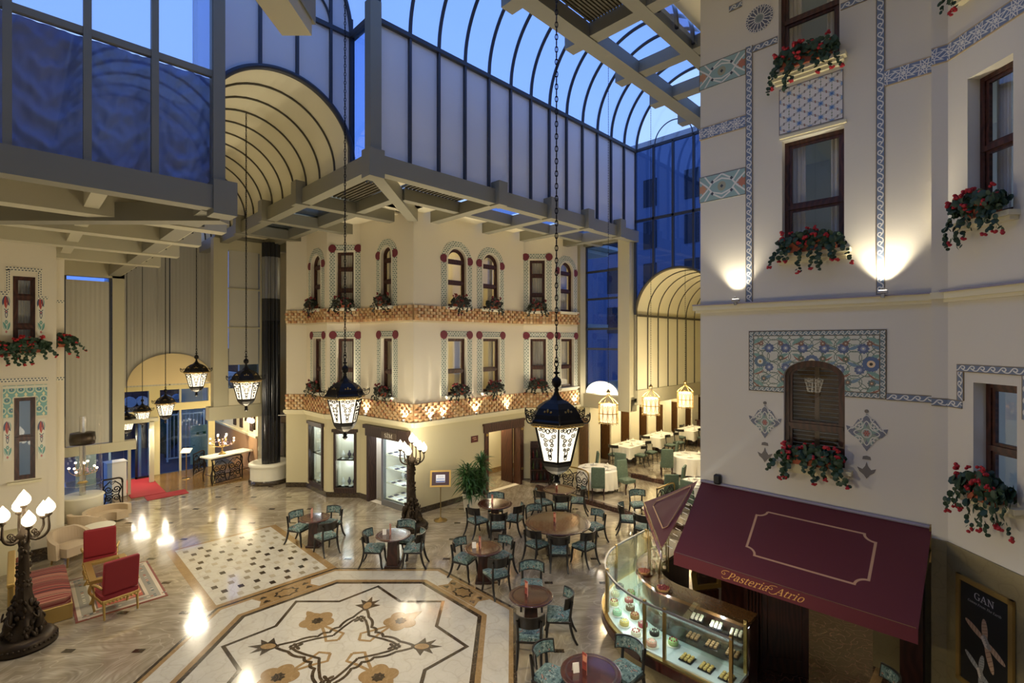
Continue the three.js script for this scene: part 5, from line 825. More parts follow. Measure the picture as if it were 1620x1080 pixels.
// ---------------------------------------------------------------- bronze candelabra with flame globes
const candelabrum = (() => {
  const g = thing('candelabrum', 'tall bronze candelabrum with seven flame globes beside the striped daybed', 'candelabrum', [0.1, 12.39]);
  mesh('base', lathe([[0, 0], [0.46, 0], [0.46, 0.04], [0.44, 0.07], [0.44, 0.13], [0.41, 0.17], [0.36, 0.2], [0.3, 0.215], [0, 0.22]], 36), M.bronze, g);
  const rim = []; for (let i = 0; i < 40; i++) { const a = i / 40 * 2 * PI; rim.push(ball(0.022, 0.445 * cos(a), 0.1, 0.445 * sin(a), 5)); } mesh('base_beading', rim, M.bronze, g);
  const trunk = lathe([[0.26, 0.2], [0.24, 0.3], [0.2, 0.42], [0.16, 0.58], [0.13, 0.74], [0.11, 0.9], [0.09, 1.06], [0.1, 1.1], [0.08, 1.14], [0.075, 1.4], [0.07, 1.66], [0.085, 1.7], [0.07, 1.75], [0.08, 1.86], [0.11, 1.93], [0.08, 2.0], [0.04, 2.08], [0.03, 2.18]], 26), p = trunk.attributes.position;
  for (let i = 0; i < p.count; i++) { const x = p.getX(i), y = p.getY(i), z = p.getZ(i), r = Math.hypot(x, z), k = 1 + (y < 1.05 ? 0.3 : 0.12) * noise3(x * 14, y * 9, z * 14) + 0.1 * sin(Math.atan2(z, x) * 3 + y * 9); p.setX(i, x * k); p.setZ(i, z * k); } trunk.computeVertexNormals();
  mesh('trunk', trunk, M.bronze, g);
  const r = rng(5), leaves = []; for (let i = 0; i < 150; i++) { const y = 0.22 + Math.pow(r(), 1.5) * 1.75, rr = y < 1 ? 0.27 - 0.19 * (y - 0.2) / 0.8 : 0.085, a = r() * 2 * PI, s = (y < 0.9 ? 0.05 : 0.028) * (0.7 + r() * 0.6); leaves.push(new THREE.SphereGeometry(s, 6, 5).scale(1, 0.7 + r(), 0.55).rotateY(a + r()).rotateZ(r() - 0.5).translate(rr * cos(a), y, rr * sin(a))); } mesh('cast_foliage', leaves, M.bronze, g);
  const figs = []; for (const [a, y] of [[0.6, 0.42], [2.6, 0.45], [4.6, 0.42]]) { const q = (x, yy, z) => V3(x * cos(a) - z * sin(a), y + yy, x * sin(a) + z * cos(a)); figs.push(taper([q(0.2, -0.16, 0.02), q(0.24, 0, 0), q(0.21, 0.17, -0.02), q(0.2, 0.24, 0)], [0.05, 0.07, 0.055, 0.03], 8, 8), ball(0.042, ...q(0.2, 0.3, 0).toArray(), 8), taper([q(0.22, 0.18, 0), q(0.27, 0.1, 0.08), q(0.22, 0.2, 0.13)], [0.022, 0.018, 0.014], 6, 6), taper([q(0.22, 0.18, 0), q(0.28, 0.08, -0.06), q(0.24, 0.0, -0.12)], [0.022, 0.018, 0.014], 6, 6), taper([q(0.22, -0.1, 0), q(0.3, -0.13, 0.05), q(0.28, -0.22, 0.06)], [0.035, 0.028, 0.02], 6, 6)); } mesh('cast_figures', figs, M.bronze, g);
  const flame = lathe([[0.04, -0.01], [0.075, 0.02], [0.098, 0.07], [0.094, 0.12], [0.062, 0.18], [0.03, 0.225], [0.006, 0.265], [0, 0.27]], 14), cup = lathe([[0.012, -0.1], [0.02, -0.07], [0.05, -0.05], [0.055, -0.03], [0.04, -0.01], [0.045, 0]], 12);
  const spots = [[0, 0, 2.5]]; for (let i = 0; i < 6; i++) { const a = i * PI / 3 + 0.35; spots.push([0.34 * cos(a), 0.34 * sin(a), i % 2 ? 2.2 : 2.32]); }
  spots.forEach(([x, z, y], i) => {
    const a = Math.atan2(z, x), pt = (rr, yy) => V3(rr * cos(a), yy, rr * sin(a));
    const arm = mesh('arm', i ? [taper([pt(0.05, 1.92), pt(0.16, 1.86), pt(0.27, 1.9), pt(0.34, 2.0), pt(0.34, y - 0.08)], [0.026, 0.024, 0.022, 0.02, 0.016], 7, 14), tube(spiral2(0.17, 1.96, 0.055, 0.012, -1.5, 1.4, 12).map(([q, yy]) => pt(q, yy)), 0.013, 14, 5)] : [cyl(0.03, 0.03, 0.34, 0, 2.28, 0, 8)], M.bronze, g);
    const c = mesh('cup', cup.clone().translate(x, y, z), M.bronze, arm); mesh('lamp_globe', flame.clone().translate(x, y, z), M.lampBulb, arm, 'glowing white flame shaped globe');
  });
  g.userData.globes = undefined; g.spots = spots; delete g.userData.globes;
  return g;
})();
{
  const second = copyOf(candelabrum, [8.12, 12.21], 1.0, 'tall bronze candelabrum with flame globes in front of the jewellery shop');
  for (const [u, v, t] of [[0.1, 12.39, 0], [8.12, 12.21, 1.0]]) for (const [x, z, y] of candelabrum.spots) { const X = x * cos(t) + z * sin(t), Z = -x * sin(t) + z * cos(t); lampPoint(u + X, v - Z, y + 0.08, 1.3, WARMW, 3); }
}
// ---------------------------------------------------------------- drum chandeliers over the terrace
{
  const c = thing('drum_chandelier', 'gilt cage drum chandelier, the one over the cloth covered round table', 'chandelier', [12.3, 8.3, 3.0], 0, 'gilt drum chandeliers');
  const R = 0.28; for (const y of [0.02, 0.3, 0.56]) mesh('hoop', new THREE.TorusGeometry(R, 0.012, 6, 32).rotateX(PI / 2).translate(0, y, 0), M.brass, c);
  for (let i = 0; i < 12; i++) { const a = i * PI / 6; mesh('upright', rod(V3(R * cos(a), -0.03, R * sin(a)), V3(R * cos(a), 0.62, R * sin(a)), 0.008, 6), M.brass, c); if (i % 2 === 0) mesh('crown_stay', tube([V3(R * cos(a), 0.58, R * sin(a)), V3(R * 0.7 * cos(a), 0.68, R * 0.7 * sin(a)), V3(0.05 * cos(a), 0.8, 0.05 * sin(a)), V3(0.02 * cos(a), 0.92, 0.02 * sin(a))], 0.007, 10, 5), M.brass, c); }
  const ov = []; for (let i = 0; i < 12; i++) { const a = (i + 0.5) * PI / 6; ov.push(tube(Array.from({ length: 12 }, (_, k) => { const q = k / 12 * 2 * PI, b = a + 0.2 * cos(q); return V3(R * cos(b), 0.3 + 0.22 * sin(q), R * sin(b)); }), 0.006, 18, 4, true)); } mesh('oval_filigree', ov, M.brass, c);
  mesh('lamp_shade', lathe([[0.24, 0.05], [0.245, 0.3], [0.24, 0.54]], 24), std({ color: '#f4ead2', emissive: '#ffe9c0', emissiveIntensity: 0.7, roughness: 0.8 }), c, 'glowing cream shade');
  mesh('crown', lathe([[0.02, 0.88], [0.07, 0.92], [0.04, 0.96], [0.015, 1.0]], 10), M.brass, c); const drums = [c]; drums.push(copyOf(c, [14.75, 8.3, 3.0], 0, 'gilt cage drum chandelier, the one over the first terrace step')); drums.push(copyOf(c, [17.2, 8.3, 3.0], 0, 'gilt cage drum chandelier, the one beyond the second terrace step')); drums.forEach((o, i) => chainTo(o, 1.0, i < 2 ? 11.8 : 5.02, 0.014));
  for (const u of [12.3, 14.75, 17.2]) lampPoint(u, 8.3, 3.3, 13, WARM, 8);
}
// ---------------------------------------------------------------- wall uplights
{
  const f = thing('wall_uplight', '', 'light', [9.95, 3.77, 6.17], 0, 'uplights on the string course');
  mesh('lamp_housing', [rbox(0.1, 0.05, 0.14, 0, 0.03, 0, 0.012), cyl(0.03, 0.03, 0.16, 0, 0.02, 0, 10).rotateX(0)], M.chrome, f); mesh('lamp_lens', box(0.07, 0.012, 0.1, 0, 0.06, 0), M.lampBulb, f);
  f.userData.label = 'small chrome uplight on the string course of the awning house'; copyOf(f, [9.95, 1.44, 6.17], 0);
  for (const v of [3.77, 1.44]) spot(9.93, v, 6.26, 10.1, v, 8.0, v > 2 ? 13 : 24, 0.78, WARMW, 0.55, 2);
  const places = []; const W4 = house[4], W3 = house[3], W5 = house[5], W6 = house[6];
  for (const [W, x] of [[W4, 0.55], [W4, 1.05], [W4, 2.45], [W4, 3.95], [W3, 2.5], [W3, 0.5], [W6, 1.1]]) { const nx = sin(W.turn), p = W.uv(x); const n = [-(W.b[1] - W.a[1]) / W.L * -1, 0]; const ex = (W.b[0] - W.a[0]) / W.L, ey = (W.b[1] - W.a[1]) / W.L; places.push([p[0] + ey * 0.14, p[1] - ex * 0.14, p[0] + ey * 0.03, p[1] - ex * 0.03]); }
  const e = thing('ledge_spotlight', 'small round spotlight on the cornice ledge of the corner house', 'light', [places[0][0], places[0][1], 2.88], 0, 'spotlights on the cornice ledge'); mesh('lamp_housing', lathe([[0.02, 0], [0.045, 0.01], [0.05, 0.06], [0.045, 0.075]], 12), M.chrome, e); mesh('lamp_lens', cyl(0.04, 0.04, 0.01, 0, 0.075, 0, 12), M.lampBulb, e);
  places.forEach(([u, v, tu, tv], i) => { if (i) copyOf(e, [u, v, 2.88]); spot(u, v, 2.99, tu, tv, 4.6, 20, 0.95, WARMW, 0.6, 2); });
}
// ---------------------------------------------------------------- geranium boxes
function geraniumParts(w, n, seed, drop, leafR) {
  const r = rng(seed), L = [], F = [], disc = new THREE.CircleGeometry(1, 7); { const p = disc.attributes.position; for (let i = 0; i < p.count; i++) p.setZ(i, -0.25 * (p.getX(i) ** 2 + p.getY(i) ** 2)); disc.computeVertexNormals(); }
  const leafAt = (x, y, z, s) => L.push(disc.clone().scale(s, s * (0.8 + 0.3 * r()), s).rotateX((r() - 0.6) * 1.4).rotateY((r() - 0.5) * 1.8).translate(x, y, z)), puff = new THREE.IcosahedronGeometry(1, 0);
  const bloom = (x, y, z, s) => { for (let k = 0; k < 5; k++) F.push(puff.clone().scale(s * 0.5, s * 0.42, s * 0.5).rotateY(r() * 3).translate(x + (r() - 0.5) * s, y + (r() - 0.5) * s, z + (r() - 0.5) * s)); };
  for (let i = 0; i < n; i++) { const x = (r() - 0.5) * w * 0.95, z = 0.16 + (r() - 0.35) * 0.24, y = 0.1 + r() * 0.26 * (1 - Math.abs(x / w)); leafAt(x, y, z, leafR * (0.7 + r() * 0.6)); }
  const trails = Math.round(w * 9); for (let t = 0; t < trails; t++) { const x0 = ((t + r()) / trails - 0.5) * w * 1.1, len = drop * (0.45 + r() * 0.6), k = Math.round(len / leafR * 1.7); for (let i = 0; i < k; i++) { const q = i / k; leafAt(x0 + (x0 / w) * 0.3 * q + (r() - 0.5) * 0.07, 0.1 - len * q + (r() - 0.5) * 0.04, 0.2 + 0.1 * sin(q * 3) + (r() - 0.5) * 0.06, leafR * (0.7 + r() * 0.5) * (1 - 0.3 * q)); } if (r() < 0.65) bloom(x0 + (x0 / w) * 0.3, 0.1 - len, 0.24, leafR * 1.0); }
  for (let i = 0; i < n / 12; i++) bloom((r() - 0.5) * w * 0.95, 0.12 + r() * 0.28, 0.16 + r() * 0.14, leafR * (0.9 + 0.5 * r()));
  return [merge(L), merge(F)];
}
const gerParts = { big: [1, 2, 3].map((s) => geraniumParts(1.0, 230, 30 + s, 0.5, 0.05)), small: [4, 5, 6].map((s) => geraniumParts(0.68, 170, 30 + s, 0.4, 0.045)) };
function geranium(W, x, y, size, k, label, group, w, dark = false) {
  const p = W.uv(x), g = thing('geranium_box', label, 'flower box', [p[0], p[1], y], W.turn, group);
  mesh('planter', [lim(-w / 2, w / 2, 0.002, 0.17, 0.03, 0.2), lim(-w / 2 - 0.01, w / 2 + 0.01, 0.15, 0.18, 0.022, 0.21)], M.terracotta, g);
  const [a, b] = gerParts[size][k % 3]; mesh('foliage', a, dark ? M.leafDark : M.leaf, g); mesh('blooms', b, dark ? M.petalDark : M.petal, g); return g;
}
{
  const by = (n) => scene.children.find((o) => o.name === n), fake = (a, b) => { const du = b[0] - a[0], dv = b[1] - a[1], L = Math.hypot(du, dv); return { turn: Math.atan2(dv, du), uv: (x) => [a[0] + du / L * x, a[1] + dv / L * x] }; };
  const A = fake([10.1, 4.54], [10.1, 0.8]), B = fake([9.9, 0.64], [6.9, -2.36]);
  geranium(A, 2.07, 3.2, 'big', 0, 'red geraniums spilling from the sill of the arched shuttered window', undefined, 0.8); geranium(A, 2.05, 7.0, 'big', 1, 'red geraniums on the sill under the lattice tile window', undefined, 0.8); geranium(A, 1.98, 10.35, 'big', 2, 'red geraniums on the sill above the lattice tiles', undefined, 0.8);
  geranium(B, 0.66, 7.1, 'big', 2, 'red geraniums on the sill of the bay window below the star tile band', undefined, 0.55).scale.set(0.72, 1, 1); geranium(B, 0.73, 3.22, 'big', 1, 'red geraniums on the sill of the bay window with the stepped border', undefined, 0.55).scale.set(0.72, 1.15, 1); geranium(B, 0.66, 10.4, 'big', 0, 'red geraniums on the topmost sill of the bay', undefined, 0.55).scale.set(0.72, 1, 1);
  const where = ['', 'recessed facet', 'angled facet between the display cases', 'facet above the jewellery shop', 'long facet', 'angled facet behind the big lantern', 'end facet']; let k = 0;
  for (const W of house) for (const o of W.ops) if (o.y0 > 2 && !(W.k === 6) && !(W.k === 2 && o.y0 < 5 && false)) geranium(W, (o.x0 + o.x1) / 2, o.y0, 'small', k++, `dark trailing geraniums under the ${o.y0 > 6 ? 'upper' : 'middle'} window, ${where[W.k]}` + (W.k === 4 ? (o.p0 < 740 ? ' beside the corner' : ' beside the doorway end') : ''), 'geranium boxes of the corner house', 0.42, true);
  const X = (u) => u + 4; const l = lobbyHouse; geranium(l, X(0.28), 5.13, 'small', 0, 'red geraniums on the sill above the teal tile panel', undefined, 0.42); geranium(l, X(-0.3), 5.05, 'small', 1, 'red geraniums cut by the picture edge above the teal tiles', undefined, 0.42).userData.label = 'red geraniums on the house wall beside the tulip tiles'; geranium(fake([0.57, 17.5], [0.9, 17.5]), 0.25, 5.25, 'small', 2, 'red geraniums at the set back end of the lobby house', undefined, 0.3);
}
// potted dracaena by the open doorway
{
  const g = thing('potted_dracaena', 'large leafy dracaena in a white pot beside the open doorway', 'plant', [10.32, 12.15]);
  mesh('pot', lathe([[0, 0], [0.24, 0], [0.3, 0.55], [0.31, 0.58], [0.28, 0.58], [0.27, 0.52], [0, 0.52]], 24), M.white, g); mesh('soil', cyl(0.27, 0.27, 0.02, 0, 0.53, 0, 18), M.black, g);
  const r = rng(17); for (const [x, z, h, s] of [[0, 0, 1.25, 1], [0.3, 0.12, 1.6, 0.9], [-0.32, 0.05, 1.4, 0.95], [0.05, -0.25, 1.35, 0.9], [0.22, 0.25, 1.0, 0.9], [-0.25, 0.22, 1.0, 0.9], [0.38, 0, 1.15, 0.8]]) {
    mesh('stem', rod(V3(x * 0.6, 0.5, z * 0.6), V3(x, h, z), 0.02, 6), M.bronze, g); const L = [];
    for (let i = 0; i < 90; i++) { const a = r() * 2 * PI, el = -0.5 + r() * 1.6, len = (0.38 + r() * 0.26) * s, y = h - r() * 0.5; const c = V3(cos(a) * cos(el), sin(el), sin(a) * cos(el)), side = V3(-sin(a), 0, cos(a)), w = 0.03; const p0 = V3(x, y, z), p1 = p0.clone().addScaledVector(c, len * 0.55), p2 = p1.clone().addScaledVector(c, len * 0.45).add(V3(0, -0.12, 0)); const q = new THREE.BufferGeometry(), P0 = [p0.clone().addScaledVector(side, w * 0.5), p0.clone().addScaledVector(side, -w * 0.5), p1.clone().addScaledVector(side, w), p1.clone().addScaledVector(side, -w), p2];
      q.setAttribute('position', new THREE.Float32BufferAttribute(P0.flatMap((v) => [v.x, v.y, v.z]), 3)); q.setAttribute('uv', new THREE.Float32BufferAttribute([0, 0, 1, 0, 0, 0.5, 1, 0.5, 0.5, 1], 2)); q.setIndex([0, 1, 2, 1, 3, 2, 2, 3, 4]); L.push(flat(q)); }
    mesh('leaf_tuft', L, M.leafGreen, g);
  }
}
// ---------------------------------------------------------------- café tables and chairs
const facing = (from, to) => Math.atan2(to[0] - from[0], -(to[1] - from[1]));
function bandArc(r, a0, a1, y0, y1, t, cz, n = 14, lean = 0) { // an upright curved board: arc of radius r about (0, cz), seen from above
  const pos = [], idx = [], uv = []; for (let i = 0; i <= n; i++) { const a = a0 + (a1 - a0) * i / n, s = sin(a), c = -cos(a); for (const [rr, y] of [[r, y0], [r, y1], [r + t, y1], [r + t, y0]]) { pos.push(rr * s, y, cz + rr * c - lean * (y - y0)); uv.push(rr * a, y); } }
  for (let i = 0; i < n; i++) for (let e = 0; e < 4; e++) { const p = i * 4 + e, q = i * 4 + (e + 1) % 4; idx.push(p, p + 4, q, q, p + 4, q + 4); } idx.push(0, 1, 2, 0, 2, 3, n * 4, n * 4 + 2, n * 4 + 1, n * 4, n * 4 + 3, n * 4 + 2);
  const g = new THREE.BufferGeometry(); g.setAttribute('position', new THREE.Float32BufferAttribute(pos, 3)); g.setAttribute('uv', new THREE.Float32BufferAttribute(uv, 2)); g.setIndex(idx); return toCreasedNormals(flat(g), 0.7);
}
function cushion(w, d, h, y, puff = 0.02, wf = 0) { // a seat pad, domed, wider at the front by wf
  const g = new THREE.BoxGeometry(w, h, d, 8, 3, 8), p = g.attributes.position; for (let i = 0; i < p.count; i++) { let x = p.getX(i), yy = p.getY(i), z = p.getZ(i); const X = x / w * 2, Z = z / d * 2, e = Math.max(Math.abs(X), Math.abs(Z)); if (yy > 0) yy += puff * (1 - X * X) * (1 - Z * Z) - (e > 0.9 ? 0.012 : 0); x *= 1 + wf * Z; if (Math.abs(X) > 0.9 && Math.abs(Z) > 0.9) { x *= 0.96; z *= 0.96; } p.setXYZ(i, x, yy + y, z); } g.computeVertexNormals();
  const uv = g.attributes.uv; for (let i = 0; i < uv.count; i++) uv.setXY(i, p.getX(i) + 0.5, p.getZ(i) + p.getY(i) + 0.5); return g;
}
const cafeChair = (() => {
  const g = thing('cafe_chair', '', 'chair');
  mesh('seat', cushion(0.44, 0.42, 0.07, 0.44, 0.025, 0.06), M.damask, g, 'teal damask seat'); mesh('seat_frame', rbox(0.45, 0.05, 0.43, 0, 0.39, 0, 0.012), M.blackWood, g);
  for (const s of [-1, 1]) { mesh('leg', taper([V3(s * 0.2, 0.4, 0.18), V3(s * 0.2, 0.25, 0.21), V3(s * 0.205, 0.1, 0.22), V3(s * 0.21, 0, 0.25)], [0.03, 0.027, 0.024, 0.02], 6, 8), M.blackWood, g); mesh('leg', taper([V3(s * 0.19, 0.42, -0.19), V3(s * 0.195, 0.25, -0.22), V3(s * 0.2, 0.1, -0.27), V3(s * 0.21, 0, -0.33)], [0.03, 0.028, 0.025, 0.02], 6, 8), M.blackWood, g); mesh('back_post', taper([V3(s * 0.19, 0.4, -0.19), V3(s * 0.195, 0.58, -0.21), V3(s * 0.2, 0.76, -0.235)], [0.028, 0.025, 0.024], 6, 6), M.blackWood, g); }
  mesh('backrest', bandArc(0.27, -1.15, 1.15, 0.63, 0.83, 0.022, 0.03, 14, 0.12), M.blackWood, g); mesh('back_pad', bandArc(0.258, -1.08, 1.08, 0.65, 0.81, 0.014, 0.03, 14, 0.12), M.damask, g, 'teal damask back pad');
  return g;
})();
let firstChair = true;
function placeChair(seat, table, label, group) { const t = facing(seat, table); if (firstChair) { firstChair = false; cafeChair.position.copy(P(seat[0], seat[1])); cafeChair.rotation.y = t; cafeChair.userData.label = label; cafeChair.userData.group = group; return; } copyOf(cafeChair, [seat[0], seat[1], 0], t, label, group); }
const sideOf = (p, at) => { const du = p[0] - at[0], dv = p[1] - at[1]; return Math.abs(du) > 1.6 * Math.abs(dv) ? (du > 0 ? 'terrace' : 'red chair') : Math.abs(dv) > 1.6 * Math.abs(du) ? (dv > 0 ? 'corner house' : 'pastry counter') : du > 0 ? (dv > 0 ? 'doorway' : 'awning') : dv > 0 ? 'lobby' : 'medallion'; };
const tops = {};
function cafeTable(at, r, label, kind = 'square') {
  const g = thing('cafe_table', label, 'table', [at[0], at[1]], PI / 4);
  tops[r] ??= lathe([[0, 0.715], [r - 0.03, 0.715], [r - 0.008, 0.722], [r, 0.735], [r - 0.006, 0.747], [r - 0.02, 0.75], [0, 0.75]], 40); mesh('table_top', tops[r], M.mahogany, g);
  mesh('top_band', lathe([[r - 0.09, 0.748], [r - 0.09, 0.7512], [r - 0.06, 0.7512], [r - 0.06, 0.748]], 40), M.walnut, g);
  const k = r > 0.7 ? 1.7 : 1, col = new THREE.CylinderGeometry(0.15 * k, 0.19 * k, 0.66, 4, 1).rotateY(PI / 4).translate(0, 0.385, 0); mesh('pedestal', flat(col), M.walnut, g); mesh('foot_plate', rbox(0.36 * k, 0.05, 0.36 * k, 0, 0.03, 0, 0.01), M.frameDark, g); return g;
}
const menuGeo = [pic(0.09, 0.24, 0.006)], menuMat = std({ map: T.menu, roughness: 0.5 }), menuPink = std({ color: '#c08a78', roughness: 0.5 });
function menuOn(at, label, white, h = 0.751) { // a folded menu standing on a table, and a white card where the photograph shows one
  const g = thing('menu_stand', label, 'menu', [at[0], at[1], h], -PI / 4 + 0.25); for (const s of [-1, 1]) mesh('menu_leaf', menuGeo[0].clone().rotateY(s * 1.15).translate(0, 0.12, s * 0.038), s < 0 ? menuMat : menuPink, g);
  if (white) { const c = tag(mesh('table_card', [box(0.09, 0.13, 0.003).rotateX(-0.25).translate(0, 0.064, 0.017), box(0.09, 0.13, 0.003).rotateX(0.25).translate(0, 0.064, -0.017)], M.white), 'white folded card ' + label.replace(/^.*?(on|standing)/, 'on').replace('menu', ''), 'card'); c.position.copy(P(at[0] - 0.1, at[1] + 0.1, h)); c.rotation.y = -0.6; }
}
{
  const sets = [
    ['beside the checkered panel', [5.59, 12.97], 0.4, [[474, 832], [523, 825], [516, 845]], 1, 0],
    ['before the bronze candelabrum', [6.44, 10.49], 0.42, [[592, 864], [655, 864], [640, 850]], 1, 1],
    ['beside the notice stand', [9.74, 10.43], 0.5, [[755, 820], [813, 817], [787, 829], [784, 801]], 1, 0],
    ['at the medallion corner', [7.46, 8.37], 0.43, [[735, 880], [793, 877], [785, 903]], 1, 1],
    ['at the large round table', [9.86, 8.19], 0.84, [[849, 857], [884, 867], [924, 860], [940, 830], [848, 822]], 1, 0],
    ['along the medallion', [6.68, 6.19], 0.41, [[841, 922], [884, 968], [838, 998]], 2, 0],
    ['before the pastry counter', [5.73, 4.16], 0.43, [[872, 1066], [988, 1058]], 1, 1],
    ['beside the terrace railing', [12.14, 10.02], 0.52, [[860, 792], [888, 799], [914, 789]], 1, 0],
    ['beside the corner awning', [12.6, 6.9], 0.42, [[993, 818], [1020, 832], [1010, 796]], 1, 1] ];
  for (const [where, at, r, seats, menus, card] of sets) {
    const big = r > 0.7; cafeTable(at, r, (big ? 'large round mahogany table ringed by teal chairs' : 'round mahogany pedestal table ' + where));
    seats.forEach(([px, py]) => { const p = onLevel(px, py, 0.46), du = p[0] - at[0], dv = p[1] - at[1], side = sideOf(p, at); placeChair(p, at, `teal seated black chair on the ${side} side of the table ${where}`.replace('the table at the large round table', 'the large round table'), 'chairs ' + where); });
    menuOn([at[0] - 0.05, at[1] + 0.05], 'red folded menu standing on the table ' + (big ? 'ringed by teal chairs' : where), card);
  }
}
// ---------------------------------------------------------------- terrace dining
const highChair = (() => {
  const g = thing('dining_chair', '', 'chair'); mesh('seat', cushion(0.46, 0.44, 0.12, 0.43, 0.02), M.velvetGreen, g); const b = rbox(0.46, 0.66, 0.08, 0, 0.33, 0, 0.03, 3); { const p = b.attributes.position; for (let i = 0; i < p.count; i++) { const y = p.getY(i); p.setXYZ(i, p.getX(i) * (1 - 0.05 * Math.max(0, y)), y + 0.42 + 0.03 * (1 - (p.getX(i) / 0.23) ** 2) * (y > 0.5), p.getZ(i) - 0.2 - 0.12 * y); } b.computeVertexNormals(); }
  mesh('backrest', b, M.velvetGreen, g); for (const s of [-1, 1]) { mesh('leg', taper([V3(s * 0.19, 0.4, 0.18), V3(s * 0.205, 0.25, 0.2), V3(s * 0.19, 0.1, 0.18), V3(s * 0.2, 0, 0.2)], [0.028, 0.024, 0.016, 0.018], 6, 8), M.walnut, g); mesh('leg', taper([V3(s * 0.19, 0.4, -0.19), V3(s * 0.19, 0.2, -0.21), V3(s * 0.19, 0, -0.27)], [0.025, 0.02, 0.016], 6, 6), M.walnut, g); } return g;
})();
const lowChair = (() => {
  const g = thing('rail_back_chair', '', 'chair'); mesh('seat', cushion(0.42, 0.4, 0.06, 0.45, 0.02), M.velvetGreen, g); mesh('seat_frame', rbox(0.42, 0.04, 0.4, 0, 0.405, 0, 0.01), M.blackWood, g); mesh('top_rail', bandArc(0.27, -0.95, 0.95, 0.74, 0.86, 0.02, 0.05, 12, 0.1), M.blackWood, g); mesh('back_splat', taper([V3(0, 0.42, -0.19), V3(0, 0.6, -0.215), V3(0, 0.78, -0.235)], [0.02, 0.016, 0.02], 6, 6), M.blackWood, g);
  for (const s of [-1, 1]) { mesh('leg', taper([V3(s * 0.18, 0.4, 0.17), V3(s * 0.19, 0, 0.19)], [0.02, 0.014], 6, 4), M.blackWood, g); mesh('leg', taper([V3(s * 0.17, 0.4, -0.18), V3(s * 0.18, 0.15, -0.22), V3(s * 0.19, 0, -0.28)], [0.02, 0.017, 0.013], 6, 6), M.blackWood, g); } return g;
})();
function drapedRound(r, top, len, folds, seed) { const pos = [], uv = [], idx = [], N = 96, rows = [[0, 0], [r * 0.6, 0], [r, 0], [r + 0.012, -0.02], [r + 0.02, -len * 0.35], [r + 0.035, -len * 0.7], [r + 0.05, -len]], rr = rng(seed), ph = rr() * 6; rows.forEach(([q, y], j) => { for (let i = 0; i <= N; i++) { const a = i / N * 2 * PI, k = j > 3 ? (j - 3) / 3 : 0, w = q + k * 0.035 * sin(a * folds + ph) + k * 0.015 * sin(a * folds * 2.3); pos.push(w * cos(a), top + y, w * sin(a)); uv.push(i / N * 4, j / 6); } }); for (let j = 0; j < rows.length - 1; j++) for (let i = 0; i < N; i++) { const p = j * (N + 1) + i; idx.push(p, p + 1, p + N + 1, p + 1, p + N + 2, p + N + 1); } const g = new THREE.BufferGeometry(); g.setAttribute('position', new THREE.Float32BufferAttribute(pos, 3)); g.setAttribute('uv', new THREE.Float32BufferAttribute(uv, 2)); g.setIndex(idx); g.computeVertexNormals(); return g; }
function drapedRect(w, d, top, len) { const P0 = []; const N = 96, rows = [[0, 0], [0.7, 0], [1, 0], [1.01, -0.015], [1.02, -len * 0.4], [1.04, -len * 0.75], [1.055, -len]], pos = [], uv = [], idx = []; rows.forEach(([k, y], j) => { for (let i = 0; i <= N; i++) { const a = i / N * 2 * PI, c = cos(a), s = sin(a), m = Math.max(Math.abs(c), Math.abs(s)), f = j > 3 ? 1 + 0.025 * (j - 3) / 3 * sin(a * 18) : 1; const corner = j > 3 && Math.abs(Math.abs(c) - Math.abs(s)) < 0.12 ? -0.05 * (j - 3) / 3 : 0; pos.push(w / 2 * c / m * k * f, top + y + corner, d / 2 * s / m * k * f); uv.push(i / N * 4, j / 6); } }); for (let j = 0; j < rows.length - 1; j++) for (let i = 0; i < N; i++) { const p = j * (N + 1) + i; idx.push(p, p + 1, p + N + 1, p + 1, p + N + 2, p + N + 1); } const g = new THREE.BufferGeometry(); g.setAttribute('position', new THREE.Float32BufferAttribute(pos, 3)); g.setAttribute('uv', new THREE.Float32BufferAttribute(uv, 2)); g.setIndex(idx); g.computeVertexNormals(); return g; }
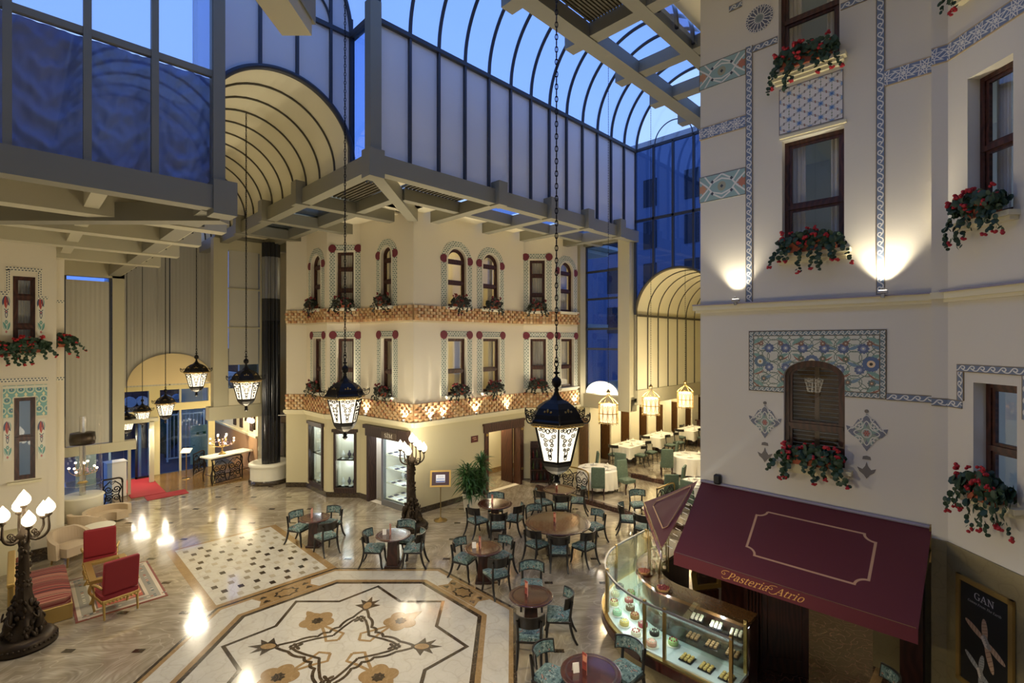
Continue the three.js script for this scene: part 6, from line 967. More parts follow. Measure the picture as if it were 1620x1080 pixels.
{
  const napkin = flat(merge([new THREE.ConeGeometry(0.07, 0.13, 4, 1).scale(1, 1, 0.45).translate(0, 0.065, 0), new THREE.ConeGeometry(0.09, 0.05, 5, 1).translate(0, 0.025, 0)])), plate = lathe([[0, 0], [0.08, 0.002], [0.12, 0.014], [0.125, 0.018], [0.08, 0.008], [0, 0.006]], 20), glassGeo = lathe([[0.03, 0], [0.03, 0.004], [0.004, 0.008], [0.004, 0.07], [0.03, 0.1], [0.035, 0.14], [0.03, 0.17]], 10);
  let nn = 0;
  const setTable = (at, base, shape, where, r, d) => {
    const g = thing('dining_table', `${shape} dining table under a white cloth ${where}`, 'table', [at[0], at[1], base]); mesh('table_top', shape === 'round' ? cyl(r - 0.01, r - 0.01, 0.03, 0, 0.72, 0, 32) : box(r - 0.02, 0.03, d - 0.02, 0, 0.72, 0), M.walnut, g); mesh('pedestal', cyl(0.06, 0.25, 0.7, 0, 0.36, 0, 12), M.walnut, g);
    const c = tag(mesh('tablecloth', shape === 'round' ? drapedRound(r, 0.745, shape === 'round' && /riser|hand/.test(where) ? 0.6 : 0.62, 16, 3) : drapedRect(r, d, 0.745, 0.42), M.cloth), `white cloth draped over the ${shape} table ${where}`, 'tablecloth', undefined); c.position.copy(P(at[0], at[1], base));
    const put = shape === 'round' ? Array.from({ length: 5 }, (_, i) => [0.62 * r * cos(i * 1.257 + 0.3), 0.62 * r * sin(i * 1.257 + 0.3)]) : [[-0.32, -0.27], [0.1, -0.27], [0.5, -0.27], [-0.32, 0.27], [0.1, 0.27], [0.5, 0.27]].map(([x, z]) => [x * r / 1.4, z]);
    put.forEach(([x, z]) => { const p = tag(mesh('napkin', napkin, M.cloth), `white folded napkin on the ${shape} table ${where}`, 'napkin', `napkins on the ${shape} table ${where}`); p.position.copy(P(at[0] + x, at[1] - z, base + 0.765)); p.rotation.y = x * 5 + z; const pl = tag(mesh('plate', plate, M.white), `white plate on the ${shape} table ${where}`, 'plate', `plates on the ${shape} table ${where}`); pl.position.copy(P(at[0] + x, at[1] - z, base + 0.747)); const w = tag(mesh('wine_glass', glassGeo, M.pane), `wine glass on the ${shape} table ${where}`, 'glass', `glasses on the ${shape} table ${where}`); w.position.copy(P(at[0] + x * 0.55, at[1] - z * 0.55, base + 0.747)); });
  };
  setTable([14.68, 10.35], 0.15, 'round', 'beside the iron railing', 0.7); setTable([18.3, 8.6], 0.3, 'round', 'beyond the second step', 0.7); setTable([15.5, 6.95], 0.15, 'round', 'beside the awning house', 0.6);
  setTable([18.6, 11.4], 0.3, 'rectangular', 'beside the dark glass', 1.7, 0.95); setTable([21.3, 11.5], 0.3, 'rectangular', 'midway along the panelled wall', 1.7, 0.95); setTable([24.0, 11.2], 0.3, 'rectangular', 'beside the red buffet', 1.7, 0.95);
  const highs = [[[13.98, 9.85], [14.68, 10.35], 'round table beside the iron railing'], [[15.0, 9.38], [14.68, 10.35], 'round table beside the iron railing'], [[15.7, 10.2], [14.68, 10.35], 'round table beside the iron railing'], [[15.35, 11.15], [14.68, 10.35], 'round table beside the iron railing'], [[17.5, 9.1], [18.3, 8.6], 'round table beyond the second step'], [[18.6, 9.6], [18.3, 8.6], 'round table beyond the second step'], [[18.0, 7.7], [18.3, 8.6], 'round table beyond the second step'], [[14.9, 7.5], [15.5, 6.95], 'round table beside the awning house'], [[15.75, 7.85], [15.5, 6.95], 'round table beside the awning house'], [[14.65, 6.8], [15.5, 6.95], 'round table beside the awning house']];
  highs.forEach(([p0, t, w], i) => { const dist = Math.hypot(p0[0] - t[0], p0[1] - t[1]), k1 = Math.max(1, 1.03 / dist), p = [t[0] + (p0[0] - t[0]) * k1, t[1] + (p0[1] - t[1]) * k1]; const base = p[0] > 16.95 ? 0.3 : 0.15, label = 'green high backed chair on the ' + sideOf(p, t) + ' side of the ' + w.replace('round ', ''); if (!i) { highChair.position.copy(P(p[0], p[1], base)); highChair.rotation.y = facing(p, t); highChair.userData.label = label; highChair.userData.group = 'green chairs at the ' + w; } else copyOf(highChair, [p[0], p[1], base], facing(p, t), label, 'green chairs at the ' + w); });
  let k = 0; for (const [u, v, w] of [[18.6, 11.4, 'by the dark glass'], [21.3, 11.5, 'in the middle'], [24.0, 11.2, 'by the red buffet']]) for (const [x, z] of [[-0.45, -0.75], [0.35, -0.75], [-1.1, 0.1], [0.1, 0.75]]) { const p = [u + x, v + z], label = 'rail backed chair on the ' + sideOf(p, [u, v]) + ' side of the long table ' + w, gr = 'chairs at the long table ' + w; if (v + z > 12.1) continue; if (!k++) { lowChair.position.copy(P(p[0], p[1], 0.3)); lowChair.rotation.y = facing(p, [u + (Math.abs(x) < 1 ? x : 0), v]); lowChair.userData.label = label; lowChair.userData.group = gr; } else copyOf(lowChair, [p[0], p[1], 0.3], facing(p, [u + (Math.abs(x) < 1 ? x : 0), v]), label, gr); }
  // buffet, railings, wine rack, signs
  const b = thing('buffet_counter', 'dark red wooden buffet counter at the end of the dining room', 'counter', [26.4, 11.0, 0.3]); mesh('counter_body', rbox(1.2, 0.85, 1.6, 0, 0.43, 0, 0.02), M.mahogany, b); mesh('counter_top', rbox(1.35, 0.06, 1.75, 0, 0.89, 0, 0.015), M.rosso, b); 
  for (const u of [18.6, 21.3, 24.0]) { const cl = tag(mesh('ceiling_light', cyl(0.16, 0.16, 0.05, 0, 0, 0, 20), M.lampWhite), 'added round light brightening the dining tables from the soffit', 'light', 'added lights over the dining tables'); cl.position.copy(P(u, 11.3, 3.07)); lampPoint(u, 11.3, 3.07, 9, WARM, 2); }  // unseen soffit lights, added to brighten the dining area
  const s = tag(mesh('direction_sign', pic(0.5, 0.24, 0.02), [M.white, M.white, M.white, M.white, std({ map: T.blueSign, roughness: 0.5 }), M.white]), 'blue and white direction sign on the dining room pilaster', 'sign'); s.position.copy(P(20.1, 12.08, 2.6));
}
function scrollRail(name, label, a, b, base, h, railMat, at = true, posts = true) { // wrought iron railing between two points
  const L = Math.hypot(b[0] - a[0], b[1] - a[1]), g = thing(name, label, 'railing', [a[0], a[1], base], Math.atan2(b[1] - a[1], b[0] - a[0]));
  mesh('hand_rail', [tube([V3(0, h, 0), V3(L * 0.4, h, 0), V3(L * 0.85, h, 0), V3(L * 0.97, h - 0.05, 0), V3(L, h - 0.16, 0)], 0.028, 18, 8)], railMat, g); mesh('end_post', rod(V3(L, 0, 0), V3(L, h - 0.15, 0), 0.02), railMat, g); mesh('end_post', rod(V3(0.01, 0, 0), V3(0.01, h, 0), 0.018), M.iron, g); mesh('foot_bar', box(L, 0.025, 0.02, L / 2, 0.06, 0), M.iron, g);
  const n = Math.max(1, Math.round(L / 0.55)), w = L / n; for (let i = 0; i < n; i++) { const x = i * w + w / 2, S = []; for (const s of [-1, 1]) { S.push(wire2(spiral2(x + s * w * 0.2, h * 0.62, w * 0.22, w * 0.04, s > 0 ? PI : 0, s * 1.6, 18), 0.018), wire2(spiral2(x - s * w * 0.2, h * 0.3, w * 0.22, w * 0.04, s > 0 ? 0 : PI, s * 1.6, 18), 0.018), wire2([[x + s * w * 0.42, 0.08], [x + s * w * 0.3, h * 0.4], [x + s * w * 0.44, h * 0.7], [x + s * w * 0.1, h * 0.92]], 0.018), wire2(spiral2(x, h * (s > 0 ? 0.84 : 0.16), w * 0.12, w * 0.03, 0, s * 1.3, 12), 0.01)); } S.push(ball(0.03, x, h * 0.46, 0, 8)); mesh('scroll_panel', S, M.iron, g); }
  return g;
}
scrollRail('iron_railing', 'black wrought iron railing with brass handrail at the terrace step', [13.45, 11.6], [13.45, 9.85], 0.15, 0.95, M.brass);
scrollRail('iron_railing', 'short brass topped railing beside the awning corner', [13.5, 7.4], [14.6, 7.4], 0.15, 0.85, M.brass);
{
  const g = thing('wine_rack', 'wooden wine rack with bottles behind the big lantern', 'rack', [13.92, 12.3, 0.15], -PI / 4); mesh('rack_back', box(0.9, 1.5, 0.03, 0, 0.75, -0.14), M.walnut, g); for (const s of [-1, 1]) mesh('rack_side', box(0.03, 1.5, 0.3, s * 0.45, 0.75, 0), M.walnut, g); const b = lathe([[0, 0], [0.036, 0], [0.038, 0.18], [0.014, 0.23], [0.014, 0.3], [0, 0.3]], 10), shades = [M.black, std({ color: '#2e3a1e', roughness: 0.2 }), std({ color: '#4a1418', roughness: 0.2 })];
  for (let j = 0; j < 4; j++) mesh('rack_shelf', box(0.9, 0.025, 0.3, 0, 0.06 + j * 0.42, 0), M.walnut, g);
  for (let j = 0; j < 3; j++) for (let i = 0; i < 6; i++) { const x = -0.36 + i * 0.145; const o = tag(mesh('wine_bottle', b, shades[(i * 2 + j) % 3]), 'wine bottle standing in the wooden rack', 'bottle', 'bottles in the wine rack'); o.position.copy(P(13.92 + x * cos(PI / 4), 12.3 - x * sin(PI / 4), 0.15 + 0.075 + j * 0.42)); }
}
// ---------------------------------------------------------------- notice stand, doorway, plaque
{
  const g = thing('notice_stand', 'brass notice stand with framed notice in front of the green wall', 'sign', [9.07, 12.12], -PI / 4 + 0.1); mesh('stand_base', lathe([[0, 0], [0.2, 0], [0.2, 0.02], [0.16, 0.04], [0.06, 0.06], [0.02, 0.1], [0, 0.1]], 24), M.brass, g); mesh('stand_pole', cyl(0.014, 0.014, 1.0, 0, 0.58, 0, 10), M.brass, g);
  const f = mesh('notice_frame', [box(0.62, 0.05, 0.03, 0, 0.22, 0), box(0.62, 0.05, 0.03, 0, -0.22, 0), box(0.05, 0.4, 0.03, 0.285, 0, 0), box(0.05, 0.4, 0.03, -0.285, 0, 0)], M.gilt, g); f.position.set(0, 1.27, 0.03); f.rotation.x = -0.35; mesh('notice_sheet', pic(0.54, 0.4, 0.012), std({ map: T.notice, roughness: 0.4 }), f);
  const W = house[4], o = W.ops.find((q) => q.type === 'door'), d = new THREE.Group(); d.name = 'door_1'; scene.add(d); d.position.copy(W.g.position); d.rotation.copy(W.g.rotation); d.userData = { label: 'open doorway with dark wood frame under the long facet', category: 'door', kind: 'structure' };
  mesh('door_jamb', lim(o.x0 - 0.16, o.x0 + 0.02, 0, 2.2, -0.3, 0.06), M.frame, d); mesh('door_jamb', lim(o.x1 - 0.02, o.x1 + 0.16, 0, 2.2, -0.3, 0.06), M.frame, d); mesh('door_head', [lim(o.x0 - 0.2, o.x1 + 0.18, 2.18, 2.42, -0.3, 0.08), lim(o.x0 - 0.24, o.x1 + 0.2, 2.42, 2.5, -0.3, 0.12)], M.frame, d); for (const x of [o.x0 - 0.07, o.x1 + 0.07]) for (const y of [2.1, 0.6]) mesh('brass_rosette', cyl(0.05, 0.05, 0.02, 0, 0, 0, 12).rotateX(PI / 2).translate(x, y, 0.07), M.brass, d);
  mesh('door_leaf', box(0.06, 2.15, 0.6).translate(o.x1 - 0.06, 1.08, -0.62), M.frame, d, 'open brown door leaf');
  const C = thing('wall_corridor', 'cream corridor seen through the open doorway', 'wall', [0, 0, 0], 0, undefined, 'structure'), p0 = W.uv(o.x0)[0], p1 = W.uv(o.x1)[0]; mesh('wall_face', grid(p0 - 0.8, p1 + 2.5, 15.0, 15.1, 0, 2.6), M.cream, C); mesh('wall_face', grid(p0 - 0.9, p0 - 0.8, 13.4, 15, 0, 2.6), M.cream, C); mesh('wall_face', grid(p1 + 2.5, p1 + 2.6, 13.2, 15.1, 0, 2.6), M.cream, C); mesh('base_course', grid(p0 - 0.8, p1 + 2.5, 14.96, 15, 0, 0.2), M.floorTan, C); mesh('base_course', grid(p0 - 0.8, p0 - 0.77, 13.4, 14.96, 0, 0.2), M.floorTan, C);
  lampPoint((p0 + p1) / 2 + 0.3, 14.2, 2.58, 9, WARM, 2); const cl = tag(mesh('ceiling_light', cyl(0.12, 0.14, 0.06, 0, 0, 0, 20), M.lampWhite), 'round ceiling light in the corridor behind the doorway', 'light'); cl.position.copy(P((p0 + p1) / 2 + 0.3, 14.2, 2.58));
  const pl = tag(mesh('door_plaque', pic(0.3, 0.22, 0.02), [M.frame, M.frame, M.frame, M.frame, std({ map: T.plaque, roughness: 0.5 }), M.frame]), 'small dark red plaque beside the open doorway', 'sign'); const q = W.at(750, 694); pl.position.copy(P(W.uv(q[0])[0], W.uv(q[0])[1] - 0.03, q[1])); pl.rotation.y = W.turn;
}
// ---------------------------------------------------------------- jewellery shop
{
  const W = house[3], o = W.ops.find((q) => q.type === 'shop'), g = thing('shop_front', 'lit jewellery shop front with dark timber frame and glass shelves', 'shop window', [W.a[0], W.a[1], 0], W.turn);
  mesh('timber_jamb', lim(o.x0 - 0.02, o.x0 + 0.1, 0, 2.5, -0.25, 0.07), M.frameDark, g); mesh('timber_jamb', lim(o.x1 - 0.06, o.x1 + 0.02, 0, 2.5, -0.25, 0.07), M.frameDark, g); mesh('timber_fascia', [lim(o.x0 - 0.06, o.x1 + 0.04, 2.22, 2.5, -0.2, 0.1), lim(o.x0 - 0.12, o.x1 + 0.06, 2.48, 2.6, -0.2, 0.16)], M.frameDark, g);
  const xm = o.x0 + 0.75; mesh('door_post', lim(xm - 0.05, xm + 0.05, 0, 2.22, -0.12, 0), M.steel, g); mesh('shop_pane', lim(xm + 0.05, o.x1 - 0.06, 0.2, 2.2, -0.06, -0.052), M.shopGlass, g); mesh('bottom_rail', lim(xm, o.x1 - 0.06, 0.002, 0.2, -0.12, 0), M.steel, g);
  mesh('back_panel', lim(o.x0, o.x1, 0, 2.5, -1.15, -1.1), M.white, g); mesh('side_panel', lim(o.x0 - 0.04, o.x0, 0, 2.5, -1.1, -0.25), M.white, g); mesh('side_panel', lim(xm - 0.02, xm + 0.02, 0, 2.22, -1.1, -0.13), M.white, g); mesh('shop_ceiling', lim(o.x0, o.x1, 2.5, 2.56, -1.15, -0.22), M.white, g);
  const shelves = [0.22, 0.72, 1.2, 1.66]; shelves.forEach((y) => mesh('glass_shelf', lim(xm + 0.04, o.x1 - 0.08, y, y + 0.02, -1.05, -0.1), M.white, g));
  mesh('lamp_strip', lim(xm + 0.1, o.x1 - 0.1, 2.42, 2.45, -0.7, -0.4), M.lampCool, g); mesh('lamp_strip', lim(o.x0 + 0.15, xm - 0.1, 2.42, 2.45, -0.7, -0.4), M.lampCool, g);
  const c = W.uv((xm + o.x1) / 2), ex = (W.b[0] - W.a[0]) / W.L, ey = (W.b[1] - W.a[1]) / W.L, into = (x, z) => { const p = W.uv(x); return [p[0] + ey * z, p[1] - ex * z]; };
  for (const [x, w] of [[(xm + o.x1) / 2, 1.2], [(o.x0 + xm) / 2, 0.5]]) { const p = into(x, -0.55), l = new THREE.RectAreaLight(0xf2f4ff, 9, w, 0.3); l.name = 'shop_glow'; l.position.copy(P(p[0], p[1], 2.4)); l.lookAt(P(p[0], p[1], 0)); scene.add(l); }
  for (const y of [0.6, 1.1, 1.55, 2.1]) { const p = into((xm + o.x1) / 2, -0.25); lampPoint(p[0], p[1], y, 0.4, 0xf2f4ff, 0); }
  // necklace busts and trays on the shelves
  const bust = lathe([[0.05, 0], [0.05, 0.012], [0.02, 0.03], [0.06, 0.09], [0.075, 0.15], [0.04, 0.2], [0.025, 0.26], [0.022, 0.29], [0, 0.295]], 12), tray = merge([box(0.2, 0.015, 0.16, 0, 0.0075, 0), ...Array.from({ length: 8 }, (_, i) => new THREE.TorusGeometry(0.016, 0.006, 4, 8).rotateX(PI / 2).translate(-0.07 + (i % 4) * 0.047, 0.02, i > 3 ? 0.035 : -0.035))]).scale(0.58, 1, 0.9), dark = std({ color: '#4d4d63', roughness: 0.5 }), pale = std({ color: '#eef0f6', roughness: 0.5 });
  shelves.forEach((y, j) => { const n = 7; for (let i = 0; i < n; i++) { const x = xm + 0.16 + i * (o.x1 - xm - 0.35) / (n - 1); for (const z of [-0.22, -0.46, -0.75]) { const isBust = j > 0 && z < -0.5, p = into(x, z), t = tag(mesh(isBust ? 'necklace_bust' : 'jewellery_tray', isBust ? bust : tray, (i * 2 + j) % 3 ? pale : dark), isBust ? 'necklace bust at the back of a shop window shelf' : 'tray of silver jewellery on a shop window shelf', isBust ? 'bust' : 'tray', isBust ? 'necklace busts in the shop window' : 'jewellery trays in the shop window'); t.position.copy(P(p[0], p[1], y + 0.021)); t.rotation.y = W.turn; } } });
  const txt = new THREE.CanvasTexture((() => { const k = document.createElement('canvas'); k.width = 256; k.height = 96; const x = k.getContext('2d'); x.fillStyle = '#4a3a2c'; x.fillRect(0, 0, 256, 96); x.fillStyle = '#d8d2c0'; x.font = '78px serif'; x.textAlign = 'center'; x.fillText('SİM', 128, 76); return k; })()); txt.colorSpace = THREE.SRGBColorSpace;
  mesh('shop_sign', pic(0.75, 0.22, 0.012, (o.x0 + o.x1) / 2 + 0.15, 2.35, 0.107), std({ map: txt, roughness: 0.5 }), g, 'shop name in pale letters');
  // two slim display cases
  for (const [k, label] of [[1, 'slim lit jewellery display case on the recessed facet'], [2, 'lit jewellery display case on the angled facet']]) {
    const W = house[k], o = W.ops.find((q) => q.type === 'case'), c = thing('display_case', label, 'display case', [W.a[0], W.a[1], 0], W.turn), f = openShape(grow(o, 0.07)); f.holes.push(openingPath(o)); const w = o.x1 - o.x0;
    mesh('case_frame', [slab(f, 0.2).translate(0, 0, -0.12), lim(o.x0 - 0.12, o.x1 + 0.12, o.y1 + 0.07, o.y1 + 0.17, -0.1, 0.12), lim(o.x0 - 0.07, o.x1 + 0.07, 0.16, o.y0 - 0.07, 0, 0.05)], M.frameDark, c); mesh('case_back', lim(o.x0, o.x1, o.y0, o.y1, -0.42, -0.4), M.white, c); mesh('case_shelf', lim(o.x0, o.x1, (o.y0 + o.y1) / 2 - 0.02, (o.y0 + o.y1) / 2 + 0.02, -0.4, -0.06), M.darkSteel, c); mesh('case_floor', lim(o.x0, o.x1, o.y0 - 0.02, o.y0, -0.4, -0.06), M.white, c); mesh('case_side', [lim(o.x0 - 0.02, o.x0, o.y0, o.y1, -0.4, -0.12), lim(o.x1, o.x1 + 0.02, o.y0, o.y1, -0.4, -0.12), lim(o.x0, o.x1, o.y1, o.y1 + 0.02, -0.4, -0.12)], M.white, c); mesh('case_pane', lim(o.x0, o.x1, o.y0, o.y1, -0.05, -0.045), M.shopGlass, c); mesh('lamp_strip', lim(o.x0 + 0.05, o.x1 - 0.05, o.y1 - 0.04, o.y1 - 0.01, -0.2, -0.1), M.lampCool, c);
    const ex = (W.b[0] - W.a[0]) / W.L, ey = (W.b[1] - W.a[1]) / W.L, q = (x, z) => { const p = W.uv(x); return [p[0] + ey * z, p[1] - ex * z]; };
    for (const y of [o.y1 - 0.12, (o.y0 + o.y1) / 2 - 0.12]) { const p = q((o.x0 + o.x1) / 2, -0.14); lampPoint(p[0], p[1], y, 0.35, 0xf2f4ff, 0); }
    for (const y of [o.y0, (o.y0 + o.y1) / 2 + 0.02]) for (const [x, z] of [[0.2, -0.28], [0.5, -0.34], [0.8, -0.3], [0.3, -0.15], [0.7, -0.15]]) { const p = q(o.x0 + w * x, z), t = tag(mesh(z < -0.2 ? 'necklace_bust' : 'jewellery_tray', z < -0.2 ? bust : tray, z < -0.29 ? dark : pale), (z < -0.2 ? 'necklace bust' : 'jewellery tray') + ' inside the ' + label.replace(' jewellery', ''), z < -0.2 ? 'bust' : 'tray', 'jewellery inside the ' + label); t.position.copy(P(p[0], p[1], y + 0.002)); t.rotation.y = W.turn; t.scale.setScalar(0.9); }
  }
}
// ---------------------------------------------------------------- pastry counter
{
  // plan of the counter's front, and the same course moved inwards by o
  const course = (o) => { const p = [], c = [8.7, 3.9], r = 1.7 - o; for (const v of [2.7, 3.1, 3.5]) p.push([7.0 + o, v]); for (let i = 0; i <= 16; i++) { const a = PI - i / 16 * PI / 2; p.push([c[0] + r * cos(a), c[1] + r * sin(a)]); } for (const u of [9.2, 9.75]) p.push([u, 5.6 - o]); return p; };
  const band = (o0, o1, h0, h1) => { const a = course(o0), b = course(o1), pos = [], uv = [], idx = [], n = a.length; let L = 0; a.forEach((p, i) => { if (i) L += Math.hypot(p[0] - a[i - 1][0], p[1] - a[i - 1][1]); for (const [q, h] of [[a[i], h0], [a[i], h1], [b[i], h1], [b[i], h0]]) { pos.push(q[0], h, -q[1]); uv.push(L, h + (q === b[i] ? Math.abs(o1 - o0) : 0)); } }); for (let i = 0; i < n - 1; i++) for (let e = 0; e < 4; e++) { const p = i * 4 + e, q = i * 4 + (e + 1) % 4; idx.push(p, q, p + 4, q, q + 4, p + 4); } idx.push(0, 2, 1, 0, 3, 2, n * 4 - 4, n * 4 - 3, n * 4 - 2, n * 4 - 4, n * 4 - 2, n * 4 - 1); const g = new THREE.BufferGeometry(); g.setAttribute('position', new THREE.Float32BufferAttribute(pos, 3)); g.setAttribute('uv', new THREE.Float32BufferAttribute(uv, 2)); g.setIndex(idx); return toCreasedNormals(flat(g), 0.5); };
  const g = thing('pastry_counter', 'curved glass pastry counter with brass posts and marble top', 'counter');
  mesh('stone_base', band(0.14, 0.62, 0.002, 0.36), std({ color: '#cfc4a4', roughness: 0.6, map: rep(T.white, 1.5), bumpMap: rep(T.plaster, 3), bumpScale: 0.01 }), g); mesh('timber_plinth', band(-0.07, 0.62, 0.36, 0.5), M.mahogany, g); mesh('kick_rail', band(-0.05, 0.02, 0.5, 0.53), M.brass, g);
  mesh('display_deck', band(0.02, 0.62, 0.5, 0.55), std({ color: '#d8dcde', roughness: 0.35, metalness: 0.3 }), g); mesh('front_glass', band(0, 0.01, 0.55, 1.28), M.greenGlass, g); mesh('top_glass', band(0.0, 0.58, 1.28, 1.288), M.greenGlass, g); mesh('back_glass', band(0.6, 0.606, 0.55, 1.2), M.greenGlass, g);
  mesh('glass_shelf', band(0.14, 0.58, 0.79, 0.798), M.greenGlass, g); mesh('glass_shelf', band(0.24, 0.58, 1.03, 1.038), M.greenGlass, g); mesh('marble_top', band(0.56, 1.0, 1.2, 1.25), phys({ map: rep(T.tan, 1.2), color: '#a39080', roughness: 0.25, clearcoat: 0.4 }), g); mesh('service_back', band(0.68, 0.98, 0.002, 1.199), M.walnut, g); mesh('front_rim', band(-0.008, 0.022, 1.27, 1.3), M.steel, g);
  const c0 = course(0.02), posts = [[7.0 + 0.02, 2.72], [7.56, 2.72], c0[4], [7.02, 3.72], c0[11], c0[18], [9.7, 5.58]]; posts.forEach(([u, v]) => mesh('brass_post', grid(u - 0.022, u + 0.022, v - 0.022, v + 0.022, 0.5, 1.32), M.brass, g)); mesh('end_glass', grid(7.02, 7.58, 2.7, 2.708, 0.55, 1.28), M.greenGlass, g);
  mesh('lamp_strip', band(0.615, 0.655, 1.18, 1.198), M.lampDim, g);
  course(0.42).filter((_, i) => i % 3 === 1).forEach(([u, v]) => lampPoint(u, v, 1.16, 0.6, 0xf4f6ff, 0));
  // cakes on the deck, trays on the shelves
  const r = rng(77), cake = lathe([[0, 0], [0.1, 0], [0.105, 0.02], [0.105, 0.075], [0.095, 0.09], [0.04, 0.1], [0, 0.102]], 24), plate = lathe([[0, -0.012], [0.14, -0.01], [0.15, -0.002], [0.13, -0.004], [0, -0.004]], 24), cols = [['pale green', '#a9bf7c'], ['pink', '#d9a08c'], ['dark chocolate', '#33241e'], ['white cream', '#e6dcc8'], ['raspberry', '#a83a4a'], ['yellow', '#d8c070'], ['caramel', '#a5713c'], ['mint', '#9fc8a4']];
  const along = (o, t) => { const c = course(o), k = t * (c.length - 1), i = Math.min(c.length - 2, k | 0), f = k - i; return [c[i][0] + (c[i + 1][0] - c[i][0]) * f, c[i][1] + (c[i + 1][1] - c[i][1]) * f]; };
  const topping = (n, s, c) => { const L = []; for (let i = 0; i < n; i++) { const a = i / n * 2 * PI; L.push(ball(s, 0.072 * cos(a), 0.1, 0.072 * sin(a), 6)); } return merge(L); };
  const kinds = [...cols, ['hazelnut', '#6e4a30'], ['lemon cream', '#e0d49a'], ['strawberry', '#b8484a'], ['vanilla', '#ddcfae'], ['pistachio', '#8ea86a'], ['blueberry', '#4a4a6e']];
  kinds.forEach(([n, c], i) => { const p = along(i % 2 ? 0.17 : 0.44, 0.13 + i * 0.052), k = thing('cake', `${n} round cake on a plate in the curved glass counter`, 'cake', [p[0], p[1], 0.562]); k.scale.setScalar(0.76); mesh('cake_body', cake, std({ color: c, roughness: 0.6 }), k); mesh('cake_plate', plate, M.white, k); mesh('topping', topping(8, 0.017), i % 3 ? M.cloth : M.petal, k); });
  for (let i = 0; i < 9; i++) { const lvl = [0.552, 0.8, 1.04][i % 3], p = [7.24 + 0.14 * (i % 3) + (lvl > 0.7 ? 0.06 : 0), 2.86 + 0.3 * ((i / 3) | 0)], t = thing('pastry_tray', ['tray of yellow cream pastries on the counter deck', 'tray of brown nut pastries on the middle glass shelf', 'tray of pale meringues on the top glass shelf'][i % 3], 'pastry tray', [p[0], p[1], lvl], 0.1 * (i % 3), ['pastry trays on the counter deck', 'pastry trays on the middle glass shelf', 'pastry trays on the top glass shelf'][i % 3]); mesh('tray', rbox(0.2, 0.014, 0.2, 0, 0.007, 0, 0.004), M.darkSteel, t); const m = [std({ color: '#c8a860', roughness: 0.7 }), std({ color: '#8a6a42', roughness: 0.8 }), std({ color: '#d9cdb0', roughness: 0.8 })][i % 3]; for (let k = 0; k < 9; k++) mesh('pastry', pastryGeo(), m, t).position.set(-0.06 + (k % 3) * 0.06, 0.014, -0.06 + ((k / 3) | 0) * 0.06); }
  function pastryGeo() { return (pastryGeo.g ??= rbox(0.05, 0.035, 0.045, 0, 0.018, 0, 0.012, 2)); }
  // glass domes on the marble top
  for (const [px, py, i] of [[1019, 905, 0], [1049, 932, 1]]) { const p = onLevel(px, py, 1.27), d = thing('cake_dome', i ? 'clear glass dome with a fruit tart on the marble counter top' : 'board of fruit tartlets on the curved end of the marble counter top', 'cake dome', [p[0], p[1], 1.252]); mesh('dome_board', cyl(0.15, 0.15, 0.02, 0, 0.01, 0, 24), M.mahogany, d); mesh('glass_dome', lathe([[0.13, 0.02], [0.13, 0.08], [0.11, 0.14], [0.06, 0.18], [0.012, 0.19], [0.012, 0.22], [0, 0.22]], 20), M.pane, d); const f = []; for (let k = 0; k < 18; k++) { const a = k * 2.4, q = 0.022 * Math.sqrt(k); f.push(ball(0.022, q * cos(a), 0.05, q * sin(a), 6)); } mesh('fruit', f, i ? M.petalDark : std({ color: '#a5553a', roughness: 0.5 }), d); mesh('tart_base', cyl(0.11, 0.1, 0.03, 0, 0.035, 0, 20), std({ color: '#b98a52', roughness: 0.8 }), d); }
  const sh = thing('bread_shelf', 'brass framed glass shelf tower standing on the counter under the awning seam', 'shelf', [8.35, 4.55, 1.25], 0.6); for (const [x, z] of [[-0.16, -0.16], [0.16, -0.16], [-0.16, 0.16], [0.16, 0.16]]) mesh('shelf_post', box(0.02, 0.62, 0.02, x, 0.31, z), M.brass, sh); for (const y of [0.02, 0.22, 0.42]) { mesh('shelf_glass', box(0.34, 0.01, 0.34, 0, y, 0), M.greenGlass, sh); const L = []; for (let k = 0; k < 7; k++) L.push(rbox(0.07, 0.05, 0.06, -0.1 + (k % 3) * 0.1, y + 0.032, -0.08 + ((k / 3) | 0) * 0.09, 0.02)); mesh('bread_rolls', L, M.brickB, sh); }
  // gilt mirror, timber pier, open shop interior
  const m = thing('gilt_mirror', 'ornate gilt framed mirror behind the pastry counter', 'mirror', [9.62, 4.2, 0.55], -PI / 4 + 0.2); const ms = shapeOf([[-0.3, 0], [0.3, 0], [0.34, 0.3], [0.26, 0.55], [0.3, 0.7], [0.2, 0.85], [0, 0.98], [-0.2, 0.85], [-0.3, 0.7], [-0.26, 0.55], [-0.34, 0.3]]), mh = new THREE.Path([[-0.22, 0.08], [0.22, 0.08], [0.25, 0.3], [0.19, 0.55], [0.2, 0.66], [0, 0.84], [-0.2, 0.66], [-0.19, 0.55], [-0.25, 0.3]].map(([x, y]) => new THREE.Vector2(x, y))); const mf = ms.clone(); mf.holes.push(mh); mesh('mirror_frame', slab(mf, 0.05), M.gilt, m); mesh('mirror_glass', slab(new THREE.Shape(mh.getPoints()), 0.01).translate(0, 0, 0.01), std({ color: '#ccc5b0', roughness: 0.05, metalness: 1 }), m); mesh('mirror_stand', box(0.4, 0.55, 0.2, 0, -0.275, 0), M.walnut, m);
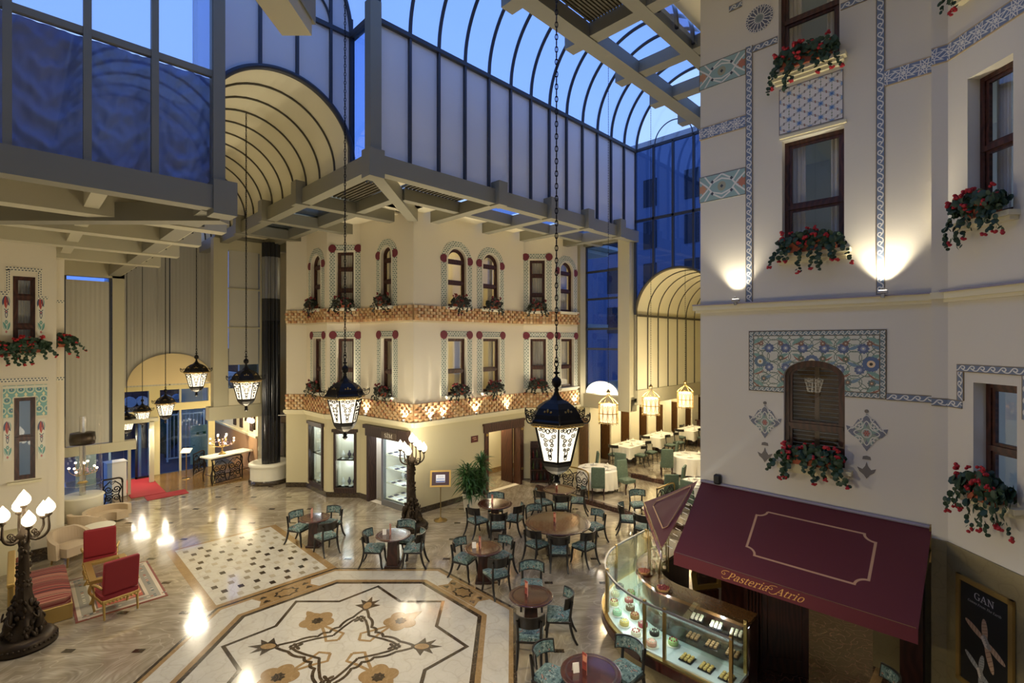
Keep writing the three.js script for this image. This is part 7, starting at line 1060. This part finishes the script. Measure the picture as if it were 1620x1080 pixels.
  const a = [8.6, 3.1], b = [8.99, 2.26], L = Math.hypot(b[0] - a[0], b[1] - a[1]), w = thing('timber_pier', 'tall dark timber pier with fluted edge below the maroon awning', 'pier', [a[0], a[1]], Math.atan2(b[1] - a[1], b[0] - a[0])); mesh('pier_core', lim(0, L, 0, 2.0, -0.4, 0), M.walnut, w); for (let i = 0; i < 5; i++) mesh('flute', cyl(0.022, 0.022, 2.0, 0.03 + i * 0.05, 1.0, 0.01, 8), M.walnut, w); mesh('raised_panel', rbox(0.5, 1.5, 0.02, 0.58, 1.0, 0.005, 0.008), M.walnut, w); mesh('side_panel', lim(-0.35, 0.0, 0, 2.0, -0.4, -0.36), M.walnut, w);
  const S = thing('floor_shop', 'dark red veined marble floor of the shop under the awning', 'floor', [0, 0, 0], 0, undefined, 'structure'); mesh('marble_slab', grid(8.3, 14, -1.5, 3.6, 0.002, 0.012), M.rosso, S); mesh('brass_inlay', grid(8.3, 14, 1.42, 1.55, 0.004, 0.014), M.floorTan, S);  // the tan strip paints in the reflection of a lit wall
  const I = thing('wall_shop', 'inner walls of the shop under the awning', 'wall', [0, 0, 0], 0, undefined, 'structure'); mesh('wall_face', grid(13.9, 14, -1.5, 4.4, 0, 2.45), M.cream, I); mesh('wall_face', grid(10.45, 14, 3.6, 3.7, 0, 2.45), M.cream, I); mesh('wall_face', grid(10.45, 14, -1.0, -0.9, 0, 2.45), M.cream, I); mesh('timber_jamb', grid(9.78, 10.46, 0.92, 1.2, 0.012, 2.3), M.walnut, I);
  lampPoint(11.6, 2.3, 2.4, 2.2, WARM, 2); const sl = tag(mesh('ceiling_light', cyl(0.12, 0.12, 0.05, 0, 0, 0, 20), M.lampWhite), 'round ceiling light inside the shop under the awning', 'light'); sl.position.copy(P(11.6, 2.3, 2.4));
  placeChair([8.45, 1.3], [8.2, 2.0], 'black chair with teal seat standing on the dark red marble under the awning', undefined);
}
// ---------------------------------------------------------------- maroon awning
function sheet(a, b, c, d, t = 0.008) { // a cloth panel through four corners, a-b along the foot, d-c along the head
  const n = b.clone().sub(a).cross(d.clone().sub(a)).normalize().multiplyScalar(t), K = 12, pos = [], uv = [], idx = []; for (const s of [0, 1]) for (let j = 0; j <= K; j++) for (let i = 0; i <= K; i++) { const x = i / K, y = j / K, p = a.clone().lerp(b, x).lerp(d.clone().lerp(c, x), y).addScaledVector(n, -s); if (s >= 0) p.y -= 0.03 * sin(PI * y) * (0.6 + 0.4 * sin(PI * x)) * (t > 0.007 ? 1 : 0); pos.push(p.x, p.y, p.z); uv.push(x, y); }
  const m = (K + 1) * (K + 1); for (let j = 0; j < K; j++) for (let i = 0; i < K; i++) { const p = j * (K + 1) + i; idx.push(p, p + 1, p + K + 1, p + 1, p + K + 2, p + K + 1, m + p, m + p + K + 1, m + p + 1, m + p + 1, m + p + K + 1, m + p + K + 2); } const g = new THREE.BufferGeometry(); g.setAttribute('position', new THREE.Float32BufferAttribute(pos, 3)); g.setAttribute('uv', new THREE.Float32BufferAttribute(uv, 2)); g.setIndex(idx); g.computeVertexNormals(); return g;
}
{
  const clothMat = (t) => std({ map: t, roughness: 0.75 }), g = thing('awning', 'large maroon awning with gold outline and lettering', 'awning');
  const A = P(7.4, 3.76, 2.05), B = P(7.42, 0.74, 2.05), C = P(10.06, 0.84, 2.5), D = P(10.06, 4.5, 2.5);
  mesh('awning_cloth', sheet(A, B, C, D), clothMat(T.awning), g, 'maroon cloth with gold outlined panel'); mesh('valance', sheet(P(7.39, 3.76, 1.86), P(7.41, 0.74, 1.88), B, A, 0.006), clothMat(T.valance), g, 'maroon valance with gold lettering');
  mesh('awning_tube', rod(P(10.04, 4.5, 2.52), P(10.04, 0.82, 2.52), 0.03), M.greyTrim, g); mesh('front_bar', rod(P(7.42, 3.74, 2.04), P(7.44, 0.76, 2.04), 0.015), M.brass, g); mesh('folding_arm', rod(P(10.05, 0.86, 2.2), P(7.45, 0.78, 2.03), 0.018), M.brass, g); mesh('folding_arm', rod(P(10.05, 4.4, 2.3), P(7.45, 3.7, 2.03), 0.018), M.brass, g); mesh('end_bracket', grid(9.95, 10.1, 0.76, 0.86, 2.0, 2.55), M.brass, g);
  const t = thing('corner_awning', 'small triangular maroon awning at the house corner', 'awning'), a = P(9.24, 5.36, 2.06), b = P(7.36, 3.95, 2.06), c = P(10.06, 4.58, 2.5);
  const tg = new THREE.BufferGeometry(), K = 10, pos = [], uv = [], idx = []; for (let j = 0; j <= K; j++) for (let i = 0; i <= K; i++) { const y = j / K, p = a.clone().lerp(b, i / K).lerp(c, y); p.y -= 0.02 * sin(PI * y) + 0.008 * sin(i * 1.9) * (1 - y); pos.push(p.x, p.y, p.z); uv.push(i / K, y); } for (let j = 0; j < K; j++) for (let i = 0; i < K; i++) { const p = j * (K + 1) + i; idx.push(p, p + 1, p + K + 1, p + 1, p + K + 2, p + K + 1); } tg.setAttribute('position', new THREE.Float32BufferAttribute(pos, 3)); tg.setAttribute('uv', new THREE.Float32BufferAttribute(uv, 2)); tg.setIndex(idx); tg.computeVertexNormals();
  mesh('awning_cloth', tg, std({ color: MAROON, roughness: 0.75 }), t); mesh('valance', sheet(a.clone().add(V3(0, -0.19, 0)), b.clone().add(V3(0, -0.19, 0)), b, a, 0.006), clothMat(T.valanceSmall), t);
  const L = (x, y) => a.clone().lerp(b, x).lerp(c, y).add(V3(0, 0.012 - 0.02 * sin(PI * y), 0)), line = [L(0.12, 0.2), L(0.2, 0.12), L(0.78, 0.12), L(0.86, 0.2), L(0.62, 0.82), L(0.36, 0.84), L(0.12, 0.2)]; mesh('gold_outline', line.slice(1).map((p, i) => bar(line[i], p, 0.022, 0.006)), std({ color: '#c59a72', roughness: 0.7 }), t); mesh('front_bar', rod(a.clone().add(V3(0, -0.01, 0)), b.clone().add(V3(0, -0.01, 0)), 0.014), M.brass, t); mesh('support_arm', rod(b.clone().add(V3(0, -0.02, 0)), P(8.1, 4.4, 1.26), 0.016), M.brass, t);
  for (let i = 0; i < 14; i++) { const p = P(7.38, 3.86, 2.05).lerp(P(10.06, 4.55, 2.5), (i + 0.5) / 14); mesh('lacing', rod(p.clone().add(V3(0, 0.0, 0.06)), p.clone().add(V3(0.05, 0.0, -0.05)), 0.006, 5), M.cloth, t); }
  const k = thing('wall_camera', 'small black speaker on the wall above the awning head', 'speaker', [10.02, 4.15, 2.62]); mesh('speaker_body', rbox(0.12, 0.2, 0.14, 0, 0, 0, 0.04, 3), M.black, k); mesh('speaker_bracket', box(0.08, 0.04, 0.04, 0.06, 0, 0), M.black, k); k.name = 'wall_speaker';
  // framed poster on the bay
  const tn = Math.atan2(-3, -3), p = [9.9 - 0.22 / R2, 0.64 - 0.22 / R2], fr = thing('framed_poster', 'tall gold framed black poster with winged jewel brooches on the bay wall', 'poster', [p[0] - 0.03, p[1] + 0.03, 0.5], tn); mesh('poster_sheet', new THREE.BoxGeometry(0.76, 1.48, 0.012).translate(0.41, 0.77, 0.012), [M.black, M.black, M.black, M.black, std({ map: T.poster, roughness: 0.3 }), M.black], fr); mesh('poster_frame', [lim(0, 0.82, 1.47, 1.54, 0, 0.04), lim(0, 0.82, 0, 0.07, 0, 0.04), lim(0, 0.06, 0, 1.54, 0, 0.04), lim(0.76, 0.82, 0, 1.54, 0, 0.04)], M.gilt, fr);
}
// ---------------------------------------------------------------- lounge on the rug
{
  const rug = tag(mesh('persian_rug', new THREE.BoxGeometry(1.48, 0.012, 2.35), [M.terracotta, M.terracotta, std({ map: T.rug, roughness: 0.95 }), M.terracotta, M.terracotta, M.terracotta]), 'red and grey patterned rug under the red velvet chairs', 'rug'); rug.position.copy(P(1.55, 13.8, 0.009));
  const day = thing('daybed', 'low gilt daybed with a striped red cover beside the candelabrum', 'daybed', [0.3, 13.95]); day.scale.z = 0.89; mesh('bed_frame', rbox(0.82, 0.3, 2.3, 0.08, 0.15, 0, 0.02), M.gilt, day); const sc = cushion(0.8, 2.25, 0.14, 0.37, 0.05), uv = sc.attributes.uv, pp = sc.attributes.position; for (let i = 0; i < uv.count; i++) uv.setXY(i, pp.getX(i), pp.getZ(i) / 1.1 + pp.getY(i)); mesh('striped_cover', sc.translate(0.08, 0, 0), std({ map: T.stripes, roughness: 0.95 }), day, 'red striped woven cover'); mesh('bed_back', [rbox(0.1, 0.8, 2.3, -0.36, 0.5, 0, 0.03), rbox(0.12, 0.08, 2.34, -0.36, 0.92, 0, 0.03)], M.gilt, day); mesh('back_cushion', rbox(0.14, 0.42, 2.1, -0.24, 0.62, 0, 0.05, 3), std({ map: rep(T.stripes, 1, 2), roughness: 0.95 }), day);
  const chair = thing('red_velvet_chair', 'red velvet chair with gilt frame seen from behind beside the rug edge', 'chair', [1.42, 12.66], PI); // faces away from the eye
  { const seat = cushion(0.6, 0.56, 0.12, 0.42, 0.04); mesh('seat', seat, M.redVelvet, chair); const b = rbox(0.58, 0.64, 0.09, 0, 0.03, 0, 0.03, 3), q = b.attributes.position; for (let i = 0; i < q.count; i++) { const y = q.getY(i), x = q.getX(i); q.setXYZ(i, x, y + 0.78 + (y > 0 ? 0.05 * (1 - (x / 0.29) ** 2) : 0), q.getZ(i) - 0.28 - 0.14 * y); } b.computeVertexNormals(); mesh('backrest', b, M.redVelvet, chair);
    const tuft = []; for (let j = 0; j < 4; j++) for (let i = 0; i < 5 - (j % 2); i++) tuft.push(ball(0.02, -0.2 + i * 0.1 + (j % 2) * 0.05, 0.62 + j * 0.1, -0.215 - 0.14 * (j * 0.1 - 0.16), 6)); mesh('tufting_buttons', tuft, std({ color: '#3c060a', roughness: 0.8 }), chair);
    const fr = [rbox(0.62, 0.07, 0.06, 0, 0.36, 0.26, 0.02), rbox(0.6, 0.07, 0.06, 0, 0.36, -0.26, 0.02), rbox(0.05, 0.07, 0.54, 0.29, 0.36, 0, 0.02), rbox(0.05, 0.07, 0.54, -0.29, 0.36, 0, 0.02)]; for (let i = 0; i < 9; i++) { fr.push(ball(0.025, -0.24 + i * 0.06, 0.33, -0.28, 6), ball(0.025, -0.24 + i * 0.06, 0.33, 0.28, 6)); } mesh('gilt_rail', fr, M.gilt, chair);
    for (const s of [-1, 1]) { mesh('arm', taper([V3(s * 0.29, 0.62, -0.27), V3(s * 0.33, 0.64, -0.05), V3(s * 0.33, 0.58, 0.14), V3(s * 0.3, 0.45, 0.16), V3(s * 0.3, 0.36, 0.1)], [0.022, 0.026, 0.03, 0.022, 0.025], 6, 14), M.gilt, chair); mesh('leg', taper([V3(s * 0.27, 0.36, 0.25), V3(s * 0.29, 0.2, 0.28), V3(s * 0.27, 0.02, 0.26)], [0.03, 0.022, 0.02], 6, 6), M.gilt, chair); mesh('leg', taper([V3(s * 0.27, 0.36, -0.26), V3(s * 0.27, 0.2, -0.28), V3(s * 0.27, 0.02, -0.3)], [0.028, 0.022, 0.018], 6, 6), M.gilt, chair); } }
  const c2 = copyOf(chair, [1.4, 15.0, 0], -0.25, 'red tufted velvet chair facing the glass coffee table'); for (const c of [chair, c2]) c.rotation.y = c === chair ? PI + 0.18 : 0.12;
  const t = thing('coffee_table', 'gilt coffee table with a glass top on the patterned rug', 'table', [1.42, 13.85, 0.016], 0.0); mesh('table_frame', [lim(-0.36, 0.36, 0.42, 0.49, -0.62, -0.5), lim(-0.36, 0.36, 0.42, 0.49, 0.5, 0.62), lim(-0.36, -0.24, 0.42, 0.49, -0.5, 0.5), lim(0.24, 0.36, 0.42, 0.49, -0.5, 0.5)], M.gilt, t); mesh('glass_top', lim(-0.24, 0.24, 0.46, 0.475, -0.5, 0.5), M.greenGlass, t); const orn = []; for (let i = 0; i < 13; i++) for (const s of [-1, 1]) orn.push(ball(0.024, s * 0.37, 0.44, -0.58 + i * 0.097, 6)); mesh('carved_edge', orn, M.gilt, t); for (const [x, z] of [[-1, -1], [1, -1], [-1, 1], [1, 1]]) mesh('leg', taper([V3(x * 0.3, 0.43, z * 0.55), V3(x * 0.36, 0.28, z * 0.58), V3(x * 0.3, 0.12, z * 0.54), V3(x * 0.34, 0.0, z * 0.57)], [0.04, 0.032, 0.022, 0.028], 6, 10), M.gilt, t);
  // beige seats by the house wall
  const arm = thing('beige_armchair', 'beige velvet armchair with wooden legs behind the red chairs', 'armchair', [0.98, 16.25], 0.5); const arcBack = bandArc(0.34, -1.9, 1.9, 0.2, 0.78, 0.1, 0, 22, 0.06), q = arcBack.attributes.position; for (let i = 0; i < q.count; i++) if (q.getY(i) > 0.5) { const a = Math.abs(Math.atan2(q.getX(i), -q.getZ(i))); q.setY(i, q.getY(i) - 0.2 * Math.max(0, a - 0.7)); } arcBack.computeVertexNormals(); mesh('shell_back', arcBack, M.beigeVelvet, arm); mesh('seat', cushion(0.6, 0.58, 0.22, 0.34, 0.03), M.beigeVelvet, arm); for (const [x, z] of [[-0.25, 0.25], [0.25, 0.25], [-0.25, -0.25], [0.25, -0.25]]) mesh('leg', taper([V3(x, 0.24, z), V3(x * 1.1, 0, z * 1.1)], [0.03, 0.018], 6, 3), M.brass, arm);
  copyOf(arm, [1.42, 17.75, 0], 2.2, 'beige velvet armchair between the small round table and the vitrine');
  const rt = thing('marble_side_table', 'small round marble table between the beige armchairs', 'table', [1.55, 16.95]); mesh('table_top', lathe([[0, 0.52], [0.34, 0.52], [0.35, 0.54], [0.34, 0.555], [0, 0.555]], 28), M.whiteStone, rt); for (let i = 0; i < 3; i++) { const a = i * 2.1; mesh('leg', taper([V3(0.1 * cos(a), 0.52, 0.1 * sin(a)), V3(0.05 * cos(a), 0.3, 0.05 * sin(a)), V3(0.28 * cos(a), 0, 0.28 * sin(a))], [0.018, 0.014, 0.012], 6, 8), M.white, rt); }
  const sofa = thing('curved_sofa', 'low curved beige sofa in front of the round vitrine', 'sofa', [1.95, 18.8], 0.3); sofa.scale.setScalar(0.72); mesh('sofa_back', bandArc(0.7, -1.5, 1.5, 0.2, 0.62, 0.14, 0.0, 26, 0.05), M.beigeVelvet, sofa); mesh('sofa_seat', bandArc(0.28, -1.5, 1.5, 0.06, 0.4, 0.44, 0, 26), M.beigeVelvet, sofa);
  const vit = thing('round_vitrine', 'tall round glass vitrine with lit dark drum at its top', 'vitrine', [1.45, 20.1]); mesh('vitrine_base', lathe([[0, 0], [0.5, 0], [0.5, 0.62], [0.54, 0.66], [0.5, 0.7], [0, 0.7]], 32), M.whiteStone, vit); mesh('vitrine_glass', lathe([[0.47, 0.7], [0.47, 3.1]], 32), M.pane, vit); mesh('vitrine_column', cyl(0.08, 0.08, 2.4, 0, 1.9, 0, 12), M.chrome, vit); mesh('dark_drum', lathe([[0.0, 2.25], [0.3, 2.25], [0.32, 2.4], [0.3, 2.6], [0, 2.6]], 24), M.bronze, vit); mesh('lamp_tube', cyl(0.06, 0.06, 0.34, 0, 2.8, 0, 12), M.lampCool, vit); mesh('vitrine_shelf', lathe([[0, 1.05], [0.48, 1.05], [0.48, 1.07], [0, 1.07]], 28), M.greenGlass, vit); 
  const bulbs = (name, label, at, n, R, H, seed, e) => { const g = thing(name, label, 'chandelier', at), r = rng(seed); mesh('stem', rod(V3(0, 0, 0), V3(0, H, 0), 0.025), M.gilt, g); mesh('foot', lathe([[0, 0], [0.14, 0], [0.1, 0.04], [0.04, 0.1], [0, 0.1]], 14), M.gilt, g); for (let i = 0; i < n; i++) { const a = i / n * 2 * PI, up = i % 3, rr = R * (up === 2 ? 0.5 : 1), y = H * (0.72 + 0.22 * up); mesh('branch', tube([V3(0, H * 0.5, 0), V3(rr * 0.5 * cos(a), H * 0.5, rr * 0.5 * sin(a)), V3(rr * cos(a), y - 0.06, rr * sin(a)), V3(rr * cos(a), y, rr * sin(a))], 0.009, 10, 5), M.gilt, g); mesh('lamp_bulb', ball(0.035, rr * cos(a), y + 0.04, rr * sin(a), 8), M.lampBulb, g); } const d = []; for (let i = 0; i < 40; i++) { const a = r() * 7, q = R * r(), y = H * (0.5 + 0.4 * r()); d.push(new THREE.OctahedronGeometry(0.02).translate(q * cos(a), y, q * sin(a))); } mesh('crystal_drops', d, std({ color: '#ddb0c0', roughness: 0.1 }), g); lampPoint(at[0], at[1], (at[2] ?? 0) + H * 1.3, e, WARMW, 0); return g; };
  bulbs('crystal_lamp', 'bright many armed crystal lamp inside the round vitrine', [1.45, 20.1, 1.07], 9, 0.34, 0.5, 3, 3);
  bulbs('crystal_lamp', 'bright many armed crystal lamp on the marble topped iron table', [5.75, 21.9, 0.98], 12, 0.42, 0.6, 4, 4);
}
// ---------------------------------------------------------------- entrance
{
  const c = tag(mesh('red_carpet', grid(2.8, 3.8, 21.3, 24.2, 0.003, 0.016), M.redCarpet), 'long red carpet leading to the entrance door', 'carpet'); const m = tag(mesh('red_carpet', grid(3.15, 4.36, 20.62, 21.25, 0.003, 0.016), M.redCarpet), 'short red mat lying across the step before the long carpet', 'carpet');
  mesh('threshold_strip', grid(2.3, 8.2, 20.95, 21.05, -0.004, 0.006), M.floorTan, floor); mesh('lobby_field', inlay(shapeOf([[2.2, 21.0], [8.2, 21.0], [8.2, 24.4], [2.2, 24.4]]), 0.003), std({ map: rep(T.tan, 0.4), color: '#d8cdb2', roughness: 0.15 }), floor);
  const b = thing('white_cabinet', 'white lacquered cabinet beside the entrance door and carpet', 'cabinet', [2.45, 22.0], 0.1); mesh('cabinet_body', rbox(0.55, 1.2, 0.45, 0, 0.6, 0, 0.03), M.white, b); mesh('cabinet_top', rbox(0.6, 0.04, 0.5, 0, 1.22, 0, 0.015), M.white, b); mesh('cabinet_post', box(0.08, 1.75, 0.08, 0.36, 0.875, 0.15), M.beamPale, b);
  const d = new THREE.Group(); d.name = 'door_2'; scene.add(d); d.userData = { label: 'glass entrance door leaf in a pale frame at the end of the carpet', category: 'door', kind: 'structure' }; for (const u of [3.3, 3.82]) mesh('door_stile', grid(u, u + 0.07, 24.1, 24.2, 0, 2.3), M.darkSteel, d); mesh('door_rail', grid(3.3, 3.89, 24.1, 24.2, 2.22, 2.3), M.darkSteel, d); mesh('door_pane', grid(3.37, 3.82, 24.14, 24.15, 0.05, 2.22), M.paneBlue, d); mesh('door_rail', grid(3.3, 3.89, 24.1, 24.2, 0, 0.08), M.darkSteel, d); mesh('door_frame', grid(3.62, 3.76, 23.2, 23.34, 0, 2.35), M.beamPale, d); mesh('door_head', grid(2.55, 3.9, 23.2, 23.5, 2.32, 2.46), M.beamPale, d);
  const s = thing('lectern_sign', 'small white sign on a thin post between entrance and window', 'sign', [4.75, 22.9], -0.7); mesh('sign_post', rod(V3(0, 0, 0), V3(0, 1.05, 0), 0.02), M.brass, s); mesh('sign_foot', cyl(0.14, 0.16, 0.03, 0, 0.016, 0, 16), M.brass, s); mesh('sign_plate', box(0.36, 0.02, 0.26).rotateX(0.6).translate(0, 1.1, 0), M.white, s);
  scrollRail('iron_railing', 'dark iron scroll railing beside the white cabinet', [1.98, 20.75], [2.5, 20.75], 0, 0.9, M.ironBrown);
  const k = scrollRail('iron_railing', 'dark iron scroll railing before the crystal lamp table', [5.2, 21.1], [6.35, 21.5], 0, 0.95, M.ironBrown); scrollRail('iron_railing', 'far iron railing beside the entrance window', [5.05, 23.2], [5.6, 23.9], 0, 0.85, M.ironBrown);
  const rc = thing('console_table', 'marble topped iron table behind the scroll railing', 'table', [5.95, 21.95], 0.28); for (const [x, z] of [[-0.78, -0.26], [0.78, -0.26], [-0.78, 0.26], [0.78, 0.26]]) mesh('iron_leg', tube([V3(x, 0.91, z), V3(x * 0.9, 0.6, z), V3(x * 1.02, 0.3, z), V3(x, 0, z)], 0.02, 12, 6), M.ironBrown, rc); mesh('lower_shelf', rbox(1.5, 0.03, 0.5, 0, 0.25, 0, 0.01), M.mahogany, rc); mesh('counter_top', rbox(1.75, 0.06, 0.7, 0, 0.94, 0, 0.015), M.whiteStone, rc);
  const pl = thing('stone_planter', 'round pale stone plinth at the foot of the dark fluted column', 'plinth', [6.95, 20.2]); mesh('plinth_drum', lathe([[0, 0], [0.72, 0], [0.72, 0.12], [0.68, 0.12], [0.68, 0.62], [0.74, 0.66], [0.74, 0.74], [0.68, 0.78], [0.55, 0.78], [0.5, 0.7], [0, 0.7]], 40), M.whiteStone, pl); mesh('plinth_base', lathe([[0.69, 0.002], [0.745, 0.002], [0.74, 0.14], [0.69, 0.16]], 40), M.floorDark, pl);
  const col = thing('fluted_column', 'tall dark fluted steel column rising from the stone plinth', 'column', [7.0, 20.22, 0.7]); const flutes = shapeOf(Array.from({ length: 96 }, (_, i) => { const a = i / 96 * 2 * PI, r = 0.3 + 0.03 * cos(12 * a); return [r * cos(a), r * sin(a)]; })); const shaft = (h0, h1, m, n) => mesh(n, slab(flutes, h1 - h0).rotateX(-PI / 2).translate(0, h0, 0), m, col); shaft(0, 5.5, M.darkSteel, 'column_shaft'); shaft(5.5, 6.35, M.black, 'column_band'); shaft(6.35, 7.95, M.steel, 'column_shaft'); shaft(7.95, 8.5, M.black, 'column_band'); mesh('glass_sleeve', lathe([[0.46, 0.05], [0.46, 1.9]], 28), M.pane, col);
  const spk = thing('column_lamp_box', 'small brown lamp box on the column beside the house', 'light', [7.2, 19.35, 2.45], -PI / 4); mesh('lamp_case', rbox(0.3, 0.26, 0.16, 0, 0, 0, 0.04), M.bronze, spk); mesh('lamp_arm', rod(V3(-0.25, 0.16, 0), V3(0.1, 0.16, 0), 0.012), M.white, spk);
  const sc = thing('wall_sconce', 'glass globe sconce on the cream passage wall', 'sconce', [6.78, 22.75, 2.35], 0, 'globe sconces on the passage wall'); mesh('sconce_plate', lim(0.04, 0.12, -0.3, 0.25, -0.05, 0.05), M.bronze, sc); for (const z of [-0.16, 0.16]) { mesh('sconce_arm', tube([V3(0.08, -0.1, 0), V3(0, -0.12, z * 0.6), V3(-0.05, -0.02, z)], 0.012, 8, 5), M.bronze, sc); mesh('lamp_globe', ball(0.1, -0.05, 0.1, z, 12), M.lampBulb, sc); } copyOf(sc, [6.78, 25.2, 2.5], 0); copyOf(sc, [6.78, 21.7, 2.1], 0); for (const [v, h] of [[21.7, 2.2], [22.75, 2.45], [25.2, 2.6]]) lampPoint(6.73, v + 0.16, h, 2.5, WARM, 2);
  // outside: paving, gate, back door, wall with tiled roof
  const G = thing('ground_outside', 'blue grey paved forecourt outside the entrance', 'ground', [0, 0, 0], 0, undefined, 'structure'); mesh('paving', grid(-12, 20, 24.45, 60, -0.25, -0.02), std({ color: '#6a7080', roughness: 0.6, map: rep(T.white, 0.5) }), G);
  const gate = thing('iron_gate', 'pale wrought iron gate outside the entrance window', 'gate', [5.3, 26.6]); mesh('gate_frame', [box(1.5, 0.06, 0.05, 0.2, 2.1, 0), box(1.5, 0.06, 0.05, 0.2, 0.15, 0), box(0.06, 2.2, 0.06, -0.5, 1.1, 0), box(0.06, 2.2, 0.06, 0.92, 1.1, 0)], M.white, gate); for (let i = 0; i < 9; i++) mesh('gate_bar', rod(V3(-0.4 + i * 0.15, 0.15, 0), V3(-0.4 + i * 0.15, 2.1 + 0.12 * sin(i / 8 * PI), 0), 0.014, 6), M.white, gate);
  const bd = thing('service_door', 'pale green service door with exit sign beyond the entrance window', 'door', [5.75, 25.3]); mesh('door_panel', rbox(0.7, 1.7, 0.05, 0, 0.86, 0, 0.01), std({ color: '#c6cf9e', roughness: 0.6 }), bd); mesh('exit_sign', pic(0.36, 0.12, 0.01, 0.05, 1.35, 0.03), std({ map: T.exitSign, roughness: 0.5 }), bd); mesh('door_handle', rod(V3(-0.28, 0.85, 0.05), V3(-0.18, 0.85, 0.05), 0.012), M.chrome, bd);
  const nb = thing('neighbour_house', 'brown walled neighbour house with scalloped roof edge across the forecourt', 'house', [0, 0, 0]); mesh('house_wall', grid(1.5, 14, 31, 31.4, 0, 5), std({ color: '#6a4436', roughness: 0.8 }), nb); for (let i = 0; i < 9; i++) mesh('roof_scallop', cyl(0.25, 0.25, 0.5, 0, 0, 0, 12).rotateX(PI / 2).translate(4 + i * 0.5, 2.4, -30.8), M.white, nb);
  const cy = thing('cypress_tree', 'dark clipped tree outside the entrance window', 'tree', [4.95, 27.8]); const cr = new THREE.IcosahedronGeometry(0.7, 3), q = cr.attributes.position; for (let i = 0; i < q.count; i++) { const v = V3(q.getX(i), q.getY(i), q.getZ(i)), k = 1 + 0.18 * noise3(v.x * 4, v.y * 4, v.z * 4); q.setXYZ(i, v.x * k * 0.8, v.y * k * 1.5 + 1.3, v.z * k * 0.8); } cr.computeVertexNormals(); mesh('crown', cr, M.leaf, cy); mesh('trunk', cyl(0.06, 0.08, 0.5, 0, 0.25, 0, 8), M.bronze, cy);
  // neighbouring block seen through the glazed end wall
  const nbk = thing('neighbour_block', 'dark neighbouring building seen through the glazed end wall', 'building', [0, 0, 0]); mesh('block_wall', grid(31, 33, 2, 24, 0, 19.3), std({ color: '#6f7686', roughness: 0.8 }), nbk); const wg = grid(30.95, 31, 0, 1.0, 0, 1.9); for (let i = 0; i < 5; i++) for (let j = 0; j < 4; j++) { const w = mesh('block_window', wg, M.darkSteel, nbk); w.position.set(0, 6 + j * 2.9, -(8 + i * 3)); }
  // side enclosure of the lobby
  const X = thing('wall_lobby_side', 'plain side wall of the lobby', 'wall', [0, 0, 0], 0, undefined, 'structure'); mesh('wall_face', grid(0.55, 0.9, 17.72, 21, 0, 8.1), M.plasterHouse, X); mesh('wall_face', grid(-5, 0.9, 21, 21.2, 0, 8.1), M.plasterHouse, X); mesh('wall_face', grid(7.1, 20, 24.4, 24.6, 0, 9.6), M.plasterHouse, X);
}
renderer.render(scene, camera);
